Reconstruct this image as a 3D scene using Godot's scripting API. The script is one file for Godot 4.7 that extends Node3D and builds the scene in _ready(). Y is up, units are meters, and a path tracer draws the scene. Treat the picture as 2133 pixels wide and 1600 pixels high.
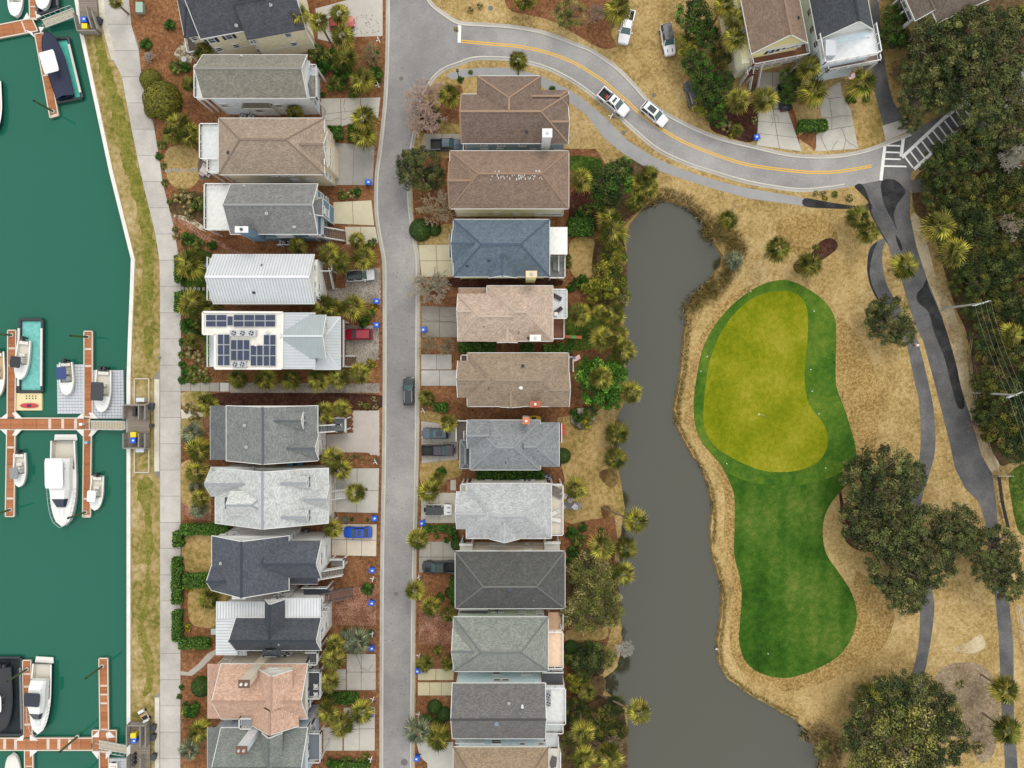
extends Node3D
# Drone view over a marina, two rows of beach houses, a pond and a putting green.
# Pixels of the photograph are turned into points on the ground (or at a known height) with P().
const EYE := 120.0
const FOCAL := 1479.0
const TILT := 0.0237
const K := 0.72   # photograph value to base colour
var rng := RandomNumberGenerator.new()
var mats := {}
var texs := {}
var names := {}
var anchors := []
var near_side := ""

func _ready():
	rng.seed = 7
	set_camera_and_light()
	make_textures()
	make_setting()
	make_houses()
	make_marina()
	make_vehicles()
	make_plants()
	make_small_things()

func set_camera_and_light():
	var cam := Camera3D.new(); cam.name = "camera"
	cam.fov = rad_to_deg(2.0 * atan(800.0 / FOCAL)); cam.near = 0.5; cam.far = 900.0
	add_child(cam)
	cam.transform = Transform3D(Basis(Vector3.RIGHT, Vector3(0, -sin(TILT), -cos(TILT)), Vector3(0, cos(TILT), -sin(TILT))), Vector3(0, EYE, 0))
	cam.current = true
	# an even overcast: cloud deck brightest overhead, with faint mottling
	var clouds := FastNoiseLite.new(); clouds.seed = 5; clouds.frequency = 0.012; clouds.fractal_octaves = 4
	var im := Image.create(512, 256, false, Image.FORMAT_RGB8)
	for y in 256:
		var up = maxf(0.0, cos(PI * y / 255.0))
		for x in 512:
			var a = TAU * x / 512.0
			var v = (0.84 + 0.12 * up) * (1.0 + 0.05 * clouds.get_noise_3d(cos(a) * 90 * sin(PI * y / 255.0), y, sin(a) * 90 * sin(PI * y / 255.0)))
			im.set_pixel(x, y, (Color(v * 0.975, v * 0.99, v) if y < 128 else Color(0.3, 0.3, 0.27)).linear_to_srgb())
	var sky := PanoramaSkyMaterial.new(); sky.panorama = ImageTexture.create_from_image(im)
	var env := Environment.new()
	env.background_mode = Environment.BG_SKY
	env.sky = Sky.new(); env.sky.sky_material = sky
	env.background_energy_multiplier = 1.0
	env.tonemap_mode = Environment.TONE_MAPPER_LINEAR
	env.tonemap_exposure = 1.44
	env.sdfgi_enabled = true; env.ssao_enabled = true; env.ssil_enabled = true
	var we := WorldEnvironment.new(); we.name = "world_environment"; we.environment = env; add_child(we)
	var sun := DirectionalLight3D.new(); sun.name = "sun"
	sun.light_energy = 0.3; sun.light_angular_distance = 26.0; sun.light_color = Color(1.0, 0.97, 0.92); sun.shadow_enabled = true
	add_child(sun)
	sun.look_at_from_position(Vector3(14, 60, -42), Vector3.ZERO)

# ---------------------------------------------------------------- places
func ray(px, py) -> Vector3:
	var a = (px - 1066.5) / FOCAL
	var b = (py - 800.0) / FOCAL
	return Vector3(a, sin(TILT) * b - cos(TILT), cos(TILT) * b + sin(TILT))
func P(px, py, h := 0.0) -> Vector3:
	var d = ray(px, py)
	return Vector3(0, EYE, 0) + d * ((h - EYE) / d.y)
func V(flat, h := 0.0) -> Array:     # [x, y, x, y ...] pixels -> points
	var out = []
	for i in range(0, flat.size(), 2): out.append(P(flat[i], flat[i + 1], h))
	return out
func smooth_line(pts, n := 5, closed := false) -> Array:
	var out = []
	var c = pts.size()
	for i in (c if closed else c - 1):
		var p0 = pts[(i - 1 + c) % c] if closed or i > 0 else pts[i]
		var p1 = pts[i]
		var p2 = pts[(i + 1) % c]
		var p3 = pts[(i + 2) % c] if closed or i + 2 < c else p2
		for k in n:
			var t = float(k) / n
			out.append(0.5 * ((2 * p1) + (p2 - p0) * t + (2 * p0 - 5 * p1 + 4 * p2 - p3) * t * t + (3 * p1 - p0 - 3 * p2 + p3) * t * t * t))
	if not closed: out.append(pts[c - 1])
	return out

# ---------------------------------------------------------------- colours and materials
func obs(r, g, b) -> Color:          # a base colour from 0..255 values
	var c = Color(r / 255.0, g / 255.0, b / 255.0).srgb_to_linear() * K
	c.a = 1.0
	return c
func lift(r, g, b, k) -> Color:       # makes up for the mean of the texture that multiplies it
	var c = obs(r, g, b) * k
	return Color(minf(c.r, 0.9), minf(c.g, 0.9), minf(c.b, 0.9)).linear_to_srgb()
func col(r, g, b) -> Color:
	return obs(r, g, b).linear_to_srgb()
func plain(r, g, b, rough := 0.7, metal := 0.0, spec := 0.5) -> StandardMaterial3D:
	var key = "%d_%d_%d_%.2f_%.2f" % [r, g, b, rough, metal]
	if not mats.has(key):
		var m := StandardMaterial3D.new()
		m.albedo_color = col(r, g, b); m.roughness = rough; m.metallic = metal; m.metallic_specular = spec
		mats[key] = m
	return mats[key]
func grainy(r, g, b, tex := "speck", tile := 6.0, rough := 0.85) -> StandardMaterial3D:
	var key = "%s_%d_%d_%d_%.1f" % [tex, r, g, b, tile]
	if not mats.has(key):
		var m := StandardMaterial3D.new()
		m.albedo_color = lift(r, g, b, 1.12); m.roughness = rough; m.metallic_specular = 0.3
		m.albedo_texture = texs[tex]; m.uv1_triplanar = true; m.uv1_world_triplanar = true
		m.uv1_scale = Vector3.ONE / tile
		mats[key] = m
	return mats[key]
func cover(key, tile, rough := 0.95) -> StandardMaterial3D:   # a ground cover whose texture holds its colours
	if not mats.has(key):
		var m := StandardMaterial3D.new()
		m.roughness = rough; m.metallic_specular = 0.2
		m.albedo_texture = texs[key]; m.uv1_triplanar = true; m.uv1_world_triplanar = true
		m.uv1_scale = Vector3.ONE / tile
		mats[key] = m
	return mats[key]
func shingle(r, g, b) -> StandardMaterial3D:
	var key = "shingle_%d_%d_%d" % [r, g, b]
	if not mats.has(key):
		var m := StandardMaterial3D.new()
		m.albedo_color = lift(r, g, b, 1.36); m.roughness = 0.95; m.metallic_specular = 0.2; m.albedo_texture = texs["shingle"]
		mats[key] = m
	return mats[key]
func leafy(key) -> StandardMaterial3D:
	if not mats.has(key):
		var m := StandardMaterial3D.new()
		m.vertex_color_use_as_albedo = true; m.roughness = 0.65; m.metallic_specular = 0.3
		m.backlight_enabled = true; m.backlight = Color(0.25, 0.25, 0.12)
		mats[key] = m
	return mats[key]

func noise_bytes(seed, freq, size, octaves) -> PackedByteArray:
	var n := FastNoiseLite.new()
	n.seed = seed; n.frequency = freq; n.noise_type = FastNoiseLite.TYPE_SIMPLEX_SMOOTH
	n.fractal_type = FastNoiseLite.FRACTAL_FBM; n.fractal_octaves = octaves
	var im = n.get_seamless_image(size, size, false, false, 0.1, true)
	im.convert(Image.FORMAT_L8)
	return im.get_data()
# layers: [seed, frequency, weight, octaves]; speck: weight of per-pixel noise; stops: [t, r, g, b] as photograph values
func ramp_tex(key, size, layers, speck, stops, contrast := 1.0, stripes := 0, stripe_weight := 0.0):
	var data = []
	var weights = []
	var total = speck
	for l in layers:
		data.append(noise_bytes(l[0], l[1], size, l[3])); weights.append(l[2]); total += l[2]
	var lut = PackedByteArray(); lut.resize(768)
	for i in 256:
		var t = clampf((i / 255.0 - 0.5) * contrast + 0.5, 0.0, 1.0)
		var k = 0
		while k < stops.size() - 2 and t > stops[k + 1][0]: k += 1
		var a = stops[k]; var b = stops[k + 1]
		var u = clampf((t - a[0]) / (b[0] - a[0]), 0, 1)
		var c = col(lerpf(a[1], b[1], u), lerpf(a[2], b[2], u), lerpf(a[3], b[3], u))
		lut[i * 3] = int(c.r * 255); lut[i * 3 + 1] = int(c.g * 255); lut[i * 3 + 2] = int(c.b * 255)
	var rnd := RandomNumberGenerator.new(); rnd.seed = hash(key)
	var out = PackedByteArray(); out.resize(size * size * 3)
	var nl = data.size()
	for i in size * size:
		var v = rnd.randf() * 255.0 * speck
		for k in nl: v += data[k][i] * weights[k]
		if stripes: v += stripe_weight * 255.0 * sin(TAU * stripes * (i % size) / size)
		var j = clampi(int(v / total), 0, 255) * 3
		var o = i * 3
		out[o] = lut[j]; out[o + 1] = lut[j + 1]; out[o + 2] = lut[j + 2]
	var im = Image.create_from_data(size, size, false, Image.FORMAT_RGB8, out)
	texs[key] = ImageTexture.create_from_image(im)
func grey_tex(key, size, layers, speck, lo, hi, contrast := 1.0):   # multiplies a base colour
	var keep = lo
	var data = []
	var total = speck
	for l in layers:
		data.append(noise_bytes(l[0], l[1], size, l[3])); total += l[2]
	var rnd := RandomNumberGenerator.new(); rnd.seed = hash(key)
	var out = PackedByteArray(); out.resize(size * size)
	for i in size * size:
		var v = rnd.randf() * 255.0 * speck
		for k in data.size(): v += data[k][i] * layers[k][2]
		var t = clampf((v / total / 255.0 - 0.5) * contrast + 0.5, 0, 1)
		out[i] = int(255 * lerpf(keep, hi, t))
	texs[key] = ImageTexture.create_from_image(Image.create_from_data(size, size, false, Image.FORMAT_L8, out))
func make_textures():
	# dormant golf rough
	ramp_tex("tan_grass", 1024, [[1, 0.006, 0.7, 4], [2, 0.03, 0.6, 3], [3, 0.12, 0.8, 2]], 0.8, [[0.0, 118, 102, 62], [0.3, 158, 132, 82], [0.5, 184, 156, 102], [0.7, 200, 174, 122], [1.0, 218, 196, 152]], 1.6)
	ramp_tex("rough_band", 512, [[4, 0.02, 0.4, 3], [5, 0.15, 0.8, 2]], 0.7, [[0.0, 110, 88, 48], [0.45, 164, 134, 80], [1.0, 206, 178, 124]], 1.7)
	ramp_tex("lawn_tan", 512, [[6, 0.012, 0.7, 4], [7, 0.09, 0.7, 2]], 0.6, [[0.0, 108, 104, 50], [0.35, 160, 135, 80], [0.6, 190, 160, 105], [1.0, 210, 184, 134]], 1.5)
	ramp_tex("strip_grass", 512, [[8, 0.01, 0.9, 3], [9, 0.08, 0.9, 2]], 0.5, [[0.0, 96, 100, 40], [0.3, 142, 130, 70], [0.5, 166, 146, 94], [0.75, 186, 164, 118], [1.0, 206, 188, 150]], 1.6)
	ramp_tex("green_band", 256, [[50, 0.03, 0.7, 3], [51, 0.12, 0.6, 2]], 0.7, [[0.0, 88, 98, 34], [0.5, 132, 128, 58], [1.0, 172, 154, 98]], 1.7)
	ramp_tex("green_lawn", 512, [[10, 0.02, 0.6, 3], [11, 0.12, 0.6, 2]], 0.6, [[0.0, 36, 60, 20], [0.5, 74, 96, 36], [1.0, 130, 138, 62]], 1.8)
	ramp_tex("pine_straw", 512, [[12, 0.015, 0.5, 3], [13, 0.1, 0.7, 3]], 0.9, [[0.0, 84, 56, 38], [0.4, 132, 90, 60], [0.7, 156, 110, 76], [1.0, 192, 148, 108]], 1.5)
	ramp_tex("dark_mulch", 512, [[14, 0.03, 0.5, 3], [15, 0.12, 0.6, 2]], 0.9, [[0.0, 48, 28, 24], [0.6, 88, 58, 48], [1.0, 132, 98, 78]], 1.3)
	ramp_tex("forest_floor", 512, [[16, 0.02, 0.7, 3], [17, 0.12, 0.6, 2]], 0.7, [[0.0, 52, 42, 26], [0.5, 100, 80, 56], [1.0, 150, 126, 96]], 1.3)
	ramp_tex("sand", 512, [[18, 0.012, 0.9, 4], [19, 0.1, 0.4, 2]], 0.5, [[0.0, 150, 128, 92], [0.4, 196, 176, 138], [1.0, 224, 208, 178]], 2.0)
	ramp_tex("asphalt", 1024, [[20, 0.004, 0.9, 4], [21, 0.03, 0.3, 3]], 0.45, [[0.0, 142, 140, 139], [0.5, 163, 160, 158], [1.0, 184, 181, 177]], 1.9)
	ramp_tex("dark_asphalt", 512, [[22, 0.01, 0.9, 4], [23, 0.05, 0.4, 3]], 0.5, [[0.0, 88, 88, 89], [0.5, 108, 107, 107], [1.0, 132, 130, 127]], 1.9)
	ramp_tex("wet_asphalt", 256, [[24, 0.03, 0.7, 3]], 0.5, [[0.0, 44, 44, 46], [0.6, 62, 62, 63], [1.0, 84, 84, 84]], 1.6)
	ramp_tex("fairway", 512, [[25, 0.006, 0.9, 3], [26, 0.07, 0.5, 2]], 0.5, [[0.0, 36, 70, 18], [0.4, 58, 96, 26], [0.7, 80, 110, 38], [1.0, 114, 126, 58]], 1.5, 15, 0.09)
	ramp_tex("collar", 512, [[27, 0.01, 0.9, 3], [28, 0.07, 0.5, 2]], 0.5, [[0.0, 42, 84, 26], [0.5, 78, 112, 34], [1.0, 120, 136, 50]], 1.5)
	ramp_tex("putting", 512, [[29, 0.01, 0.8, 4], [30, 0.08, 0.4, 2]], 0.45, [[0.0, 104, 118, 12], [0.5, 134, 138, 22], [1.0, 164, 156, 56]], 1.8)
	ramp_tex("pavers", 256, [[31, 0.02, 0.5, 2]], 0.8, [[0.0, 120, 108, 96], [0.5, 168, 158, 146], [1.0, 205, 196, 184]], 1.7)
	ramp_tex("brick_pavers", 256, [[32, 0.03, 0.5, 2]], 0.9, [[0.0, 104, 62, 48], [0.5, 158, 112, 90], [1.0, 200, 160, 134]], 1.7)
	ramp_tex("pebbles", 256, [[33, 0.08, 0.7, 2]], 1.0, [[0.0, 104, 92, 72], [0.5, 176, 162, 136], [1.0, 226, 216, 196]], 1.9)
	ramp_tex("litter", 512, [[52, 0.02, 0.7, 3], [53, 0.12, 0.6, 2]], 0.8, [[0.0, 104, 90, 70], [0.5, 156, 136, 110], [1.0, 194, 176, 150]], 1.6)
	grey_tex("concrete", 512, [[34, 0.006, 0.8, 4], [35, 0.05, 0.5, 4]], 0.45, 0.90, 1.0, 1.6)
	grey_tex("stained", 512, [[36, 0.008, 1.0, 4], [37, 0.05, 0.4, 4]], 0.4, 0.84, 1.0, 1.8)
	grey_tex("speck", 256, [[38, 0.03, 0.3, 3]], 1.0, 0.88, 1.0)
	grey_tex("weather", 256, [[39, 0.02, 1.0, 4]], 0.5, 0.92, 1.0, 1.6)
	shingle_tex(); wood_tex(); solar_tex()
func shingle_tex():
	# courses of tabs of uneven tone; 512 px = 9 m across, 9 m up the slope
	var n = 512
	var blot = noise_bytes(40, 0.008, n, 4)
	var rnd := RandomNumberGenerator.new(); rnd.seed = 40
	var out = PackedByteArray(); out.resize(n * n)
	var course = 8
	for r in n / course:
		var shift = rnd.randi() % 16
		var tone = []
		for k in 40: tone.append(rnd.randf_range(0.83, 1.0))
		for y in course:
			for x in n:
				var t = tone[((x + shift) % n) / 14] * (0.88 if y == 0 else 1.0) * (0.92 + 0.08 * blot[(r * course + y) * n + x] / 255.0) * rnd.randf_range(0.95, 1.0)
				out[(r * course + y) * n + x] = int(255 * clampf(t, 0, 1))
	texs["shingle"] = ImageTexture.create_from_image(Image.create_from_data(n, n, false, Image.FORMAT_L8, out))
func wood_tex():
	# boards running along v, 8 to a tile
	var n = 256
	var rnd := RandomNumberGenerator.new(); rnd.seed = 41
	var blot = noise_bytes(42, 0.02, n, 3)
	var out = PackedByteArray(); out.resize(n * n)
	for b in 16:
		var tone = rnd.randf_range(0.9, 1.0)
		for y in 16:
			for x in n:
				var t = tone * (0.86 if y == 0 else 1.0) * (0.9 + 0.1 * blot[(b * 16 + y) * n + x] / 255.0) * rnd.randf_range(0.94, 1.0)
				out[(b * 16 + y) * n + x] = int(255 * t)
	texs["boards"] = ImageTexture.create_from_image(Image.create_from_data(n, n, false, Image.FORMAT_L8, out))
func solar_tex():
	var im = Image.create(96, 160, false, Image.FORMAT_RGB8)
	var rnd := RandomNumberGenerator.new(); rnd.seed = 43
	im.fill(col(104, 112, 126))
	for i in 6:
		for j in 10:
			var d = rnd.randf_range(0.85, 1.15)
			im.fill_rect(Rect2i(i * 16 + 2, j * 16 + 2, 12, 12), col(36 * d, 44 * d, 72 * d))
	texs["solar"] = ImageTexture.create_from_image(im)

# ---------------------------------------------------------------- shapes
func mb() -> SurfaceTool:
	var s := SurfaceTool.new()
	s.begin(Mesh.PRIMITIVE_TRIANGLES)
	s.set_smooth_group(-1)
	return s
func tri(s, a, b, c):
	s.add_vertex(a); s.add_vertex(b); s.add_vertex(c)
func quad(s, a, b, c, d):
	tri(s, a, b, c); tri(s, a, c, d)
func quad_uv(s, a, b, c, d, u):
	s.set_uv(u[0]); s.add_vertex(a); s.set_uv(u[1]); s.add_vertex(b); s.set_uv(u[2]); s.add_vertex(c)
	s.set_uv(u[0]); s.add_vertex(a); s.set_uv(u[2]); s.add_vertex(c); s.set_uv(u[3]); s.add_vertex(d)
func box_at(s, t: Transform3D, size: Vector3):       # centred box
	var h = size / 2
	var v = []
	for i in 8: v.append(t * Vector3(h.x if i & 1 else -h.x, h.y if i & 2 else -h.y, h.z if i & 4 else -h.z))
	for f in [[2, 3, 7, 6], [0, 4, 5, 1], [0, 1, 3, 2], [5, 4, 6, 7], [4, 0, 2, 6], [1, 5, 7, 3]]: quad(s, v[f[3]], v[f[2]], v[f[1]], v[f[0]])
func bx(s, a: Vector3, b: Vector3):                   # box between two corners
	box_at(s, Transform3D(Basis.IDENTITY, (a + b) / 2), (b - a).abs())
func turned(at, ang) -> Transform3D:                  # x axis turned from +x towards +z
	return Transform3D(Basis(Vector3(cos(ang), 0, sin(ang)), Vector3.UP, Vector3(-sin(ang), 0, cos(ang))), at)
func tube(s, a: Vector3, b: Vector3, r0, r1, n := 8, caps := true):
	var d = (b - a).normalized()
	var u = d.cross(Vector3.UP if absf(d.y) < 0.9 else Vector3.RIGHT).normalized()
	var w = d.cross(u)
	for i in n:
		var t0 = TAU * i / n; var t1 = TAU * (i + 1) / n
		var e0 = u * cos(t0) + w * sin(t0); var e1 = u * cos(t1) + w * sin(t1)
		quad(s, a + e0 * r0, a + e1 * r0, b + e1 * r1, b + e0 * r1)
		if caps:
			tri(s, b, b + e0 * r1, b + e1 * r1)
			tri(s, a, a + e1 * r0, a + e0 * r0)
func beam(s, a: Vector3, b: Vector3, w, h):           # rectangular bar
	var d = b - a
	var x = d.normalized()
	var up = Vector3.UP if absf(x.y) < 0.95 else Vector3.RIGHT
	var z = x.cross(up).normalized()
	box_at(s, Transform3D(Basis(x, z.cross(x), z), (a + b) / 2), Vector3(d.length(), h, w))
func flat_poly(s, pts, y):                            # horizontal sheet
	var p2 = PackedVector2Array()
	for p in pts: p2.append(Vector2(p.x, p.z))
	var idx = Geometry2D.triangulate_polygon(p2)
	for i in range(0, idx.size(), 3):
		var a = p2[idx[i]]; var b = p2[idx[i + 1]]; var c = p2[idx[i + 2]]
		if (b - a).cross(c - a) < 0: var q = b; b = c; c = q
		tri(s, Vector3(a.x, y, a.y), Vector3(b.x, y, b.y), Vector3(c.x, y, c.y))
func prism(s, pts, y0, y1):                           # upright prism over an outline
	flat_poly(s, pts, y1)
	flat_poly(s, pts, y0)
	for i in pts.size():
		var a = pts[i]; var b = pts[(i + 1) % pts.size()]
		quad(s, Vector3(a.x, y0, a.z), Vector3(b.x, y0, b.z), Vector3(b.x, y1, b.z), Vector3(a.x, y1, a.z))
func offset_line(line, o) -> Array:                    # shift an open line sideways, + is to the right of travel seen from above
	var out = []
	var n = line.size()
	for i in n:
		var d = (line[mini(i + 1, n - 1)] - line[maxi(i - 1, 0)])
		d.y = 0
		d = d.normalized()
		out.append(line[i] + Vector3(-d.z, 0, d.x) * o)
	return out
func ribbon(s, line, o0, o1, y0, y1):                  # raised band beside a line
	var a = offset_line(line, o0); var b = offset_line(line, o1)
	for i in line.size() - 1:
		var p = [Vector3(a[i].x, y1, a[i].z), Vector3(a[i + 1].x, y1, a[i + 1].z), Vector3(b[i + 1].x, y1, b[i + 1].z), Vector3(b[i].x, y1, b[i].z)]
		quad(s, p[0], p[1], p[2], p[3])
		if y1 > y0:
			var dn = Vector3(0, y0 - y1, 0)
			quad(s, p[0], p[0] + dn, p[1] + dn, p[1]); quad(s, p[3], p[2], p[2] + dn, p[3] + dn)
func ball(s, c, r, n := 8, squash := 1.0):
	for i in n / 2:
		var a0 = PI * i / (n / 2) - PI / 2; var a1 = PI * (i + 1) / (n / 2) - PI / 2
		for j in n:
			var b0 = TAU * j / n; var b1 = TAU * (j + 1) / n
			var f = [Vector3(cos(a0) * cos(b0), sin(a0) * squash, cos(a0) * sin(b0)), Vector3(cos(a0) * cos(b1), sin(a0) * squash, cos(a0) * sin(b1)), Vector3(cos(a1) * cos(b1), sin(a1) * squash, cos(a1) * sin(b1)), Vector3(cos(a1) * cos(b0), sin(a1) * squash, cos(a1) * sin(b0))]
			quad(s, c + f[0] * r, c + f[1] * r, c + f[2] * r, c + f[3] * r)

# ---------------------------------------------------------------- objects
func numbered(called) -> String:
	names[called] = names.get(called, -1) + 1
	return called if names[called] == 0 else "%s_%03d" % [called, names[called]]
func tag(o, label, category, group := ""):
	o.set_meta("label", label); o.set_meta("category", category)
	if group: o.set_meta("group", group)
	return o
func thing(called, label, category, at := Vector3.ZERO, turn := 0.0, group := "") -> Node3D:
	var o := Node3D.new(); o.name = numbered(called); add_child(o)
	o.position = at; o.rotation.y = -turn
	return tag(o, label, category, group)
# commits a mesh; under a thing, vertices are in the thing's axes unless world is set (then the thing must be unturned)
func obj(called, s: SurfaceTool, m: Material, parent = null, world := false) -> MeshInstance3D:
	s.generate_normals()
	var o := MeshInstance3D.new()
	o.mesh = s.commit()
	o.material_override = m
	if parent == null:
		o.name = numbered(called); add_child(o)
	else:
		o.name = called; parent.add_child(o, true)
		if world:
			var q = parent
			while q != self:
				o.position -= q.position; q = q.get_parent()
	return o
func part(called, mesh: Mesh, m: Material, parent, t: Transform3D) -> MeshInstance3D:
	var o := MeshInstance3D.new(); o.mesh = mesh; o.material_override = m; o.name = called
	parent.add_child(o, true); o.transform = t
	return o
func structure(called, s, m, parent = null) -> MeshInstance3D:
	var o = obj(called, s, m, parent)
	if parent == null: o.set_meta("kind", "structure")
	return o
func copy_of(o, called) -> Node3D:
	var c = o.duplicate(); c.name = numbered(called); add_child(c)
	return c
func near(p: Vector3) -> String:
	var best = 1e9
	var word = ""
	var side = ""
	for a in anchors:
		var d = Vector2(maxf(absf(p.x - a[0].x) - a[2], 0), maxf(absf(p.z - a[0].z) - a[3], 0)).length()
		if d < best:
			best = d; word = a[1]; side = ""
			if a[1].find("house") >= 0 and p.z > -50: side = ("promenade side of " if p.x < a[0].x else "street side of ") if a[0].x < -20 else ("street side of " if p.x < a[0].x else "pond side of ")
	near_side = side
	return word

# ================================================================ the setting
const SHORE_R := [1342,428, 1362,418, 1382,412, 1405,419, 1427,428, 1441,432, 1457,450, 1475,466, 1481,486, 1493,515, 1508,531, 1506,547, 1493,565, 1484,587, 1450,621, 1429,648, 1432,662, 1425,707, 1421,757, 1416,797, 1409,836, 1405,854, 1409,883, 1423,914, 1443,948, 1459,967, 1477,1014, 1486,1052, 1480,1109, 1484,1147, 1495,1192, 1506,1228, 1504,1277, 1495,1339, 1499,1379, 1515,1413, 1562,1447, 1607,1472, 1660,1501, 1682,1523, 1705,1544, 1714,1566, 1712,1640, 1720,2000]
const SHORE_L := [1330,2000, 1299,1640, 1301,1590, 1304,1540, 1306,1475, 1262,1446, 1258,1415, 1286,1390, 1296,1340, 1290,1270, 1283,1221, 1290,1150, 1293,1109, 1299,1070, 1297,1030, 1287,985, 1284,960, 1277,921, 1284,867, 1300,838, 1306,800, 1301,748, 1297,674, 1292,630, 1296,576, 1304,530, 1301,497, 1313,464, 1328,446]
const WALL_LINE := [150,-60, 171,74, 232,360, 277,540, 275,600, 271,700, 268,790, 268,1640]
func sheet(called, flat, m, y, smooth := 0, parent = null) -> MeshInstance3D:
	var pts = V(flat)
	if smooth > 0: pts = smooth_line(pts, smooth, true)
	var s = mb(); flat_poly(s, pts, y)
	return structure(called, s, m, parent)
func jitter(line, amount, step) -> Array:
	var out = []
	for i in line.size() - 1:
		var n = maxi(1, int((line[i + 1] - line[i]).length() / step))
		for k in n: out.append(line[i].lerp(line[i + 1], float(k) / n) + Vector3(rng.randf_range(-amount, amount), 0, rng.randf_range(-amount, amount)))
	out.append(line[-1])
	return out
func make_setting():
	# ---- water
	var s = mb(); flat_poly(s, [Vector3(-330, 0, -330), Vector3(-40, 0, -330), Vector3(-40, 0, 330), Vector3(-330, 0, 330)], -1.7)
	var w := StandardMaterial3D.new()
	w.albedo_color = col(32, 104, 84); w.roughness = 0.06; w.metallic_specular = 0.35
	w.normal_enabled = true; w.normal_texture = ripple(61); w.normal_scale = 0.02; w.uv1_triplanar = true; w.uv1_world_triplanar = true; w.uv1_scale = Vector3.ONE / 14.0
	structure("marina_water", s, w)
	s = mb(); flat_poly(s, [Vector3(10, 0, -40), Vector3(70, 0, -40), Vector3(70, 0, 150), Vector3(10, 0, 150)], -0.6)
	var w2 := StandardMaterial3D.new()
	w2.albedo_color = col(68, 68, 52); w2.roughness = 0.05; w2.metallic_specular = 0.6
	w2.normal_enabled = true; w2.normal_texture = ripple(62); w2.normal_scale = 0.012; w2.uv1_triplanar = true; w2.uv1_world_triplanar = true; w2.uv1_scale = Vector3.ONE / 11.0
	structure("pond_water", s, w2)
	# ---- ground with the pond cut out of it
	var right = jitter(V(SHORE_R), 0.12, 0.6); var left = jitter(V(SHORE_L), 0.15, 0.8)
	var wall = V(WALL_LINE)
	var outline = [Vector3(wall[0].x, 0, -320)] + wall + [Vector3(wall[-1].x, 0, 320), Vector3(left[0].x, 0, 320)] + left + right + [Vector3(right[-1].x, 0, 320), Vector3(330, 0, 320), Vector3(330, 0, -320)]
	s = mb(); flat_poly(s, outline, 0.0)
	structure("ground", s, cover("tan_grass", 100.0))
	# banks of the pond
	s = mb()
	var rim = left + right
	var low = offset_line(rim, 0.3)
	for i in rim.size() - 1:
		quad(s, rim[i], rim[i + 1], Vector3(low[i + 1].x, -0.9, low[i + 1].z), Vector3(low[i].x, -0.9, low[i].z))
	structure("pond_bank", s, cover("rough_band", 50.0))
	# ---- seawall
	var sw = thing("seawall", "white concrete seawall capping the edge of the green marina water", "seawall", Vector3(wall[4].x, 0, wall[4].z))
	for i in wall.size() - 1:
		s = mb(); prism(s, [wall[i] + Vector3(-0.3, 0, 0), wall[i + 1] + Vector3(-0.3, 0, 0), wall[i + 1] + Vector3(0.35, 0, 0), wall[i] + Vector3(0.35, 0, 0)], 0.01, 0.14)
		obj("cap", s, grainy(238, 236, 228, "concrete", 9.0), sw, true)
		s = mb(); prism(s, [wall[i] + Vector3(-0.1, 0, 0), wall[i + 1] + Vector3(-0.1, 0, 0), wall[i + 1] + Vector3(0.2, 0, 0), wall[i] + Vector3(0.2, 0, 0)], -4.0, 0.0)
		obj("wall_face", s, grainy(170, 168, 160, "stained", 5.0), sw, true)
	# ---- grass strip and promenade
	sheet("grass_strip", [155,-60, 178,74, 238,360, 283,540, 281,600, 277,700, 274,790, 274,1640, 321,1640, 321,1452, 333,1440, 333,998, 320,985, 320,785, 333,770, 333,600, 331,520, 292,360, 274,270, 249,137, 231,126, 206,29, 200,-60], cover("strip_grass", 50.0), 0.004)
	for b in [[192,70, 208,66, 226,124, 250,196, 266,262, 282,330, 302,400, 318,480, 323,540, 320,600, 316,656, 300,650, 294,600, 298,545, 294,490, 278,420, 256,340, 240,270, 224,214, 204,130], [296,690, 312,684, 318,720, 310,756, 300,740], [290,1000, 306,994, 318,1010, 312,1070, 320,1130, 310,1196, 314,1240, 300,1250, 306,1190, 296,1140, 302,1080, 288,1040], [292,1262, 308,1256, 300,1310, 318,1370, 312,1440, 300,1450, 306,1400, 290,1330]]:
		var ln = V(b); ln.append(ln[0]); ln = jitter(smooth_line(ln, 4), 0.34, 0.5); ln.pop_back()
		var sb = mb(); flat_poly(sb, ln, 0.008); structure("green_band", sb, cover("green_band", 22.0))
	var prom = sheet("promenade", [200,-60, 206,29, 231,126, 249,137, 274,270, 292,360, 331,520, 333,600, 333,770, 320,785, 320,985, 333,998, 333,1440, 321,1452, 321,1640, 376,1640, 376,1397, 377,860, 377,594, 371,522, 360,455, 340,396, 337,358, 319,252, 299,196, 288,90, 274,54, 269,0, 262,-60], grainy(150, 146, 138, "stained", 12.0), 0.006)
	# slabs between the joints
	var lx = [[-60, 200], [29, 206], [126, 231], [137, 249], [270, 274], [360, 292], [520, 331], [600, 333], [1640, 333]]
	var rx = [[-60, 262], [0, 269], [54, 274], [90, 288], [196, 299], [252, 319], [358, 337], [396, 340], [455, 360], [522, 371], [594, 377], [1640, 376]]
	var y = -58.0
	while y < 1630:
		var y1 = minf(y + 54.6, 1638)
		var tone = rng.randi_range(-6, 6)
		s = mb(); prism(s, V([at_y(lx, y) + 0.6, y, at_y(rx, y) - 0.6, y, at_y(rx, y1) - 0.6, y1 - 0.9, at_y(lx, y1) + 0.6, y1 - 0.9]), 0.007, 0.035)
		obj("slab", s, grainy(202 + tone, 196 + tone, 188 + tone, "stained", 45.0), prom)
		y = y1
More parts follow.
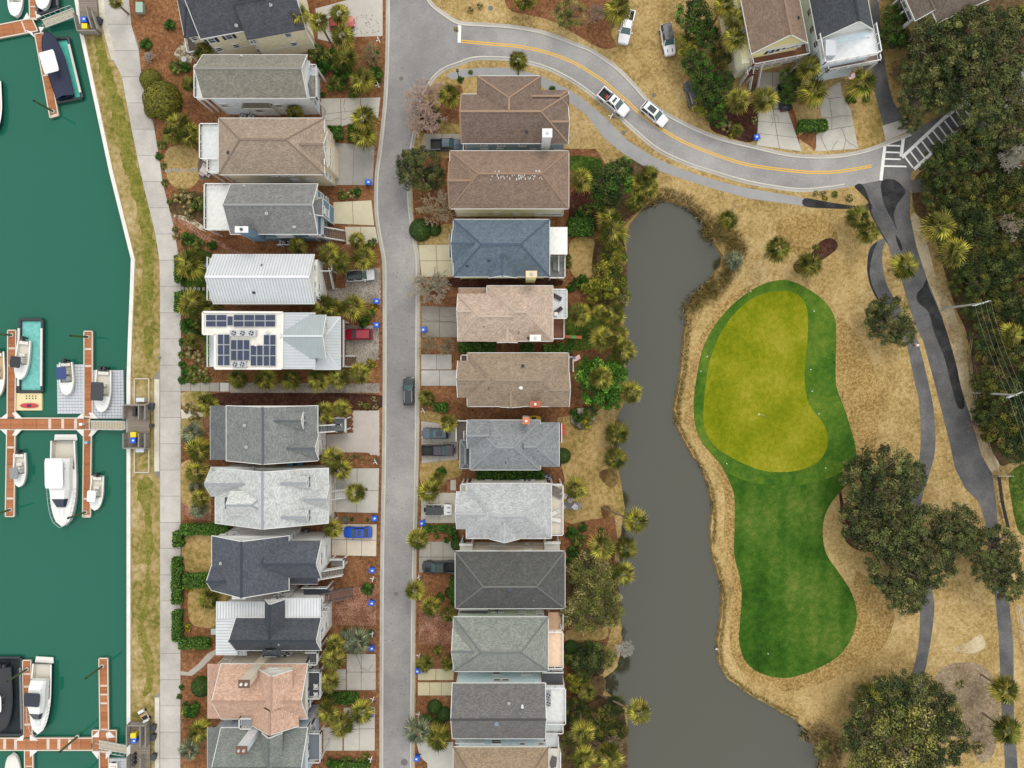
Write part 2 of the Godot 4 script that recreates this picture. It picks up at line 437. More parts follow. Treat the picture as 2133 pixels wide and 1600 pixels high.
	for seg in [[[-60, 200, 213], [29, 206, 219], [126, 231, 243]], [[790, 321, 332], [983, 321, 332]], [[1453, 322, 332], [1638, 322, 332]]]:
		for i in seg.size() - 1:
			s = mb(); prism(s, V([seg[i][1] + 0.5, seg[i][0], seg[i][2], seg[i][0], seg[i + 1][2], seg[i + 1][0] - 1, seg[i + 1][1] + 0.5, seg[i + 1][0] - 1]), 0.007, 0.03 if seg.size() < 3 else 0.042)
			obj("slab", s, grainy(222, 214, 196, "stained", 19.0), prom)
	# ---- plots: pine straw round the houses
	sheet("left_plots", [264,-60, 269,0, 274,54, 288,90, 299,196, 319,252, 337,358, 340,396, 360,455, 371,522, 377,594, 377,860, 376,1397, 376,1640, 792,1640, 793,1100, 797,800, 797,600, 795,540, 786,480, 780,420, 781,360, 789,300, 799,215, 804,100, 806,-60], cover("pine_straw", 46.0), 0.004)
	sheet("right_plots", [866,310, 858,380, 862,455, 872,520, 876,640, 876,740, 874,900, 872,1000, 869,1100, 867,1240, 864,1640, 1200,1640, 1252,1500, 1250,1400, 1276,1300, 1276,1200, 1286,1120, 1280,1075, 1200,1060, 1180,1000, 1160,870, 1240,860, 1296,820, 1290,700, 1285,560, 1300,470, 1330,440, 1240,310, 1190,310], cover("pine_straw", 46.0), 0.004)
	sheet("corner_garden", [868,281, 882,216, 910,166, 932,158, 1000,158, 1000,318, 868,318], cover("lawn_tan", 50.0), 0.005, 3)
	for b in [["bed", [916,230, 925,196, 962,180, 962,252, 940,256, 922,246], "pine_straw", 0.010], ["bed", [874,245, 884,222, 905,240, 916,274, 884,277, 874,270], "pine_straw", 0.010],
			["bed", [1052,-60, 1050,-5, 1064,22, 1095,30, 1150,44, 1200,72, 1250,100, 1284,96, 1272,60, 1310,0, 1310,-60], "pine_straw", 0.010],
			["bed", [1630,215, 1640,200, 1660,250, 1664,312, 1640,300], "pine_straw", 0.010], ["bed", [1478,262, 1500,200, 1540,225, 1572,215, 1578,262, 1566,296, 1512,284], "dark_mulch", 0.010],
			["bed", [1762,192, 1800,200, 1818,160, 1845,298, 1790,309, 1772,230], "lawn_tan", 0.010], ["bed", [1688,305, 1664,285, 1700,268, 1698,312], "pine_straw", 0.012],
			["bed", [1820,-60, 1890,-60, 1900,60, 1950,120, 1990,230, 1900,268, 1868,248, 1848,180, 1836,90], "lawn_tan", 0.010],
			["bed", [1740,950, 1754,1090, 1752,1110, 1772,1138, 1810,1150, 1840,1130, 1840,1070, 1790,1050, 1762,1066], "dark_mulch", 0.012],
			["mown_mound", [1617,470, 1640,450, 1676,444, 1712,452, 1738,474, 1744,500, 1722,510, 1700,516, 1674,538, 1650,524, 1622,498], "rough_band", 0.010],
			["bed", [1652,556, 1664,540, 1690,528, 1708,504, 1730,496, 1744,506, 1742,520, 1722,536, 1706,546, 1690,566, 1664,570], "dark_mulch", 0.016],
			["rough_band", [1743,660, 1770,680, 1800,720, 1822,770, 1832,830, 1828,900, 1814,960, 1786,955, 1775,905, 1757,845, 1744,802, 1742,752], "rough_band", 0.010],
			["rough_band", [1784,1190, 1830,1230, 1862,1270, 1858,1310, 1838,1350, 1790,1388, 1720,1420, 1650,1440, 1600,1432, 1556,1408, 1530,1376, 1520,1330, 1524,1270, 1530,1230, 1520,1180, 1508,1120, 1510,1040, 1498,990, 1476,940, 1450,905, 1436,860, 1440,790, 1452,720, 1478,670, 1520,622, 1570,592, 1545,625, 1500,670, 1470,720, 1452,790, 1446,850, 1452,890, 1470,930, 1500,960, 1520,1004, 1534,1040, 1534,1150, 1546,1200, 1550,1245, 1546,1314, 1546,1340, 1558,1375, 1580,1394, 1610,1406, 1645,1408, 1700,1390, 1740,1366, 1768,1334, 1780,1296, 1780,1262], "rough_band", 0.010],
			["forest_ground", [1905,440, 1940,470, 1960,540, 1990,640, 2012,690, 2024,760, 2030,850, 2058,930, 2085,970, 2140,960, 2400,960, 2400,-60, 1990,-60, 1985,220, 1935,258, 1950,330, 1905,372], "forest_floor", 0.010],
			["sandy_verge", [1897,455, 1912,450, 1935,520, 1948,570, 1962,600, 1984,640, 2002,692, 2012,740, 2022,800, 2036,860, 2060,930, 2082,968, 2066,984, 2046,951, 2022,870, 1998,795, 1963,662, 1931,581, 1909,514], "sand", 0.014],
			["grass_verge", [2104,985, 2150,975, 2150,1100, 2124,1110, 2108,1050], "green_lawn", 0.010],
			["bare_sand", [1985,1352, 2020,1336, 2044,1322, 2052,1348, 2020,1362], "sand", 0.010], ["sand_trap", [1955,1400, 1990,1382, 2040,1388, 2075,1420, 2080,1500, 2070,1570, 2040,1590, 2020,1540, 1990,1470, 1946,1440], "litter", 0.012],
			["bed", [1960,1394, 2000,1380, 2040,1384, 2070,1410, 2072,1440, 2010,1430, 1950,1430], "litter", 0.016]]:
		sheet(b[0], b[1], cover(b[2], 100.0 if b[2] == "tan_grass" else 50.0), b[3], 4)
	# lawns and beds round the houses
	for b in [[[342,326, 356,306, 396,304, 418,330, 420,362, 400,390, 372,394, 352,378, 344,350], "tan_grass"], [[378,527, 440,527, 440,596, 378,596], "green_lawn"], [[378,602, 440,602, 440,640, 378,640], "green_lawn"], [[378,690, 400,692, 420,704, 424,750, 436,762, 446,700, 420,690], "green_lawn"], [[378,818, 440,818, 440,850, 404,853, 382,848], "strip_grass"], [[378,872, 424,872, 424,905, 378,910], "strip_grass"],
			[[378,965, 424,965, 432,1000, 440,1076, 400,1070, 378,1050], "lawn_tan"], [[384,1120, 440,1112, 440,1188, 386,1188], "lawn_tan"], [[392,1240, 404,1222, 452,1222, 478,1240, 450,1302, 414,1306, 394,1290], "lawn_tan"],
			[[457,818, 786,822, 789,852, 740,857, 440,845], "dark_mulch"], [[352,428, 372,404, 428,404, 430,470, 422,472, 400,450, 360,446], "forest_floor"],
			[[878,858, 906,858, 930,872, 922,884, 890,880, 877,872], "lawn_tan"], [[877,966, 895,960, 955,958, 960,990, 930,1000, 920,1010, 878,1010], "lawn_tan"], [[1170,880, 1196,866, 1250,880, 1280,900, 1274,925, 1285,965, 1297,1030, 1299,1068, 1262,1078, 1230,1082, 1176,1086, 1176,1000, 1168,960], "lawn_tan"],
			[[1190,500, 1230,496, 1240,515, 1242,570, 1200,580, 1186,550], "lawn_tan"], [[1184,640, 1250,640, 1280,680, 1250,720, 1186,725], "green_lawn"], [[890,480, 944,466, 944,508, 872,508], "tan_grass"], [[1184,326, 1250,330, 1246,360, 1190,356], "green_lawn"],
			[[1252,1060, 1262,1052, 1272,1060, 1268,1076, 1256,1078], "pine_straw"], [[1248,984, 1278,976, 1288,1000, 1276,1016, 1256,1004], "pine_straw"], [[1180,1315, 1256,1300, 1262,1330, 1190,1340], "lawn_tan"], [[1195,1405, 1256,1408, 1256,1446, 1215,1470, 1190,1450], "forest_floor"],
			[[1160,1180, 1250,1160, 1290,1230, 1280,1300, 1180,1300], "forest_floor"], [[1184,1340, 1260,1340, 1255,1405, 1190,1400], "forest_floor"], [[1180,1480, 1250,1450, 1300,1480, 1296,1640, 1170,1640], "forest_floor"], [[1190,400, 1225,400, 1240,430, 1250,480, 1190,470], "dark_mulch"], [[1240,350, 1330,330, 1360,360, 1340,420, 1300,460, 1250,450, 1230,400], "forest_floor"],
			[[1240,500, 1300,500, 1300,640, 1240,640], "forest_floor"], [[948,577, 1150,580, 1150,598, 948,600], "dark_mulch"], [[735,15, 790,30, 797,80, 797,200, 745,203, 700,185, 660,160, 655,90, 700,90, 740,78], "pine_straw"], [[1190,856, 1222,850, 1240,868, 1228,890, 1205,896, 1188,880], "pebbles"]]:
		sheet("lawn" if b[1].find("grass") >= 0 or b[1].find("lawn") >= 0 else "planting_bed", b[0], cover(b[1], 100.0 if b[1] == "tan_grass" else 50.0), 0.010, 3)
	# ---- golf
	var fw = sheet("fairway", [1628,583, 1658,589, 1691,607, 1719,629, 1738,659, 1742,697, 1741,752, 1742,802, 1755,840, 1768,879, 1779,917, 1784,950, 1779,990, 1734,1044, 1717,1080, 1714,1116, 1722,1155, 1746,1191, 1770,1227, 1783,1262, 1784,1296, 1770,1337, 1743,1370, 1698,1395, 1671,1405, 1643,1412, 1607,1410, 1574,1397, 1551,1375, 1540,1341, 1540,1314, 1545,1240, 1540,1199, 1529,1154, 1530,1097, 1530,1041, 1524,1014, 1506,976, 1496,961, 1463,923, 1448,884, 1445,835, 1452,780, 1463,730, 1482,689, 1510,651, 1546,618, 1587,593], cover("fairway", 54.0), 0.014, 4)
	sheet("green_collar", [1628,583, 1658,589, 1691,607, 1719,629, 1738,659, 1741.5,697, 1740,752, 1741,802, 1754,840, 1767,879, 1778,917, 1781,950, 1750,985, 1700,1004, 1640,1012, 1580,1008, 1525,990, 1496,960, 1463,922, 1449,884, 1446,835, 1453,780, 1464,730, 1483,689, 1511,651, 1547,618, 1588,593], cover("collar", 50.0), 0.019, 4, fw)
	sheet("putting_green", [1614,607, 1647,607, 1669,620, 1680,640, 1683,670, 1682,711, 1678,747, 1676,794, 1683,835, 1697,860, 1716,884, 1724,912, 1720,939, 1705,961, 1680,975, 1642,983, 1592,981, 1554,968, 1518,950, 1488,928, 1469,898, 1465,862, 1469,807, 1480,747, 1502,692, 1532,651, 1565,623, 1592,611], cover("putting", 50.0), 0.024, 4)
	make_roads()
	make_drives()
func at_y(table, y):
	for i in table.size() - 1:
		if y <= table[i + 1][0]: return lerpf(table[i][1], table[i + 1][1], (y - table[i][0]) / float(table[i + 1][0] - table[i][0]))
	return table[-1][1]
func ripple(sd) -> ImageTexture:
	var n := FastNoiseLite.new(); n.seed = sd; n.frequency = 0.02; n.fractal_octaves = 4
	var im = n.get_seamless_image(256, 256); im.convert(Image.FORMAT_RGB8); im.bump_map_to_normal_map(3.0)
	return ImageTexture.create_from_image(im)
func make_roads():
	var west = smooth_line(V([806,-80, 804,0, 803,90, 801,157, 797,225, 787,315, 781,360, 779,410, 781,455, 788,500, 796,545, 797,600, 797,800, 796,960, 793,1100, 791,1300, 790,1640]), 6)
	var east = smooth_line(V([862,1640, 864,1350, 866,1220, 869,1090, 872,950, 873,800, 874,635, 874,545, 869,511, 860,450, 856,392, 861,320, 867,281, 881,216, 894,186, 908,164, 930,147, 957,137, 987,127, 1025,126, 1070,129, 1137,146, 1194,175, 1241,209, 1277,238, 1315,272, 1367,315, 1427,344, 1481,362, 1562,385, 1660,400, 1726,396, 1760,391]), 6)
	var tail = V([1794,384, 1833,376, 1893,361, 1945,337, 2050,265, 2180,180, 2400,30])
	var north = smooth_line(V([892,-80, 894,-20, 900,3, 926,25, 957,43, 1002,47, 1070,52, 1137,65, 1205,90, 1236,103, 1288,139, 1324,175, 1355,209, 1394,236, 1450,265, 1506,286, 1567,301, 1649,319, 1727,322, 1795,312, 1849,293, 1895,275, 1933,255, 1993,222, 2133,138, 2400,-30]), 6)
	var back = north.duplicate(); back.reverse()
	var s = mb(); flat_poly(s, west + east + tail + back, 0.020)
	var road = structure("road", s, cover("asphalt", 100.0))
	# kerbs with their gutters
	for k in [[west, -1.0], [east, -1.0], [north, -1.0]]:
		var line = k[0]
		if line == north: line = back; line = line.slice(24)
		s = mb(); ribbon(s, line, 0.0, 0.45 * k[1], 0.0, 0.028)
		obj("gutter", s, grainy(194, 189, 180, "stained", 40.0), road)
		s = mb(); ribbon(s, line, 0.45 * k[1], 0.68 * k[1], 0.0, 0.12)
		obj("kerb", s, grainy(212, 207, 196, "concrete", 40.0), road)
	# markings
	var yellow = smooth_line(V([961,86, 1025,92, 1081,97, 1137,109, 1194,130, 1250,164, 1270,180, 1304,209, 1333,236, 1380,270, 1427,297, 1495,324, 1562,344, 1660,357, 1705,359, 1750,357, 1815,346]), 8)
	var paint = plain(244, 188, 34, 0.7)
	for o in [-0.25, 0.08]:
		s = mb(); ribbon(s, yellow, o, o + 0.17, 0.024, 0.024); obj("centre_line", s, paint, road)
	var white = grainy(246, 246, 242, "weather", 3.0, 0.7)
	s = mb(); flat_poly(s, V([954,46, 961,46, 960,89, 953,89]), 0.024); obj("stop_line", s, white, road)
	var dk = sheet("crossing_asphalt", [1838,305, 1895,275, 1933,255, 1993,222, 2040,194, 2090,245, 2010,298, 1945,337, 1893,361, 1833,376], cover("dark_asphalt", 50.0), 0.023, 0, road)
	var r1 = V([1879,328, 1968,245, 1990,228, 2056,190]); var r2 = V([1904,353, 1945,315, 2008,258, 2080,212])
	for ln in [V([1843,304, 1835,376]), V([1882,287, 1877,326]), r1, r2]:
		s = mb(); ribbon(s, ln, -0.27, 0.27, 0.027, 0.027); obj("crossing_stripe", s, white, dk)
	for y in [303, 317, 331, 346]: s = mb(); ribbon(s, V([1846 - (y - 303) * 0.1, y, 1876 if y < 340 else 1888, y + 1]), -0.13, 0.13, 0.027, 0.027); obj("crossing_stripe", s, white, dk)
	for i in 12:
		var k = 0.5 + i * 0.9
		var c0 = P(1877 + k * 13.3, 331 - k * 11.6); var c1 = P(1895 + k * 13.3, 355 - k * 11.6)
		s = mb(); ribbon(s, [c0, c1], -0.13, 0.13, 0.028, 0.028); obj("crossing_stripe", s, white, dk)
	# foot path round the corner, cart path and service road
	sheet("foot_path", [928,155, 960,145, 1000,141, 1060,141, 1126,157, 1180,184, 1209,202, 1259,243, 1306,292, 1360,326, 1405,347, 1461,367, 1540,389, 1660,410, 1676,413, 1676,429, 1660,427, 1562,414, 1472,389, 1405,367, 1337,344, 1297,319, 1259,288, 1220,238, 1180,209, 1120,176, 1060,160, 1000,157, 940,166], grainy(166, 165, 164, "concrete", 50.0), 0.014)
	var sr = sheet("service_road", [1788,376, 1811,415, 1815,447, 1829,477, 1850,512, 1861,541, 1877,579, 1890,627, 1909,684, 1923,710, 1947,799, 1965,870, 1980,930, 1989,975, 2010,1017, 2040,1047, 2052,1086, 2061,1155, 2074,1254, 2080,1319, 2087,1487, 2096,1640, 2123,1640, 2112,1487, 2111,1337, 2103,1262, 2090,1180, 2078,1086, 2074,1035, 2067,987, 2046,951, 2022,870, 1997,790, 1963,662, 1931,581, 1909,514, 1895,447, 1899,350, 1850,362], cover("dark_asphalt", 50.0), 0.016)
	for b in [[1676,413, 1720,420, 1790,430, 1812,422, 1815,438, 1780,436, 1720,434, 1676,430], [1780,388, 1796,384, 1812,420, 1818,450, 1840,490, 1850,506, 1842,498, 1826,470, 1812,442, 1808,420, 1790,400], [1836,378, 1862,374, 1880,388, 1886,402, 1870,424, 1862,448, 1868,478, 1858,458, 1846,436, 1838,412]]:
		sheet("dark_patch", b, cover("wet_asphalt", 24.0), 0.021, 3, sr)
	for b in [[1930,582, 1936,602, 1963,664, 1990,752, 2000,800, 2010,845, 1996,850, 1986,820, 1976,780, 1966,742, 1945,690, 1934,650, 1912,630, 1910,612, 1922,598], [1866,490, 1874,500, 1880,518, 1876,522, 1868,504], [1812,520, 1822,508, 1828,505, 1820,522, 1812,560, 1816,592, 1830,622, 1826,622, 1812,592, 1806,556]]:
		sheet("dark_patch", b, cover("wet_asphalt", 24.0), 0.025, 3, sr)
	sheet("cart_path", [1826,503, 1810,520, 1807,557, 1815,592, 1831,622, 1860,670, 1888,718, 1898,761, 1906,799, 1915,840, 1918,915, 1912,972, 1890,1030, 1880,1100, 1900,1190, 1916,1269, 1912,1352, 1896,1415, 1894,1440, 1890,1640, 1922,1640, 1923,1431, 1930,1386, 1941,1319, 1946,1253, 1930,1190, 1912,1110, 1920,1040, 1935,990, 1948,936, 1945,855, 1932,790, 1912,710, 1890,665, 1863,622, 1845,587, 1838,546, 1839,520, 1845,498], cover("dark_asphalt", 50.0), 0.018, 3)
	sheet("side_lane", [1808,100, 1836,95, 1852,180, 1862,215, 1886,250, 1840,262, 1824,200, 1812,150, 1795,160, 1800,130], cover("dark_asphalt", 50.0), 0.016)
	sheet("upper_lane", [1815,-80, 1826,-80, 1836,95, 1812,110], cover("dark_asphalt", 50.0), 0.015)
	# covers in the road
	for c in [[836,164, 0.36], [838,141, 0.14], [1022,17, 0.42], [1362,198, 0.36], [1299,276, 0.36], [825,1237, 0.36], [842,1588, 0.6]]:
		s = mb()
		var p = P(c[0], c[1])
		for i in 16: tri(s, p + Vector3(0, 0.027, 0), p + Vector3(cos(TAU * i / 16) * c[2], 0.027, sin(TAU * i / 16) * c[2]), p + Vector3(cos(TAU * (i + 1) / 16) * c[2], 0.027, sin(TAU * (i + 1) / 16) * c[2]))
		obj("manhole_cover", s, plain(112, 104, 100, 0.6), road)
# driveways: outline, colour, texture, slabs across, slabs along
func make_drives():
	var D = [
		[[657,18, 797,-20, 797,75, 736,77, 691,88, 662,81], "c", 206, 200, 190, 0, 0], [[668,205, 793,203, 788,246, 672,272], "c", 206, 200, 188, 3, 2], [[695,297, 781,302, 776,386, 693,386], "s", 178, 174, 168, 2, 1], [[694,421, 774,417, 780,470, 692,466], "c", 222, 212, 182, 2, 1], [[718,472, 782,472, 788,506, 722,510], "c", 220, 210, 184, 2, 1],
		[[720,563, 792,558, 792,634, 690,626, 677,603, 720,600], "pavers", 0, 0, 0, 0, 0], [[720,678, 790,678, 788,748, 756,765, 722,765], "pavers", 0, 0, 0, 0, 0],
		[[377,797, 457,797, 457,816, 377,815], "c", 172, 166, 156, 4, 1], [[478,798, 790,799, 790,817, 478,817], "pavers", 0, 0, 0, 0, 0], [[458,797, 477,797, 477,816, 458,816], "c", 216, 212, 206, 1, 1],
		[[736,857, 790,855, 790,950, 765,943, 680,940, 680,905, 736,903], "P", 202, 192, 184, 0, 0], [[698,976, 790,975, 788,1069, 698,1067], "c", 208, 204, 194, 2, 2], [[691,1091, 785,1092, 784,1159, 691,1157], "c", 222, 210, 190, 3, 2],
		[[691,1231, 783,1217, 783,1305, 691,1300], "brick_pavers", 0, 0, 0, 0, 0], [[722,1362, 783,1362, 783,1438, 722,1438], "s", 206, 200, 190, 2, 2], [[696,1394, 721,1394, 721,1438, 696,1438], "s", 204, 198, 188, 1, 2], [[716,1474, 781,1472, 781,1564, 716,1564], "c", 208, 202, 190, 2, 2], [[673,1515, 714,1515, 714,1564, 673,1564], "c", 206, 200, 188, 1, 2],
		[[377,853, 424,860, 436,858, 436,872, 424,868, 378,872], "c", 220, 212, 196, 0, 0], [[376,1398, 392,1400, 412,1384, 432,1362, 450,1352, 452,1360, 440,1372, 420,1392, 400,1408, 376,1406], "c", 190, 182, 170, 0, 0],
		[[883,278, 961,279, 961,316, 872,316], "s", 186, 178, 162, 2, 1], [[871,510, 945,509, 945,577, 878,577], "c", 214, 204, 176, 2, 2], [[877,637, 953,640, 953,703, 878,703], "s", 158, 152, 142, 2, 2], [[877,738, 941,738, 941,770, 877,770], "s", 204, 200, 194, 2, 1], [[877,771, 954,771, 954,804, 877,804], "s", 204, 200, 194, 2, 1], [[877,876, 955,888, 955,957, 878,966], "s", 190, 184, 172, 2, 2],
		[[877,1026, 951,1026, 951,1090, 877,1090], "c", 206, 200, 186, 2, 1], [[872,1128, 948,1128, 948,1193, 873,1193], "s", 182, 176, 164, 3, 2], [[873,1270, 944,1276, 944,1343, 872,1343], "brick_pavers", 0, 0, 0, 0, 0], [[870,1393, 946,1393, 945,1417, 870,1417], "c", 214, 202, 166, 2, 1], [[870,1421, 945,1421, 944,1449, 870,1449], "c", 214, 202, 166, 3, 1],
		[[867,1545, 944,1545, 944,1640, 892,1640, 890,1590, 874,1575], "c", 204, 200, 190, 0, 0], [[1580,228, 1640,228, 1671,316, 1576,303], "c", 208, 202, 190, 2, 3], [[1578,150, 1640,150, 1640,227, 1580,227], "c", 196, 190, 178, 2, 2], [[1700,200, 1750,170, 1755,200, 1772,228, 1788,310, 1700,315, 1700,282, 1716,268, 1708,225], "s", 204, 198, 186, 0, 0], [[1838,262, 1887,247, 1895,272, 1845,294], "s", 200, 192, 182, 0, 0],
		[[905,915, 955,905, 955,916, 905,925], "c", 188, 180, 168, 0, 0], [[938,999, 950,999, 950,1022, 938,1022], "c", 196, 190, 180, 1, 1], [[1895,375, 1935,372, 1935,398, 1900,402], "s", 120, 114, 106, 0, 0]]
	var made = []
	for d in D:
		var n = d[1]
		var m = cover(n, 22.0) if n.length() > 1 else grainy(d[2], d[3], d[4], "stained" if n == "s" else "concrete", 40.0)
		if d[5] == 0:
			var o = sheet("driveway", d[0], m, 0.020)
			made.append([d[0], o])
			if n.length() > 1 or n == "P": paver_joints(o, d[0])
			continue
		var base = sheet("driveway", d[0], grainy(96, 88, 76, "speck", 3.0), 0.014)
		slabs(base, d[0], d[5], d[6], m)
		made.append([d[0], base])
	for c in [[1718,204, 1728,206, 1742,203, 1754,203], [1728,206, 1730,230, 1733,246, 1732,270], [1714,246, 1733,246, 1752,241, 1774,242], [1700,276, 1732,270, 1752,266, 1778,262], [1752,266, 1758,280, 1762,290, 1770,298, 1786,308], [1762,290, 1759,304, 1756,313], [1710,286, 1716,300, 1722,312], [1744,294, 1736,304, 1732,314],
			[878,662, 890,668, 905,666, 922,670, 940,669, 953,675], [922,660, 938,660, 953,655], [676,252, 690,252, 704,246, 718,249, 726,244], [718,206, 716,222, 720,236], [740,1362, 748,1376, 752,1390, 768,1398, 776,1384], [752,1390, 754,1404], [1606,240, 1611,250, 1606,262], [1614,238, 1622,246, 1622,256]]:
		var ln = V(c)
		for d in made:
			var q = PackedVector2Array()
			for v in V(d[0]): q.append(Vector2(v.x, v.z))
			if Geometry2D.is_point_in_polygon(Vector2(ln[1].x, ln[1].z), q):
				var s = mb(); ribbon(s, jitter(ln, 0.05, 0.5), -0.03, 0.03, 0.038, 0.038); obj("crack", s, plain(92, 86, 78, 0.95), d[1]); break
	# a sitting-out slab, stepping stones and brick edges
	for st in [[346,356], [353,355], [362,354], [369,355], [377,355], [388,354], [399,354], [408,353], [380,601], [388,602], [397,602], [406,601], [414,602], [424,602]]:
		var s = mb(); prism(s, V([st[0] - 3.0, st[1] - 3, st[0] + 2.5, st[1] - 3.5, st[0] + 3, st[1] + 3, st[0] - 2.5, st[1] + 3.5]), 0.0, 0.05)
		var o = obj("stepping_stone", s, grainy(170, 166, 158, "stained", 2.0)); 
		if st[1] < 500: tag(o, "flat grey stepping stone crossing the small round tan lawn", "stone", "stones across the tan lawn")
		else: tag(o, "pale square stepping stone crossing the green lawn of white metal-roofed house", "stone", "stones across the green lawn")
	for b in [[360,452, 375,456, 395,466, 420,484, 440,496, 462,503, 470,512, 490,522, 520,527, 560,528, 620,530, 660,514, 730,510, 734,516, 700,519, 662,523, 622,539, 520,537, 484,530, 464,516, 440,506, 414,494, 390,476, 374,464, 360,460]]:
		sheet("brick_path", b, cover("brick_pavers", 3.0), 0.018, 3)
	for b in [[362,447, 396,452, 426,472, 430,484, 416,478, 392,464, 362,456], [374,470, 400,484, 424,502, 470,515, 480,530, 440,526, 380,534, 372,524, 366,500, 376,530, 412,520, 372,488]]:
		sheet("pebble_bed", b, cover("pebbles", 3.0), 0.013)
	sheet("brick_patio", [424,864, 438,860, 440,912, 430,900, 423,884], cover("brick_pavers", 3.0), 0.022, 2)
	sheet("brick_patio", [377,1046, 400,1060, 440,1068, 440,1086, 400,1082, 378,1068], cover("brick_pavers", 3.0), 0.022)
	sheet("brick_bed", [877,806, 954,805, 975,810, 975,848, 1160,850, 1155,872, 960,872, 950,868, 930,852, 905,850, 880,846], cover("pine_straw", 46.0), 0.016)
	sheet("patio", [374,96, 392,84, 402,96, 398,130, 376,126, 362,112], cover("pebbles", 5.0), 0.014, 2)
	sheet("patio", [1172,1046, 1212,1048, 1208,1062, 1172,1061], grainy(150, 148, 146, "speck", 3.0), 0.022)
	sheet("patio", [414,334, 424,332, 438,358, 430,376, 416,372, 412,352], grainy(120, 108, 98, "stained", 3.0), 0.020, 2)
func slabs(base, flat, nx, ny, m):
	var q = V(flat)
	# first four corners span the slab grid: nw, ne, se, sw
	for i in nx:
		for j in ny:
			var u0 = float(i) / nx; var u1 = float(i + 1) / nx; var v0 = float(j) / ny; var v1 = float(j + 1) / ny
			var c = []
			for e in [[u0, v0], [u1, v0], [u1, v1], [u0, v1]]: c.append(q[0].lerp(q[1], e[0]).lerp(q[3].lerp(q[2], e[0]), e[1]))
			var mid = (c[0] + c[1] + c[2] + c[3]) / 4
			for k in 4: c[k] += (mid - c[k]).normalized() * 0.05
			var s = mb(); prism(s, c, 0.0, 0.034)
			obj("slab", s, m, base)
func paver_joints(base, flat):
	# a field of single pavers laid just proud of the bed, cut to the outline
	var q = PackedVector2Array()
	for p in V(flat): q.append(Vector2(p.x, p.z))
	var lo = q[0]; var hi = q[0]
	for p in q: lo = lo.min(p); hi = hi.max(p)
	var s = mb()
	var z = lo.y; var r = 0
	while z < hi.y:
		var x = lo.x - (0.21 if r % 2 else 0.0)
		while x < hi.x:
			if Geometry2D.is_point_in_polygon(Vector2(x + 0.2, z + 0.2), q) and rng.randf() < 0.96:
				var t = rng.randf_range(0.03, 0.036)
				quad(s, Vector3(x + 0.02, t, z + 0.02), Vector3(x + 0.40, t, z + 0.02), Vector3(x + 0.40, t, z + 0.40), Vector3(x + 0.02, t, z + 0.40))
			x += 0.42
		z += 0.42; r += 1
	var o = obj("pavers", s, base.material_override, base)
	o.set_meta("kind", "stuff")

# ================================================================ houses
var hp := Vector2.ZERO     # pivot pixel and turn of the house being built
var ha := 0.0
var house: Node3D
var wall_planes := []      # [origin, normal] of the walls of the house being built
func Q(lx, ly, h := 0.0) -> Vector3:
	return P(hp.x + lx * cos(ha) - ly * sin(ha), hp.y + lx * sin(ha) + ly * cos(ha), h)
func rect4(r, h) -> Array:          # nw, ne, se, sw
	return [Q(r[0], r[1], h), Q(r[2], r[1], h), Q(r[2], r[3], h), Q(r[0], r[3], h)]
func shrink(c, d) -> Array:
	var ex = (c[1] - c[0]).normalized() * d
	var ez = (c[3] - c[0]).normalized() * d
	return [c[0] + ex + ez, c[1] - ex + ez, c[2] - ex - ez, c[3] + ex - ez]
func start_house(called, anchor, label, r, pivot := Vector2.ZERO, turn := 0.0):
	hp = pivot; ha = turn; wall_planes = []
	var mid = Q((r[0] + r[2]) / 2.0, (r[1] + r[3]) / 2.0, 8.0)
	mid.y = 0
	house = thing(called, label, "house", mid)
	var e = Q(r[2], r[3], 8.0) - mid
	anchors.append([mid, anchor, absf(e.x), absf(e.z)])
func slope(s, pts):                 # a roof plane; uv in metres along the eave and up the slope
	var n = (pts[1] - pts[0]).cross(pts[2] - pts[0]).normalized()
	var u = Vector3.UP.cross(n)
	if u.length() < 0.01: u = Vector3.RIGHT
	u = u.normalized()
	var v = u.cross(n).normalized()
	for i in range(1, pts.size() - 1):
		for p in [pts[0], pts[i], pts[i + 1]]:
			s.set_uv(Vector2(p.dot(u), p.dot(v)) / 10.5); s.add_vertex(p)
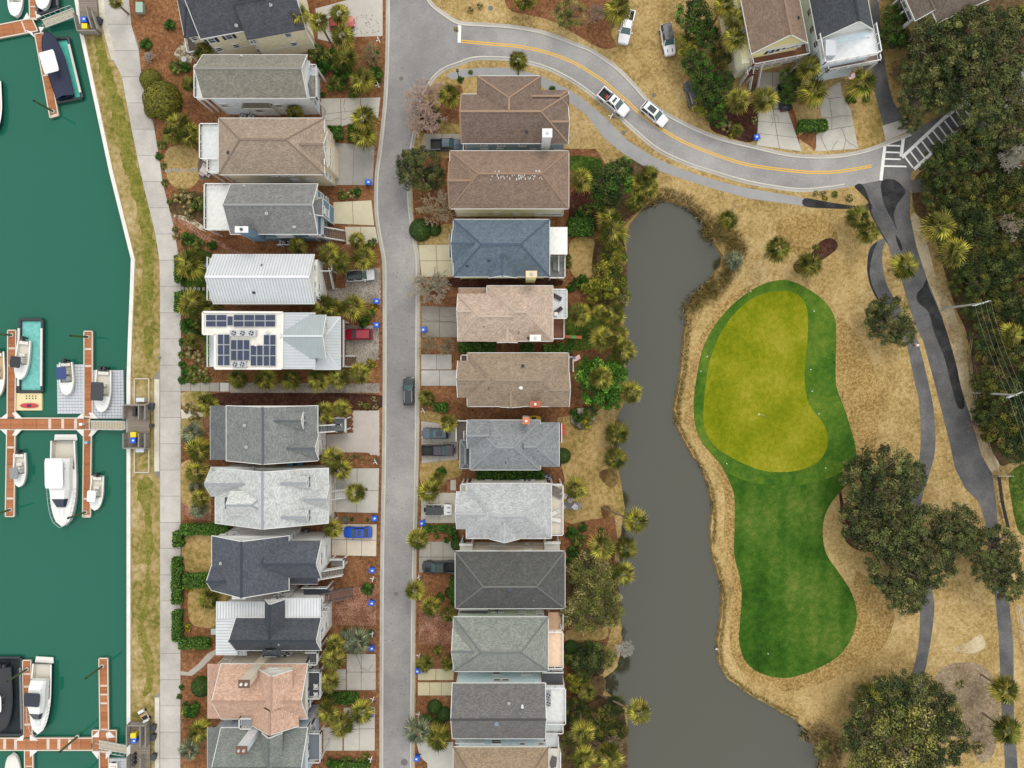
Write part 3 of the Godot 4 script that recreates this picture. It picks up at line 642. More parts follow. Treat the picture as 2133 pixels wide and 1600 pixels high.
# roof over a rectangle at eave height h. axis "x" or "z": way of the ridge; i0, i1: hip lengths in metres at the two ends (0 is a gable, -1 an end that runs into another roof)
func roof(r, h, rise, axis, i0, i1, m, wall_m, cap_m, seam := false, trim = null):
	var c = rect4(r, h)
	if axis == "z": c = [c[3], c[0], c[1], c[2]]   # turned so that the ridge runs from the c0-c3 end to the c1-c2 end
	var along = (c[1] - c[0]).normalized()
	var a = (c[0] + c[3]) / 2 + along * maxf(i0, 0.0) + Vector3(0, rise, 0)
	var b = (c[1] + c[2]) / 2 - along * maxf(i1, 0.0) + Vector3(0, rise, 0)
	var s = mb()
	slope(s, [c[0], a, b, c[1]]); slope(s, [c[2], b, a, c[3]])
	if i0 > 0: slope(s, [c[3], a, c[0]])
	if i1 > 0: slope(s, [c[1], b, c[2]])
	var o = obj("roof", s, m, house, true)
	s = mb(); quad(s, c[0] + Vector3(0, -0.02, 0), c[3] + Vector3(0, -0.02, 0), c[2] + Vector3(0, -0.02, 0), c[1] + Vector3(0, -0.02, 0))
	obj("soffit", s, plain(225, 225, 220), o, true)
	var white = plain(236, 236, 232, 0.6) if trim == null else trim
	var eaves = [[c[0], c[1]], [c[2], c[3]]]
	if i0 < 0 or i1 < 0:         # a roof that grows out of another one: its eaves carry plain shingled edges
		for e in eaves: s = mb(); beam(s, e[0] + Vector3(0, -0.06, 0), e[1] + Vector3(0, -0.06, 0), 0.08, 0.12); obj("eave_edge", s, m, o, true)
		eaves = []
	if i0 > 0: eaves.append([c[3], c[0]])
	elif i0 == 0: eaves.append_array([[c[3], a], [a, c[0]]])
	if i1 > 0: eaves.append([c[1], c[2]])
	elif i1 == 0: eaves.append_array([[c[1], b], [b, c[2]]])
	if not eaves.is_empty():
		s = mb()
		for e in eaves: beam(s, e[0] + Vector3(0, -0.08, 0), e[1] + Vector3(0, -0.08, 0), 0.10, 0.2)
		obj("gutter", s, white, o, true)
	if a.distance_to(b) > 0.3:
		s = mb(); beam(s, a + Vector3(0, 0.03, 0), b + Vector3(0, 0.03, 0), 0.32, 0.09); obj("ridge_cap", s, cap_m, o, true)
	for e in ([[a, c[0]], [a, c[3]]] if i0 > 0 else []) + ([[b, c[1]], [b, c[2]]] if i1 > 0 else []):
		s = mb(); beam(s, e[0] + Vector3(0, 0.01, 0), e[1] + Vector3(0, 0.01, 0), 0.24, 0.06); obj("hip_cap", s, cap_m, o, true)
	if i0 == 0: gable(c[3], c[0], a, along * 0.4, wall_m)
	if i1 == 0: gable(c[1], c[2], b, along * -0.4, wall_m)
	if seam: seams(o, c, a, b, along)
	return o
func gable(p, q, top, inset, m):
	var s = mb()
	var d = Vector3(0, -0.12, 0)
	tri(s, p + inset + d, q + inset + d, top + inset + d)
	tri(s, p + inset * 1.3 + d, top + inset * 1.3 + d, q + inset * 1.3 + d)
	obj("gable", s, m, house, true)
func seams(o, c, a, b, along):      # standing seams up both slopes
	var s = mb()
	var n = int(c[0].distance_to(c[1]) / 0.45)
	for side in [[c[0], c[1]], [c[3], c[2]]]:
		for i in n:
			var t = (i + 0.5) / n
			var lo = side[0].lerp(side[1], t)
			var ta = clampf((lo - a).dot(along) / maxf(a.distance_to(b), 0.01), 0, 1)
			var hi = a.lerp(b, ta)
			var d = (lo - a).dot(along) - ta * a.distance_to(b)
			if absf(d) > 0.05:
				var full = absf((side[0] - a).dot(along)) if d < 0 else absf((side[1] - b).dot(along))
				hi = hi.lerp(side[0] if d < 0 else side[1], clampf(absf(d) / maxf(full, 0.01), 0, 1))
			beam(s, lo + Vector3(0, 0.03, 0), hi + Vector3(0, 0.03, 0), 0.07, 0.07)
	var q = obj("standing_seams", s, plain(186, 192, 196, 0.4), o, true)
	q.set_meta("kind", "stuff")
func walls(r, h, m, over := 0.45, y0 := 0.0):
	var c = shrink(rect4(r, h), over)
	var s = mb(); prism(s, c, y0, h - 0.03)
	obj("wall", s, painted(m), house, true)
	for i in 4:
		var n = (c[(i + 1) % 4] - c[i]); n.y = 0
		wall_planes.append([c[i], Vector3(n.z, 0, -n.x).normalized(), c[(i + 1) % 4], h])
	# corner boards and a belt course
	var s2
	for p in c:
		s2 = mb(); tube_box(s2, p, 0.16, y0, h - 0.05); obj("corner_board", s2, plain(236, 236, 232, 0.6), house, true)
	if h - y0 > 5.0:
		s = mb()
		for i in 4: beam(s, Vector3(c[i].x, 3.0, c[i].z), Vector3(c[(i + 1) % 4].x, 3.0, c[(i + 1) % 4].z), 0.1, 0.22)
		obj("belt_course", s, plain(236, 236, 232, 0.6), house, true)
func painted(m) -> StandardMaterial3D:      # fresh house paint, up to the 0.85 of good white
	var key = "painted_%s" % m.albedo_color.to_html()
	if not mats.has(key):
		var q = m.duplicate(); var c = m.albedo_color.srgb_to_linear()
		c *= minf(1.35, 0.82 / maxf(c.r, maxf(c.g, c.b))); c.a = 1.0
		q.albedo_color = c.linear_to_srgb(); mats[key] = q
	return mats[key]
func tube_box(s, p, w, y0, y1):
	bx(s, Vector3(p.x - w / 2, y0, p.z - w / 2), Vector3(p.x + w / 2, y1, p.z + w / 2))
# windows seen at pixels: each is set in the wall that the line of sight meets first
func windows(list, w := 1.0, hh := 1.4, shutters = null, glass = null):
	for it in list:
		var d = ray(it[0], it[1])
		var best = 1e9
		var hit = null
		for pl in wall_planes:
			if d.dot(pl[1]) >= 0: continue
			var t = (pl[0] - Vector3(0, EYE, 0)).dot(pl[1]) / d.dot(pl[1])
			var p = Vector3(0, EYE, 0) + d * t
			var u = (p - pl[0]).dot((Vector3(pl[2].x, 0, pl[2].z) - Vector3(pl[0].x, 0, pl[0].z)).normalized())
			var l = Vector2(pl[2].x - pl[0].x, pl[2].z - pl[0].z).length()
			if t < best and u > 0 and u < l and p.y > 0.5 and p.y < pl[3] + 2.5: best = t; hit = [p, pl[1]]
		if hit == null: continue
		window_at(hit[0], hit[1], it[2] if it.size() > 2 else w, it[3] if it.size() > 3 else hh, shutters)
func window_at(p, n, w, hh, shutters = null):
	var z = Vector3(n.x, 0, n.z).normalized()
	var x = Vector3.UP.cross(z)
	var t = Transform3D(Basis(x, Vector3.UP, z), p)
	var s = mb()
	box_at(s, t * Transform3D(Basis.IDENTITY, Vector3(0, hh / 2 + 0.06, 0.06)), Vector3(w + 0.3, 0.14, 0.14)); box_at(s, t * Transform3D(Basis.IDENTITY, Vector3(0, -hh / 2 - 0.06, 0.08)), Vector3(w + 0.34, 0.14, 0.2))
	box_at(s, t * Transform3D(Basis.IDENTITY, Vector3(w / 2 + 0.06, 0, 0.06)), Vector3(0.13, hh, 0.12)); box_at(s, t * Transform3D(Basis.IDENTITY, Vector3(-w / 2 - 0.06, 0, 0.06)), Vector3(0.13, hh, 0.12))
	box_at(s, t * Transform3D(Basis.IDENTITY, Vector3(0, 0, 0.05)), Vector3(w, 0.08, 0.05))
	var f = obj("window", s, plain(240, 240, 238, 0.5), house, true)
	s = mb(); box_at(s, t * Transform3D(Basis.IDENTITY, Vector3(0, 0, 0.02)), Vector3(w, hh, 0.04))
	obj("pane", s, plain(58, 66, 76, 0.08), f, true)
	if shutters:
		for e in [-1, 1]:
			s = mb(); box_at(s, t * Transform3D(Basis.IDENTITY, Vector3(e * (w / 2 + 0.36), 0, 0.05)), Vector3(0.42, hh + 0.1, 0.07))
			obj("shutter", s, shutters, f, true)
# a raised deck: rectangle, height, floor colour, railing sides out of "nesw", under: posts to the ground
func deck(r, h, m, rails := "", rail_m = null, called := "deck", posts := true):
	var c = rect4(r, h)
	var s = mb(); prism(s, c, h - 0.22, h)
	var o = obj(called, s, m, house, true)
	var white = plain(240, 240, 238, 0.55) if rail_m == null else rail_m
	var sides = {"n": [0, 1], "e": [1, 2], "s": [2, 3], "w": [3, 0]}
	for k in rails:
		railing(c[sides[k][0]], c[sides[k][1]], white, o)
	if posts:
		for p in shrink(c, 0.15):
			s = mb(); tube_box(s, p, 0.22, 0.0, h - 0.22); obj("post", s, white, o, true)
	return o
func railing(a, b, m, parent):
	var s = mb()
	var up = Vector3(0, 1.0, 0)
	beam(s, a + up, b + up, 0.14, 0.08); beam(s, a + up * 0.12, b + up * 0.12, 0.06, 0.06)
	var l = a.distance_to(b)
	for i in int(l / 0.28) + 1:
		var p = a.lerp(b, i / (l / 0.28))
		beam(s, p + up * 0.1, p + up, 0.04, 0.04)
	for i in int(l / 1.8) + 2:
		var p = a.lerp(b, float(i) / (int(l / 1.8) + 1))
		beam(s, p, p + up * 1.1, 0.13, 0.13)
	obj("railing", s, m, parent, true)
# a flight of steps over a rectangle; way: side that is high ("n", "e", "s" or "w")
func stairs(r, h0, h1, way, m, rail_m, n := 10):
	var c = rect4(r, h0)
	var cc = {"e": [c[0], c[3], c[1], c[2]], "w": [c[1], c[2], c[0], c[3]], "s": [c[0], c[1], c[3], c[2]], "n": [c[3], c[2], c[0], c[1]]}[way]
	var s = mb()
	for k in 2: beam(s, cc[k] + Vector3(0, h0 - cc[k].y + 0.05, 0), cc[k + 2] + Vector3(0, h1 - cc[k].y - 0.15, 0), 0.1, 0.28)
	var o = obj("stairs", s, rail_m, house, true)
	for i in n:
		var a = cc[0].lerp(cc[2], (i + 0.05) / n); var b = cc[1].lerp(cc[3], (i + 0.05) / n)
		var a2 = cc[0].lerp(cc[2], (i + 0.95) / n); var b2 = cc[1].lerp(cc[3], (i + 0.95) / n)
		var y = lerpf(h0, h1, (i + 1.0) / n)
		s = mb(); prism(s, [a, b, b2, a2], y - 0.06, y); obj("step", s, m, o, true)
	for k in 2: railing(cc[k] + Vector3(0, h0 - cc[k].y, 0), cc[k + 2] + Vector3(0, h1 - cc[k].y, 0), rail_m, o)
func chimney(px, py, top, w, d, m, cap_m, flues := 1, pot = null):
	var p = P(px, py, top)
	var s = mb(); bx(s, Vector3(p.x - w / 2, 5.0, p.z - d / 2), Vector3(p.x + w / 2, top - 0.1, p.z + d / 2))
	var o = obj("chimney", s, m, house, true)
	s = mb(); bx(s, Vector3(p.x - w / 2 - 0.1, top - 0.12, p.z - d / 2 - 0.1), Vector3(p.x + w / 2 + 0.1, top + 0.04, p.z + d / 2 + 0.1)); obj("chimney_cap", s, cap_m, o, true)
	for i in flues:
		var q = p + Vector3((i - (flues - 1) / 2.0) * 0.75, 0, 0)
		s = mb(); tube(s, q, q + Vector3(0, 0.3, 0), 0.24, 0.2, 10); obj("flue", s, plain(205, 205, 205, 0.4) if pot == null else pot, o, true)
func vents(list, m = null):
	for v in list:
		var p = P(v[0], v[1], v[2])
		var s = mb(); tube(s, p + Vector3(0, -0.6, 0), p + Vector3(0, 0.25, 0), 0.09, 0.09, 8); tube(s, p + Vector3(0, -0.16, 0), p + Vector3(0, -0.1, 0), 0.28, 0.2, 8)
		obj("vent_pipe", s, plain(60, 60, 62) if m == null else m, house, true)
func white_(): return plain(238, 238, 236, 0.6)

func make_houses():
	var cap
	# --- row beside the promenade, from the north
	start_house("house", "charcoal-roofed cream house", "cream house with long charcoal shingle roof and dark shutters, set askew", [-125, -130, 123, 0], Vector2(514, 83), -0.185)
	var cream = grainy(232, 220, 186, "weather", 5.0); var m = shingle(92, 94, 100); cap = shingle(84, 86, 92)
	walls([-95, -140, 123, -19], 8.6, cream); walls([0, -60, 123, 0], 8.4, cream); walls([-125, -110, -90, -28], 7.6, cream)
	roof([-95, -142, 125, -19], 8.6, 3.6, "x", 0, 0, m, cream, cap); roof([0, -110, 125, 0], 8.4, 3.0, "x", -1, 0, m, cream, cap); roof([-127, -112, -88, -28], 7.6, 2.6, "x", 2.0, -1, m, cream, cap)
	windows([[441, 84], [477, 76]], 0.9, 1.3, plain(44, 50, 60)); windows([[457, 102], [492, 95], [527, 86], [541, 104], [600, 72], [612, 91], [404, 80]], 0.8, 1.1)
	windows([[650, 35], [652, 60]], 1.0, 1.6); vents([[491, 52, 10.2], [563, 9, 11]], plain(190, 190, 190))
	deck([-122, -28, -95, 10], 3.2, grainy(120, 112, 104, "boards", 2.0), "sw")
	start_house("house", "grey-gabled pale blue house", "pale blue house with weathered grey gable roof and white east balcony", [424, 114, 642, 204])
	var wl = grainy(214, 224, 236, "weather", 5.0); m = shingle(152, 148, 136); cap = shingle(166, 164, 158)
	walls([424, 114, 642, 204], 8.5, wl); roof([422, 114, 640, 205], 8.5, 3.0, "x", 0, 0, m, white_(), cap)
	deck([410, 140, 428, 208], 5.6, grainy(240, 240, 238, "weather", 3.0), "nws"); deck([642, 140, 662, 208], 5.4, grainy(226, 228, 230, "weather", 3.0), "nes")
	roof([634, 158, 660, 204], 6.0, 1.2, "x", -1, 0.9, m, wl, cap, false)
	walls([505, 204, 566, 222], 4.6, wl, 0.2); roof([503, 203, 568, 226], 4.6, 0.8, "x", 0.7, 0.7, shingle(120, 116, 106), wl, cap)
	windows([[424, 218], [442, 218], [467, 219], [581, 220], [540, 230]], 1.0, 1.2); windows([[646, 139], [650, 152], [655, 185], [656, 213]], 0.9, 1.4); vents([[502, 117, 9], [508, 167, 10], [567, 156, 10.5]], plain(210, 210, 206))
	start_house("house", "beige hip-roofed cream house", "cream house with broad beige hipped roof and white seaward deck", [455, 246, 676, 364])
	wl = grainy(240, 222, 190, "weather", 5.0); m = shingle(174, 156, 138); cap = shingle(158, 140, 124)
	walls([455, 246, 676, 364], 8.5, wl); roof([455, 246, 676, 364], 8.5, 3.4, "x", 4.6, 5.0, m, wl, cap)
	walls([640, 276, 682, 346], 8.3, wl, 0.3); roof([630, 274, 682, 348], 8.3, 2.4, "x", -1, 0, m, wl, cap)
	deck([421, 262, 458, 334], 5.8, grainy(226, 230, 230, "weather", 4.0), "nws"); deck([437, 334, 458, 362], 5.7, grainy(226, 230, 230, "weather", 4.0), "ws")
	windows([[677, 300], [677, 312], [677, 324], [677, 336], [687, 316], [687, 328], [687, 340]], 0.9, 1.0); windows([[572, 364], [588, 364], [604, 364], [615, 374], [645, 374], [468, 369]], 1.0, 0.9); windows([[679, 365], [686, 370]], 0.8, 1.2); vents([[474, 317, 10.4]])
	start_house("house", "grey-roofed blue house", "slate-blue house with grey gable roof, tall blue chimney and white deck", [481, 383, 660, 488])
	wl = grainy(112, 138, 158, "weather", 5.0); m = shingle(142, 142, 140); cap = shingle(176, 178, 176)
	walls([484, 384, 660, 488], 8.5, wl); roof([480, 383, 662, 488], 8.5, 3.0, "x", 0, 0, m, white_(), cap)
	walls([634, 408, 672, 450], 7.8, wl, 0.2); roof([630, 412, 672, 450], 9.2, 1.5, "z", 0, 0.8, shingle(122, 122, 122), wl, cap)
	deck([431, 386, 484, 480], 5.6, grainy(236, 236, 232, "weather", 4.0), "nws"); deck([647, 449, 674, 492], 5.0, grainy(206, 218, 224, "weather", 3.0), "es")
	chimney(503, 478, 13.0, 1.8, 0.75, wl, white_(), 1, plain(72, 78, 86)); stairs([674, 482, 719, 503], 0.2, 4.2, "w", grainy(150, 128, 112, "boards", 2.0), white_(), 12)
	windows([[670, 410], [681, 418], [672, 435], [680, 444], [676, 466]], 0.9, 1.3); windows([[594, 491, 2.4, 1.0], [476, 488]], 1.0, 1.2); vents([[508, 388, 9], [554, 444, 11], [612, 472, 9.5]], plain(200, 200, 198))
	deck([582, 500, 630, 512], 2.0, white_(), "s")
	start_house("house", "white metal-roofed house", "long house under plain white standing-seam metal gable roof", [444, 530, 655, 633])
	wl = grainy(246, 244, 234, "weather", 5.0); m = grainy(224, 227, 229, "weather", 11.0, 0.45); cap = plain(240, 242, 244, 0.4)
	walls([446, 531, 653, 632], 8.5, wl); roof([444, 530, 655, 633], 8.5, 3.0, "x", 0, 0, m, wl, cap, true)
	walls([640, 540, 662, 618], 6.0, wl, 0.1); windows([[654, 558], [654, 592], [654, 614], [664, 597], [664, 617]], 0.7, 1.1); vents([[545, 553, 10], [528, 609, 10]])
	deck([437, 538, 450, 626], 5.2, plain(236, 236, 234), "w"); var brown = grainy(150, 122, 98, "boards", 2.0)
	deck([666, 549, 694, 566], 3.0, brown, "nes"); stairs([679, 566, 697, 603], 0.2, 3.0, "n", brown, white_(), 12)
	build_solar_house()
	start_house("house", "grey-roofed house with arched dormer", "house with broad mid-grey shingle roof and arched white dormer window", [439, 845, 662, 960])
	wl = grainy(236, 232, 222, "weather", 5.0); m = shingle(140, 142, 140); cap = shingle(112, 118, 124)
	walls([471, 846, 660, 958], 7.2, wl); roof([471, 845, 662, 960], 7.2, 4.2, "z", 0, 0, m, wl, cap)
	walls([441, 846, 480, 956], 5.8, wl); shed([438, 845, 474, 958], 5.9, 7.1, "w", shingle(114, 118, 118))
	dormer([574, 859, 632, 893], 9.2, 1.3, m, cap, true); roof([592, 905, 664, 958], 7.4, 2.2, "x", -1, 0, m, wl, cap)
	windows([[670, 921], [672, 930], [671, 940]], 0.7, 1.0); vents([[508, 887, 10], [512, 932, 10], [593, 946, 9.5], [600, 856, 9]], plain(190, 192, 192))
	deck([694, 870, 722, 897], 3.4, plain(112, 116, 120), "ne"); stairs([660, 884, 700, 898], 3.4, 5.6, "w", plain(120, 124, 128), white_(), 8); stairs([704, 880, 722, 900], 0.2, 3.4, "n", plain(120, 124, 128), white_(), 8)
	start_house("house", "pale grey-roofed house with twin dormers", "house with pale grey shingle roof, twin east dormers and raised clerestory", [448, 975, 683, 1089])
	m = shingle(206, 208, 206); cap = shingle(176, 182, 188); wl = grainy(226, 224, 216, "weather", 5.0)
	walls([450, 976, 682, 1088], 7.2, wl); roof([448, 975, 684, 1090], 7.2, 4.3, "z", 0, 0, m, wl, cap)
	walls([444, 974, 500, 1032], 7.2, wl); roof([440, 973, 530, 1034], 7.3, 2.6, "x", 0, -1, m, wl, cap); roof([480, 1024, 560, 1073], 9.9, 1.9, "x", 0, 2.0, shingle(220, 222, 218), wl, cap); walls([482, 1026, 540, 1071], 9.9, wl, 0.3, 7.0)
	dormer([590, 992, 642, 1017], 9.2, 1.2, m, cap, false); dormer([590, 1062, 642, 1087], 9.2, 1.2, m, cap, false); roof([640, 1011, 686, 1062], 7.4, 1.9, "x", -1, 0, m, wl, cap)
	var s = mb(); flat_poly(s, rect4([468, 1036, 480, 1060], 9.5), 9.5); obj("skylight", s, plain(52, 64, 84, 0.1), house, true)
	deck([684, 974, 696, 1088], 3.0, grainy(200, 190, 178, "boards", 2.0), ""); stairs([688, 1017, 732, 1034], 0.2, 3.0, "w", white_(), white_(), 12); vents([[544, 995, 10.5], [531, 1020, 10.5], [442, 976, 8.5]], plain(180, 180, 180))
	start_house("house", "slate-roofed white house", "white house with dark slate-grey cross-gabled shingle roof", [441, 1116, 668, 1230])
	m = shingle(96, 100, 108); cap = shingle(82, 88, 98); wl = grainy(238, 238, 236, "weather", 5.0)
	walls([443, 1117, 600, 1229], 8.6, wl); roof([441, 1116, 602, 1230], 8.6, 3.8, "z", 0, 0, m, wl, cap)
	walls([445, 1180, 500, 1226], 8.6, wl); roof([440, 1180, 520, 1229], 8.6, 1.9, "x", 0, -1, m, wl, cap); walls([590, 1128, 667, 1203], 8.5, wl); roof([560, 1127, 669, 1204], 8.6, 2.9, "x", -1, 0, m, wl, cap)
	walls([604, 1200, 660, 1216], 6.6, wl, 0.1); shed([603, 1202, 662, 1217], 6.6, 7.4, "s", shingle(86, 90, 96)); chimney(497, 1239, 9.6, 1.9, 1.2, white_(), white_(), 1)
	windows([[476, 1106], [490, 1106], [464, 1116], [478, 1116], [493, 1116], [527, 1117], [543, 1116], [584, 1116], [610, 1117]], 1.0, 0.9); windows([[668, 1158], [668, 1170], [679, 1142], [679, 1155]], 0.9, 1.4); vents([[459, 1175, 10], [493, 1164, 11]], plain(200, 200, 200))
	deck([690, 1163, 718, 1180], 2.4, plain(124, 120, 116), "ne"); stairs([672, 1180, 715, 1196], 2.2, 4.6, "w", plain(140, 134, 128), white_(), 9)
	start_house("house", "house with white metal porch roofs", "house with dark shingle gables and white metal porch roofs around them", [450, 1247, 668, 1365])
	m = shingle(88, 92, 98); cap = shingle(74, 80, 88); wl = grainy(224, 224, 220, "weather", 5.0); var metal = grainy(226, 229, 231, "weather", 11.0, 0.45)
	walls([494, 1286, 666, 1352], 9.2, wl); roof([491, 1287, 669, 1355], 9.2, 2.9, "x", 0, 0, m, wl, cap)
	walls([554, 1250, 590, 1300], 9.2, wl); roof([552, 1249, 592, 1335], 9.4, 2.4, "z", -1, 0, m, wl, cap)
	walls([588, 1250, 667, 1300], 7.6, wl); shed([585, 1247, 668, 1311], 7.8, 9.7, "n", metal, true); shed([450, 1254, 556, 1289], 7.0, 8.0, "n", metal, true); shed([450, 1286, 494, 1365], 7.0, 8.2, "w", metal, true); walls([456, 1258, 552, 1360], 6.9, wl)
	shed([494, 1350, 514, 1365], 7.0, 7.4, "s", metal, true); roof([547, 1349, 584, 1368], 9.3, 1.6, "z", 1.0, -1, m, wl, cap)
	windows([[575, 1245], [587, 1245], [586, 1234], [598, 1234]], 0.9, 1.2); windows([[667, 1253], [667, 1268], [667, 1284], [675, 1271], [670, 1316], [679, 1303], [668, 1326]], 0.9, 1.5); vents([[581, 1342, 11]], plain(210, 210, 210))
	stairs([682, 1222, 735, 1240], 0.2, 3.6, "w", grainy(150, 116, 104, "boards", 2.0), plain(110, 96, 90), 14); deck([632, 1222, 684, 1240], 3.6, plain(52, 58, 72), "n")
	start_house("house", "pink-roofed house", "house with salmon-pink shingle roof, cream chimney and big dormers", [433, 1383, 640, 1497])
	m = shingle(214, 178, 156); cap = shingle(200, 166, 146); wl = grainy(186, 178, 164, "weather", 5.0)
	walls([462, 1385, 638, 1496], 9.0, wl); roof([460, 1383, 641, 1498], 9.0, 3.5, "x", 0, 0, m, wl, cap); walls([438, 1388, 470, 1492], 6.8, wl); shed([433, 1383, 464, 1497], 6.8, 9.0, "w", shingle(206, 168, 148))
	walls([544, 1398, 606, 1440], 11.4, grainy(222, 218, 204, "weather", 5.0), 0.3, 8.0); roof([541, 1396, 609, 1466], 11.4, 2.3, "z", -1, 0, m, grainy(222, 218, 204, "weather", 5.0), cap)
	walls([530, 1480, 618, 1510], 9.3, wl, 0.3); roof([526, 1464, 622, 1513], 9.6, 2.8, "z", 0, -1, m, wl, cap); chimney(508, 1425, 15.0, 1.5, 1.0, grainy(236, 224, 202, "weather", 3.0), plain(110, 80, 64), 2, plain(228, 226, 222))
	deck([503, 1491, 527, 1512], 9.2, plain(150, 156, 160), "wsn"); windows([[573, 1389]], 1.2, 1.0); windows([[640, 1387], [650, 1380], [636, 1404], [647, 1404], [634, 1433], [643, 1445], [634, 1452], [642, 1470], [655, 1372]], 0.9, 1.6, plain(44, 48, 56))
	windows([[592, 1364], [600, 1364]], 0.8, 1.0); deck([640, 1395, 670, 1450], 6.0, plain(72, 76, 84), "nes"); deck([640, 1355, 664, 1380], 6.0, plain(90, 92, 96), "nes")
	start_house("house", "grey-green-roofed house", "grey-green roofed house with tall white chimney beside pink-roofed house", [432, 1515, 640, 1632])
	m = shingle(138, 144, 138); cap = shingle(120, 126, 122); wl = grainy(178, 190, 206, "weather", 5.0)
	walls([462, 1518, 638, 1632], 9.0, wl); roof([460, 1516, 641, 1634], 9.0, 3.5, "x", 0, 0, m, wl, cap); walls([438, 1520, 470, 1630], 6.8, wl); shed([432, 1515, 464, 1634], 6.8, 9.0, "w", shingle(128, 134, 130))
	walls([549, 1530, 584, 1560], 11.2, wl, 0.3, 8.0); roof([545, 1527, 588, 1590], 11.2, 1.7, "z", -1, 0, m, wl, cap); chimney(503, 1563, 15.0, 1.5, 1.0, grainy(226, 232, 238, "weather", 3.0), plain(120, 82, 66), 2, plain(190, 190, 190))
	windows([[571, 1523]], 1.0, 0.9); windows([[642, 1520], [638, 1545], [648, 1540], [636, 1570], [645, 1565], [634, 1590], [652, 1512]], 0.9, 1.6, plain(44, 48, 56)); deck([642, 1522, 670, 1582], 6.0, plain(126, 134, 142), "nes")
	deck([506, 1350, 560, 1384], 3.2, plain(150, 140, 128), "")
	make_right_row()
	make_north_houses()
func shed(r, h0, h1, low, m, seam := false):     # a single slope; low: the side of the eave
	var c = rect4(r, h0)
	var c1 = rect4(r, h1)
	for k in {"w": [1, 2], "e": [0, 3], "n": [2, 3], "s": [0, 1]}[low]: c[k] = c1[k]
	var s = mb()
	slope(s, [c[0], c[3], c[2], c[1]])
	var o = obj("porch_roof", s, m, house, true)
	s = mb()
	for i in [{"n": 0, "e": 1, "s": 2, "w": 3}[low]]: beam(s, c[i] + Vector3(0, -0.09, 0), c[(i + 1) % 4] + Vector3(0, -0.09, 0), 0.1, 0.16)
	obj("gutter", s, white_(), o, true)
	if seam:
		s = mb()
		var e = {"w": [0, 3, 1, 2], "e": [1, 2, 0, 3], "n": [0, 1, 3, 2], "s": [3, 2, 0, 1]}[low]
		var n = int(c[e[0]].distance_to(c[e[1]]) / 0.45)
		for i in n: beam(s, c[e[0]].lerp(c[e[1]], (i + 0.5) / n) + Vector3(0, 0.03, 0), c[e[2]].lerp(c[e[3]], (i + 0.5) / n) + Vector3(0, 0.03, 0), 0.07, 0.07)
		var q = obj("standing_seams", s, plain(186, 192, 196, 0.4), o, true); q.set_meta("kind", "stuff")
	return o
func dormer(r, h, rise, m, cap, arched):          # gabled dormer that faces east
	walls([r[0] + 2, r[1] + 1, r[2] - 1, r[3] - 1], h, grainy(240, 240, 236, "weather", 4.0), 0.1, h - 1.6)
	roof(r, h, rise, "x", -1, 0, m, white_(), cap)
	var p = (Q(r[2], r[1], h) + Q(r[2], r[3], h)) / 2
	var s = mb(); box_at(s, Transform3D(Basis.IDENTITY, p + Vector3(0.0, -0.5, 0)), Vector3(0.16, 1.1, (Q(r[2], r[3], h) - Q(r[2], r[1], h)).z * 0.62)); var f = obj("window", s, white_(), house, true)
	for e in [-0.42, 0.42]:
		s = mb(); box_at(s, Transform3D(Basis.IDENTITY, p + Vector3(0.07, -0.45, e)), Vector3(0.06, 0.8, 0.7)); obj("pane", s, plain(70, 78, 88, 0.1), f, true)
	if arched: s = mb(); tube(s, p + Vector3(-0.06, 0.1, 0), p + Vector3(0.06, 0.1, 0), 0.8, 0.8, 16); obj("arch", s, white_(), f, true)
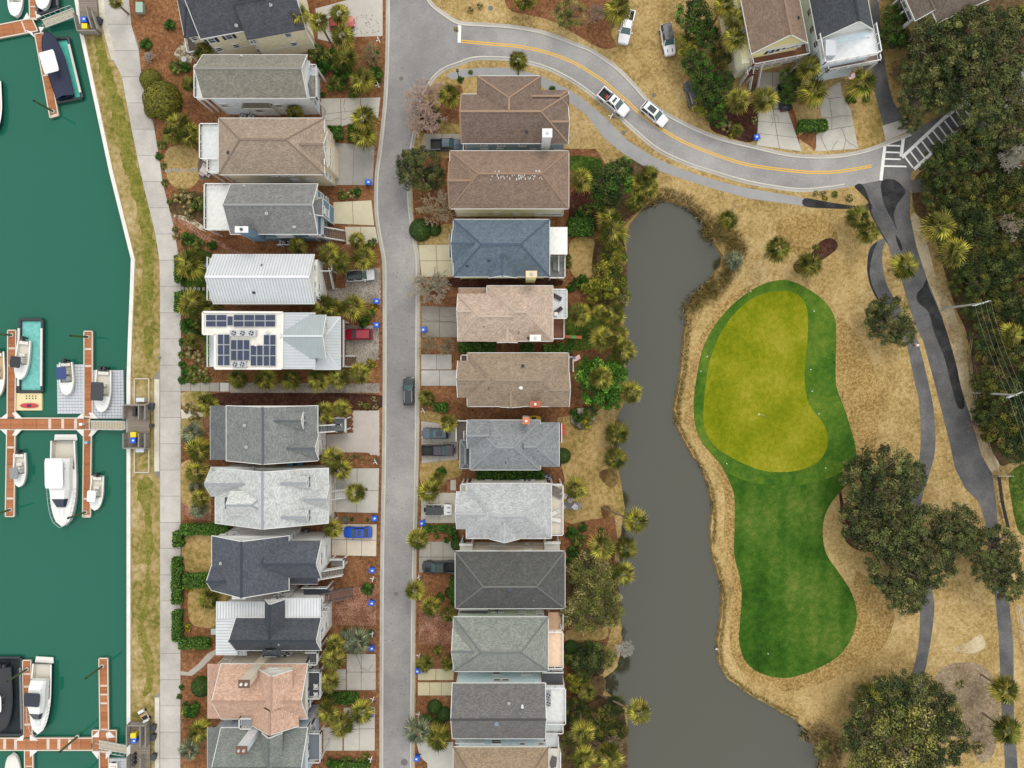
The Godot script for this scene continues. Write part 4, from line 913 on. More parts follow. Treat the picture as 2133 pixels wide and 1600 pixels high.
func build_solar_house():
	start_house("house", "solar-panelled house", "white house with flat solar-panelled roof and pale metal pyramid roof", [423, 650, 708, 769])
	var wl = grainy(238, 236, 228, "weather", 5.0); var white = grainy(246, 240, 228, "weather", 7.0); var metal = grainy(206, 212, 214, "weather", 11.0, 0.4); var cap = plain(214, 220, 222, 0.4)
	walls([450, 654, 589, 766], 9.0, wl); walls([588, 655, 650, 766], 7.3, wl, 0.2); walls([425, 652, 470, 694], 9.0, wl)
	var s = mb()
	var outline = [Q(423, 650, 9.6), Q(589, 651, 9.6), Q(587, 768, 9.6), Q(448, 768, 9.6), Q(448, 696, 9.6), Q(423, 696, 9.6)]
	prism(s, outline, 8.98, 9.5); var o = obj("flat_roof", s, white, house, true)
	s = mb()
	for i in 6: beam(s, outline[i], outline[(i + 1) % 6], 0.3, 0.24)
	obj("parapet", s, plain(246, 242, 234), o, true)
	shed([588, 651, 656, 769], 7.6, 9.5, "e", metal, true); roof([592, 656, 679, 746], 7.9, 1.9, "x", -1, 0, grainy(176, 186, 186, "weather", 11.0, 0.4), white_(), cap, true)
	walls([650, 660, 676, 766], 5.4, wl, 0.1); roof([652, 660, 709, 770], 5.6, 1.6, "z", 3.4, 3.4, metal, wl, cap, true); walls([650, 664, 676, 742], 8.0, wl, 0.1)
	windows([[677, 676], [676, 700], [677, 722]], 0.7, 1.4)
	deck([690, 668, 718, 764], 3.2, brown_(), "e"); stairs([710, 742, 742, 764], 0.2, 3.2, "w", brown_(), white_(), 9); deck([437, 697, 450, 764], 5.2, plain(220, 228, 236), "w")
	# modules: [x, y of the first, columns, rows, width, height] in pixels, each a panel of its own
	for g in [[428, 655, 2, 2, 22.2, 13.2], [473, 658, 1, 1, 12.4, 21], [486, 655, 4, 2, 22.0, 13.2], [452.6, 696, 2, 3, 13.2, 22.0], [480, 707.5, 3, 2, 13.4, 21.8], [548.4, 697, 2, 3, 13.2, 22.0], [521, 719, 2, 2, 13.4, 21.8]]:
		for i in g[2]:
			for j in g[3]:
				var c = rect4([g[0] + i * g[4] + 0.4, g[1] + j * g[5] + 0.4, g[0] + (i + 1) * g[4] - 0.4, g[1] + (j + 1) * g[5] - 0.4], 9.78)
				s = mb(); prism(s, c, 9.66, 9.765); var f = obj("solar_panel", s, plain(196, 202, 208, 0.35), o, true)
				s = mb(); var u = [Vector2(0, 0), Vector2(1, 0), Vector2(1, 1), Vector2(0, 1)]
				if g[4] > g[5]: u = [Vector2(0, 0), Vector2(0, 1), Vector2(1, 1), Vector2(1, 0)]
				var k = shrink(c, 0.05); quad_uv(s, k[0], k[1], k[2], k[3], u)
				if not mats.has("solar"):
					var sm := StandardMaterial3D.new(); sm.albedo_texture = texs["solar"]; sm.roughness = 0.15; sm.metallic_specular = 0.2; mats["solar"] = sm
				obj("cells", s, mats["solar"], f, true)
	var p = P(536, 718, 9.7); s = mb(); tube(s, p, p + Vector3(0, 0.6, 0), 0.05, 0.05); obj("dish_mast", s, plain(200, 200, 200), o, true); s = mb(); ball(s, p + Vector3(0, 0.7, 0), 0.32, 10, 0.4); obj("satellite_dish", s, plain(228, 226, 222), o, true)
	vents([[512, 760, 10], [556, 693, 10]], plain(220, 220, 220))
func brown_(): return grainy(140, 112, 94, "boards", 2.0)

func make_right_row():
	var m; var cap; var wl; var s
	start_house("house", "brown-roofed corner house", "grey-blue house with brown cross-hipped roof and white chimney at road bend", [961, 158, 1184, 299])
	m = shingle(136, 118, 106); cap = shingle(188, 158, 134); wl = grainy(152, 172, 184, "weather", 5.0)
	walls([962, 196, 1183, 298], 8.2, wl); walls([996, 160, 1125, 215], 8.2, wl)
	roof([961, 196, 1184, 299], 8.2, 3.3, "x", 0.01, 4.4, m, wl, cap); roof([994, 158, 1127, 246], 8.25, 3.3, "z", -1, 4.6, m, wl, cap); roof([1100, 188, 1184, 222], 8.2, 1.0, "x", -1, 1.4, m, wl, cap)
	roof([1140, 226, 1184, 299], 8.22, 2.0, "x", -1, 0, m, wl, cap); chimney(1140, 277, 13.0, 1.3, 1.1, grainy(232, 236, 236, "weather", 3.0), plain(246, 246, 244), 1)
	windows([[1008, 300], [1044, 301], [1088, 301], [1009, 311], [1041, 311], [1111, 312], [1161, 313]], 1.0, 1.0); deck([966, 300, 1000, 318], 3.2, grainy(170, 150, 138, "boards", 2.0), "sw"); vents([[1097, 274, 10]])
	start_house("house", "long brown-roofed cream house", "cream house on piers under long brown hipped roof with pale ridge streaks", [937, 314, 1184, 434])
	m = shingle(152, 130, 114); cap = shingle(178, 150, 128); wl = grainy(238, 234, 216, "weather", 5.0)
	walls([938, 315, 1183, 433], 8.5, wl); roof([937, 314, 1185, 435], 8.5, 3.6, "x", 4.6, 4.4, m, wl, cap); roof([936, 336, 990, 434], 8.52, 2.6, "x", 0.01, -1, shingle(142, 122, 108), wl, cap)
	windows([[1036, 443], [1075, 445], [1121, 446]], 1.0, 1.0); windows([[1155, 446, 2.6, 1.5]], 2.6, 1.5); vents([[1002, 375, 11], [1104, 351, 11]])
	s = mb()
	for i in 60:
		var x = lerpf(1020, 1130, pow(rng.randf(), 0.7)); var k = rng.randf_range(-9, 9)
		var p = P(x, 365 + k, 12.15 - absf(k) * 0.045); var l = rng.randf_range(0.1, 0.5)
		box_at(s, Transform3D(Basis(Vector3.RIGHT, (0.62 if k < 0 else -0.62) * -1.0), p), Vector3(0.1, 0.01, l))
	obj("bird_streaks", s, plain(232, 232, 228), house, true)
	start_house("house", "blue-roofed yellow house", "pale yellow house with blue-grey hipped roof and white roof terrace", [944, 457, 1145, 576])
	m = shingle(112, 126, 138); cap = shingle(96, 112, 128); wl = grainy(228, 228, 158, "weather", 5.0)
	walls([945, 458, 1144, 575], 8.4, wl, 0.6); roof([944, 457, 1145, 577], 8.4, 3.5, "x", 4.6, 4.6, m, wl, cap); roof([942, 478, 990, 548], 8.42, 2.6, "x", 0, -1, m, wl, cap); roof([1018, 534, 1076, 579], 8.4, 2.5, "z", 0, -1, m, wl, cap)
	walls([938, 488, 950, 534], 5.0, wl, 0.1); shed([936, 486, 950, 536], 5.0, 5.8, "w", shingle(96, 110, 122))
	deck([1145, 473, 1182, 530], 6.4, grainy(248, 248, 246, "weather", 5.0), "", null, "terrace_roof"); deck([1144, 532, 1176, 580], 3.4, grainy(158, 158, 158, "boards", 2.0), "es"); railing(P(1163, 535, 3.4), P(1163, 566, 3.4), white_(), house)
	chimney(1107, 571, 12.6, 1.5, 0.8, grainy(238, 234, 176, "weather", 3.0), plain(238, 214, 172), 1, plain(170, 190, 206)); windows([[1009, 581], [1053, 583]], 0.9, 0.8); vents([[973, 553, 9.8], [1018, 542, 10.4], [1094, 536, 10.4], [1114, 553, 9.6]])
	start_house("house", "sandy-roofed house", "house with sandy pink shingle roof and white upstairs deck", [953, 595, 1152, 711])
	m = shingle(204, 182, 164); cap = shingle(220, 200, 182); wl = grainy(226, 216, 202, "weather", 5.0)
	walls([955, 614, 1150, 709], 8.4, wl); walls([1016, 597, 1150, 640], 8.4, wl); roof([1014, 595, 1152, 711], 8.4, 3.4, "x", 4.4, 4.4, m, wl, cap); roof([953, 612, 1068, 711], 8.42, 2.9, "x", 3.4, -1, m, wl, cap); roof([953, 618, 1000, 682], 8.44, 1.9, "x", 0, -1, m, wl, cap)
	shed([955, 600, 1014, 614], 6.8, 7.4, "n", shingle(176, 150, 130)); walls([957, 602, 1014, 616], 6.7, wl, 0.2); roof([1036, 682, 1078, 714], 8.44, 1.5, "z", 0, -1, m, wl, cap)
	deck([1153, 604, 1180, 664], 5.6, grainy(232, 234, 236, "weather", 3.0), "nes"); deck([1152, 666, 1174, 706], 3.2, grainy(160, 112, 92, "boards", 2.0), "es"); chimney(1115, 704, 11.0, 1.5, 0.8, grainy(236, 226, 214, "weather", 3.0), plain(246, 242, 236), 1)
	vents([[1008, 681, 10], [1080, 693, 9.4], [1101, 704, 9], [1120, 668, 10]])
	start_house("house", "tan-roofed house with domed skylight", "house with tan hipped roof, round white dome skylight and flag on porch", [953, 735, 1185, 846])
	m = shingle(164, 146, 126); cap = shingle(176, 158, 138); wl = grainy(214, 206, 190, "weather", 5.0)
	walls([975, 737, 1183, 845], 8.2, wl); roof([973, 735, 1185, 847], 8.2, 3.4, "x", 4.4, 4.4, m, wl, cap); walls([955, 754, 990, 826], 8.2, wl); roof([953, 752, 1016, 828], 8.22, 2.4, "x", 0, -1, m, wl, cap); roof([1142, 776, 1186, 847], 8.22, 2.1, "x", -1, 0, m, wl, cap); roof([1042, 816, 1086, 848], 8.2, 1.8, "z", 0, -1, m, wl, cap)
	s = mb(); ball(s, P(1085, 807, 10.6), 0.36, 12, 0.7); obj("dome_skylight", s, plain(248, 248, 246, 0.3), house, true); chimney(1115, 842, 11.0, 1.5, 0.8, grainy(236, 230, 222, "weather", 3.0), plain(176, 96, 70), 1, plain(230, 220, 210))
	deck([1184, 744, 1193, 774], 4.0, brown_(), "ne"); deck([961, 740, 975, 755], 4.0, brown_(), "nw"); vents([[1018, 808, 10.6], [1089, 762, 10.6], [1040, 796, 11]])
	start_house("house", "steel-grey-roofed house", "house with steel-grey hipped roof and orange-topped chimney", [958, 875, 1165, 979])
	m = shingle(148, 152, 154); cap = shingle(172, 176, 178); wl = grainy(206, 210, 212, "weather", 5.0)
	walls([976, 877, 1124, 977], 7.8, wl); walls([1120, 882, 1163, 970], 7.6, wl); roof([979, 875, 1126, 979], 7.9, 3.3, "x", 4.2, 4.2, m, wl, cap); roof([1090, 880, 1165, 972], 7.7, 2.9, "x", -1, 3.8, m, wl, cap); roof([973, 875, 1020, 934], 7.92, 2.2, "x", 0, -1, m, wl, cap)
	walls([962, 922, 980, 972], 4.6, wl, 0.1); roof([958, 917, 982, 976], 4.7, 1.2, "z", 1.0, 1.0, shingle(124, 128, 130), wl, shingle(160, 164, 166)); deck([951, 876, 974, 917], 3.2, grainy(122, 110, 104, "boards", 2.0), "nw"); railing(P(967, 898, 3.2), P(967, 918, 3.2), white_(), house)
	chimney(1096, 877, 11.6, 0.9, 0.8, grainy(232, 220, 204, "weather", 3.0), plain(214, 122, 78), 1, plain(220, 226, 230)); deck([1162, 882, 1169, 920], 3.2, brown_(), "e"); vents([[1053, 963, 9], [1083, 955, 9.4]])
	start_house("house", "silver-roofed house", "cream house with silver-grey hipped roof and cream east deck", [951, 1007, 1148, 1121])
	m = shingle(196, 198, 198); cap = shingle(206, 208, 208); wl = grainy(236, 228, 212, "weather", 5.0)
	walls([973, 1008, 1147, 1120], 8.2, wl); roof([971, 1007, 1149, 1122], 8.2, 3.5, "x", 4.4, 4.4, m, wl, cap); walls([953, 1026, 990, 1100], 8.2, wl); roof([951, 1024, 1014, 1102], 8.22, 2.6, "x", 0, -1, m, wl, cap); roof([1020, 1080, 1082, 1123], 8.22, 2.5, "z", 0, -1, m, wl, cap)
	deck([1149, 1008, 1172, 1112], 5.8, grainy(226, 218, 204, "weather", 4.0), "nes"); deck([960, 1007, 973, 1024], 5.6, plain(220, 214, 200), "nw"); windows([[1089, 1002], [1098, 1002], [1107, 1002], [1018, 1000], [980, 1000]], 0.8, 0.7); vents([[1109, 1089, 10]])
	start_house("house", "black-roofed house", "taupe house with weathered charcoal-black hipped roof and paler patched eave", [948, 1148, 1176, 1268])
	m = shingle(98, 98, 96); cap = shingle(132, 132, 128); wl = grainy(216, 208, 192, "weather", 5.0)
	walls([950, 1150, 1174, 1266], 8.3, wl); roof([948, 1148, 1177, 1268], 8.3, 3.5, "x", 4.6, 4.6, m, wl, cap)
	s = mb(); var c = [Q(975, 1258, 8.75), Q(1068, 1260, 8.7), Q(1073, 1266.5, 8.42), Q(985, 1266.5, 8.42)]; slope(s, c); obj("patched_shingles", s, shingle(178, 152, 138), house, true)
	s = mb(); ball(s, P(1062, 1226, 11.4), 0.5, 12, 0.4); obj("turbine_vent", s, plain(70, 72, 96, 0.4), house, true)
	windows([[1037, 1136, 2.6, 0.8], [1027, 1146], [1099, 1146], [1098, 1133, 0.6, 0.6]], 1.0, 0.8); deck([958, 1132, 984, 1146], 5.6, plain(206, 204, 198), "n"); deck([1134, 1128, 1166, 1146], 5.6, plain(206, 204, 198), "n"); vents([[1111, 1249, 9.4]], plain(230, 230, 230))
	start_house("house", "green-grey-roofed house", "pale green house with green-grey hipped roof and peach roof deck", [944, 1285, 1141, 1398])
	m = shingle(150, 154, 146); cap = shingle(134, 142, 138); wl = grainy(204, 218, 200, "weather", 5.0)
	walls([946, 1287, 1140, 1397], 8.3, wl); roof([944, 1285, 1142, 1399], 8.3, 3.5, "x", 4.6, 4.4, m, wl, cap); roof([943, 1310, 992, 1380], 8.32, 2.5, "x", 0, -1, shingle(166, 170, 160), wl, cap)
	deck([1138, 1312, 1172, 1388], 7.0, grainy(246, 214, 184, "weather", 4.0), "nesw"); deck([1142, 1276, 1172, 1312], 4.0, grainy(230, 190, 158, "weather", 4.0), "e"); windows([[1030, 1274], [1042, 1274], [1087, 1271], [1123, 1271], [1087, 1282], [1124, 1282]], 0.9, 0.9); deck([958, 1266, 1016, 1278], 5.0, plain(96, 92, 96), "n")
	vents([[988, 1368, 9.8], [1018, 1368, 9.8], [1056, 1368, 9.8]], plain(206, 210, 206))
	start_house("house", "plain grey-gabled aqua house", "pale aqua house with plain grey gable roof and white roof deck", [942, 1424, 1135, 1538])
	m = shingle(124, 122, 120); cap = shingle(96, 96, 96); wl = grainy(208, 230, 236, "weather", 5.0)
	walls([944, 1425, 1134, 1537], 8.6, wl); roof([942, 1423, 1136, 1539], 8.6, 2.8, "x", 0, 0, m, wl, cap); deck([1136, 1428, 1177, 1503], 6.6, grainy(238, 238, 236, "weather", 4.0), "nes"); deck([1136, 1503, 1172, 1522], 5.6, plain(220, 224, 222), "es"); deck([1130, 1396, 1172, 1426], 5.6, plain(76, 78, 84), "n")
	windows([[1034, 1403], [1096, 1405, 1.4, 0.5], [1035, 1418], [1053, 1418]], 1.0, 1.1); vents([[1060, 1467, 10.4]], plain(190, 190, 190)); s = mb(); tube(s, P(1088, 1470, 10), P(1088, 1470, 11.2), 0.16, 0.16, 10); ball(s, P(1088, 1473, 11.2), 0.26, 10); obj("flue_pipe", s, plain(226, 228, 230, 0.3), house, true); s = mb(); ball(s, P(1034, 1508, 11.0), 0.42, 12, 0.5); obj("turbine_vent", s, plain(120, 140, 154, 0.3), house, true)
	start_house("house", "speckled tan-roofed house", "house with speckled tan shingle roof beside the pale aqua house", [944, 1556, 1142, 1670])
	m = shingle(166, 146, 122); cap = shingle(150, 132, 112); wl = grainy(214, 228, 232, "weather", 5.0)
	walls([948, 1558, 1140, 1668], 8.6, wl); roof([944, 1556, 1143, 1670], 8.6, 3.0, "x", 4.0, 4.0, m, wl, cap); deck([950, 1542, 1010, 1556], 5.6, plain(150, 146, 142), "n"); windows([[1034, 1546, 1.4, 1.2], [1088, 1551], [1128, 1551]], 0.8, 0.8); deck([1144, 1560, 1167, 1660], 5.6, grainy(232, 226, 214, "weather", 3.0), "e"); deck([1136, 1526, 1162, 1556], 4.6, plain(236, 240, 240), "ne")
	s = mb(); prism(s, V([1145, 1590, 1150, 1574, 1160, 1578, 1158, 1596, 1148, 1600], 5.62), 5.62, 5.9); obj("deck_cover", s, plain(98, 94, 98), house, true)

func make_north_houses():
	var m; var cap; var wl; var s
	start_house("house", "yellow house with brown terrace", "pale yellow house with brown gable roof and brown roof terrace, set askew", [-4, -170, 116, 0], Vector2(1569, 112), -0.19)
	m = shingle(150, 128, 112); cap = shingle(168, 144, 126); wl = grainy(236, 226, 164, "weather", 5.0)
	walls([0, -165, 114, -2], 9.6, wl); roof([-4, -170, 116, 0], 9.6, 4.6, "z", 0, 0, m, wl, cap)
	deck([-8, 0, 110, 26], 6.2, grainy(140, 96, 72, "boards", 2.0), "sew"); deck([-8, 8, 110, 32], 3.4, grainy(120, 88, 70, "boards", 2.0), "s")
	windows([[1608, 106], [1622, 102], [1634, 98], [1648, 92], [1664, 92]], 0.9, 1.4, plain(44, 46, 48)); windows([[1556, 60], [1565, 105], [1546, 20]], 0.9, 1.4); vents([[1598, 42, 11.5], [1664, 36, 11.5]])
	deck([-24, 16, -6, 44], 3.4, grainy(116, 76, 60, "boards", 2.0), "w"); stairs([-24, 44, -8, 74], 0.2, 3.4, "n", grainy(140, 92, 76, "boards", 2.0), white_(), 11)
	walls([-30, -120, 0, 20], 6.0, grainy(226, 222, 190, "weather", 5.0), 0.3)
	start_house("house", "dark-roofed house with white roof deck", "pale blue house with charcoal gable roof and white roof deck, set askew", [0, -170, 116, 0], Vector2(1708, 104), -0.19)
	m = shingle(88, 92, 96); cap = shingle(76, 80, 84); wl = grainy(200, 214, 220, "weather", 5.0)
	walls([2, -165, 114, -2], 9.6, wl); roof([-2, -170, 118, -20], 9.6, 4.4, "z", 0, 0, m, white_(), cap); walls([4, -22, 112, 30], 9.0, wl, 0.3); deck([0, -28, 118, 32], 9.3, grainy(238, 240, 242, "weather", 5.0), "esw", null, "roof_deck", false)
	deck([4, 30, 114, 48], 6.2, grainy(150, 128, 118, "boards", 2.0), "sew"); deck([4, 30, 114, 50], 3.3, grainy(150, 128, 118, "boards", 2.0), "sew")
	windows([[1687, 25], [1692, 62], [1700, 92]], 0.9, 1.4)
	s = mb(); bx(s, P(1722, 108, 9.3) + Vector3(-0.8, 0, -1.2), P(1722, 108, 9.3) + Vector3(0.8, 1.5, 1.2)); obj("stair_head", s, plain(206, 210, 214), house, true)
	start_house("house", "brown-roofed house under the oaks", "tan house with brown roof and screened porch under the oaks", [0, -120, 190, 0], Vector2(1906, 42), -0.42)
	m = shingle(122, 110, 100); cap = shingle(134, 120, 110); wl = grainy(226, 204, 150, "weather", 5.0)
	walls([44, -110, 190, 20], 7.4, wl); roof([40, -116, 196, 24], 7.4, 3.6, "x", 4.0, 3.0, m, wl, cap); roof([0, -120, 62, 2], 6.4, 1.6, "z", 0, 2.0, m, wl, cap); walls([4, -116, 60, -2], 3.4, plain(120, 116, 110)); 
	deck([-12, -110, 6, -2], 5.0, plain(60, 64, 74), "w")
	for i in 5:
		s = mb(); tube_box(s, Q(2, -116 + i * 28, 6.3), 0.2, 0, 6.3); obj("porch_post", s, white_(), house, true)
	deck([4, 6, 22, 40], 2.0, grainy(104, 70, 58, "boards", 2.0), "we", plain(206, 196, 178)); deck([10, 40, 30, 62], 1.2, grainy(104, 70, 58, "boards", 2.0), "wes", plain(206, 196, 178))
	windows([[1952, 40]], 0.9, 1.1)

# ================================================================ marina
func hull_half(t, b) -> float:
	return b / 2 * (lerpf(0.9, 1.0, t / 0.45) if t < 0.45 else sqrt(maxf(0.0, 1.0 - pow((t - 0.45) / 0.55, 2.3))))
func loft(s, rings, closed := false):
	for i in rings.size() - 1:
		var a = rings[i]; var b = rings[i + 1]
		for k in (a.size() if closed else a.size() - 1):
			var k2 = (k + 1) % a.size()
			quad(s, a[k], b[k], b[k2], a[k2])
# d: l length, b beam, kind, hull and top colours, engines; bow points along +x, the waterline is y = 0
func boat(called, label, category, at, turn, d) -> Node3D:
	var o = thing(called, label, category, at, turn, "")
	var l = d.l; var b = d.b; var free = d.get("free", 0.75)
	var n = 18
	var outer = []; var gun = []; var inn = []
	for i in n + 1:
		var t = float(i) / n
		var w = hull_half(t, b); var x = (t - 0.5) * l
		var f = free * (1.0 + 0.35 * t * t)
		var rise = 0.5 * pow(t, 4)
		outer.append([Vector3(x - 0.25 * pow(t, 6), -0.35 + rise, 0), Vector3(x, 0.02 + rise * 0.6, w * 0.82), Vector3(x, f * 0.6, w * 0.94), Vector3(x, f, w)])
		gun.append([w, f, x])
	var s = mb()
	for side in [1, -1]:
		var rings = []
		for r in outer:
			var q = []
			for p in r: q.append(Vector3(p.x, p.y, p.z * side))
			rings.append(q)
		loft(s, rings)
		var st = rings[0]
		tri(s, st[0], st[1], Vector3(st[0].x, st[1].y, 0)); quad(s, Vector3(st[0].x, st[1].y, 0), st[1], st[3], Vector3(st[0].x, st[3].y, 0))
	var hc = d.hull
	obj("hull", s, plain(hc[0], hc[1], hc[2], 0.25), o)
	if d.kind == "covered":
		s = mb()
		var rings = []
		for g in gun: rings.append([Vector3(g[2], g[1] - 0.12, -g[0] * 1.03), Vector3(g[2], g[1] + 0.25, -g[0] * 0.55), Vector3(g[2], g[1] + 0.6, 0), Vector3(g[2], g[1] + 0.25, g[0] * 0.55), Vector3(g[2], g[1] - 0.12, g[0] * 1.03)])
		loft(s, rings); var cc = d.cover
		obj("cover", s, plain(cc[0], cc[1], cc[2], 0.85), o)
		if d.has("top"): hard_top(o, d)
		engines(o, d, free)
		return o
	# gunwale, cockpit sole and foredeck
	s = mb(); var deck_from = d.get("fore", 0.62)
	for side in [1, -1]:
		var rings = []
		for g in gun: rings.append([Vector3(g[2], g[1], g[0] * side), Vector3(g[2], g[1] + 0.04, maxf(g[0] - 0.1, 0) * side), Vector3(g[2], g[1], maxf(g[0] - 0.24, 0) * side)])
		loft(s, rings)
	obj("gunwale", s, plain(248, 247, 242, 0.3), o)
	s = mb(); var rings2 = []; var fore = []
	for i in n + 1:
		var g = gun[i]; var t = float(i) / n
		if t <= deck_from + 0.03: rings2.append([Vector3(g[2], g[1], -g[0] + 0.22), Vector3(g[2], 0.3, -g[0] + 0.3), Vector3(g[2], 0.3, g[0] - 0.3), Vector3(g[2], g[1], g[0] - 0.22)])
		if t >= deck_from - 0.03: fore.append([Vector3(g[2], g[1] + 0.01, -maxf(g[0] - 0.2, 0)), Vector3(g[2], g[1] + 0.16 * g[0], 0), Vector3(g[2], g[1] + 0.01, maxf(g[0] - 0.2, 0))])
	loft(s, rings2); quad(s, rings2[-1][0], rings2[-1][1], rings2[-1][2], rings2[-1][3]); quad(s, rings2[0][0], rings2[0][1], rings2[0][2], rings2[0][3])
	var fl = d.get("floor", [228, 222, 206]); obj("cockpit", s, plain(fl[0], fl[1], fl[2], 0.7), o)
	s = mb(); loft(s, fore); obj("foredeck", s, plain(246, 246, 242, 0.35), o)
	if d.kind == "cruiser":
		var cab = []
		for e in [[0.20, 0.80, 1.0], [0.30, 0.82, 1.55], [0.55, 0.80, 1.6], [0.66, 0.66, 1.35], [0.76, 0.40, 0.75]]:
			var x = (e[0] - 0.5) * l; var w = hull_half(e[0], b) * e[1]; var y0 = free * 1.1
			cab.append([Vector3(x, y0, -w), Vector3(x, y0 + e[2] * 0.6, -w * 0.96), Vector3(x, y0 + e[2], -w * 0.72), Vector3(x, y0 + e[2], w * 0.72), Vector3(x, y0 + e[2] * 0.6, w * 0.96), Vector3(x, y0, w)])
		s = mb(); loft(s, cab); quad(s, cab[0][0], cab[0][2], cab[0][3], cab[0][5]); obj("cabin", s, plain(250, 250, 248, 0.3), o)
		s = mb()
		for k in [0, 3]:
			quad(s, cab[1][k + (1 if k else 0)] * Vector3(1, 1, 1.02), cab[3][k + (1 if k else 0)] * Vector3(1, 1, 1.02), cab[3][k + (2 if k == 0 else 0) - (0 if k == 0 else 0)] * Vector3(1, 1, 1.03), cab[1][k + (2 if k == 0 else 0)] * Vector3(1, 1, 1.03))
		obj("side_windows", s, plain(48, 58, 78, 0.08), o)
		s = mb(); var up = Vector3(0.06, 0.05, 0); quad(s, cab[3][2] + up, cab[4][2] + up, cab[4][3] + up, cab[3][3] + up); quad(s, cab[3][1] + up - Vector3(0, 0, 0.06), cab[4][1] + up - Vector3(0, 0, 0.06), cab[4][2] + up, cab[3][2] + up); quad(s, cab[3][3] + up, cab[4][3] + up, cab[4][4] + up + Vector3(0, 0, 0.06), cab[3][4] + up + Vector3(0, 0, 0.06)); obj("windscreen", s, plain(44, 54, 72, 0.08), o)
		s = mb(); prism(s, [Vector3(l * 0.30, 0, -0.5), Vector3(l * 0.38, 0, -0.4), Vector3(l * 0.38, 0, 0.4), Vector3(l * 0.30, 0, 0.5)], free * 1.2, free * 1.2 + 0.3); obj("hatch", s, plain(228, 230, 232, 0.4), o)
		s = mb()
		for side in [1, -1]:
			for i in range(10, 18): 
				beam(s, Vector3(gun[i][2], gun[i][1] + 0.7, gun[i][0] * side), Vector3(gun[i + 1][2], gun[i + 1][1] + 0.7, gun[i + 1][0] * side), 0.05, 0.05)
				beam(s, Vector3(gun[i][2], gun[i][1], gun[i][0] * side), Vector3(gun[i][2], gun[i][1] + 0.7, gun[i][0] * side), 0.04, 0.04)
		obj("bow_rail", s, plain(214, 218, 222, 0.25, 0.6), o)
		s = mb(); prism(s, [Vector3(-l * 0.5 - 1.0, 0, -b * 0.4), Vector3(-l * 0.5, 0, -b * 0.43), Vector3(-l * 0.5, 0, b * 0.43), Vector3(-l * 0.5 - 1.0, 0, b * 0.4)], 0.25, 0.4); obj("swim_platform", s, plain(242, 240, 234, 0.5), o)
	else:
		s = mb(); var cx = d.get("console", 0.0) * l
		box_at(s, Transform3D(Basis.IDENTITY, Vector3(cx, 0.75, 0)), Vector3(0.9, 0.9, 0.8)); obj("console", s, plain(244, 243, 238, 0.4), o)
		s = mb(); quad(s, Vector3(cx + 0.45, 1.2, -0.45), Vector3(cx + 0.2, 1.6, -0.38), Vector3(cx + 0.2, 1.6, 0.38), Vector3(cx + 0.45, 1.2, 0.45)); obj("windscreen", s, plain(120, 150, 160, 0.1), o)
		s = mb(); box_at(s, Transform3D(Basis.IDENTITY, Vector3(cx - 1.0, 0.6, 0)), Vector3(0.5, 0.6, 0.9)); obj("helm_seat", s, plain(236, 232, 222, 0.7), o)
		s = mb(); box_at(s, Transform3D(Basis.IDENTITY, Vector3(-l * 0.43, 0.55, 0)), Vector3(0.5, 0.5, b * 0.6)); obj("stern_bench", s, plain(240, 236, 226, 0.7), o)
	if d.has("top"): hard_top(o, d)
	engines(o, d, free)
	return o
func hard_top(o, d):
	# [x0, x1, half width, height, colour]
	var t = d.top
	var s = mb(); var pts = []
	for e in [[0, 1, 0.25], [0.12, 1, 0], [0.88, 1, 0], [1, 1, 0.2], [1, -1, 0.2], [0.88, -1, 0], [0.12, -1, 0], [0, -1, 0.25]]: pts.append(Vector3(lerpf(t[0], t[1], e[0]), 0, (t[2] - e[2] * 0.6) * e[1]))
	prism(s, pts, t[3], t[3] + 0.12); var q = obj("hard_top", s, plain(t[4][0], t[4][1], t[4][2], 0.5), o)
	s = mb()
	for x in [lerpf(t[0], t[1], 0.25), lerpf(t[0], t[1], 0.75)]:
		for z in [-0.6, 0.6]: tube(s, Vector3(x, 0.3, z * t[2]), Vector3(x, t[3], z * t[2]), 0.04, 0.04, 6)
	q = obj("top_frame", s, plain(200, 204, 206, 0.3, 0.5), o); q.set_meta("kind", "stuff")
func engines(o, d, free):
	for i in d.get("engines", 0):
		var z = (i - (d.engines - 1) / 2.0) * 0.75
		var x = -d.l / 2 - 0.35
		var s = mb(); ball(s, Vector3(x, free + 0.35, z), 0.34, 10, 1.1); box_at(s, Transform3D(Basis.IDENTITY, Vector3(x + 0.1, free + 0.1, z)), Vector3(0.75, 0.35, 0.42)); box_at(s, Transform3D(Basis.IDENTITY, Vector3(x, 0.0, z)), Vector3(0.25, 1.2, 0.2))
		var c = d.get("engine_color", [44, 48, 54]); obj("outboard_motor", s, plain(c[0], c[1], c[2], 0.3), o)
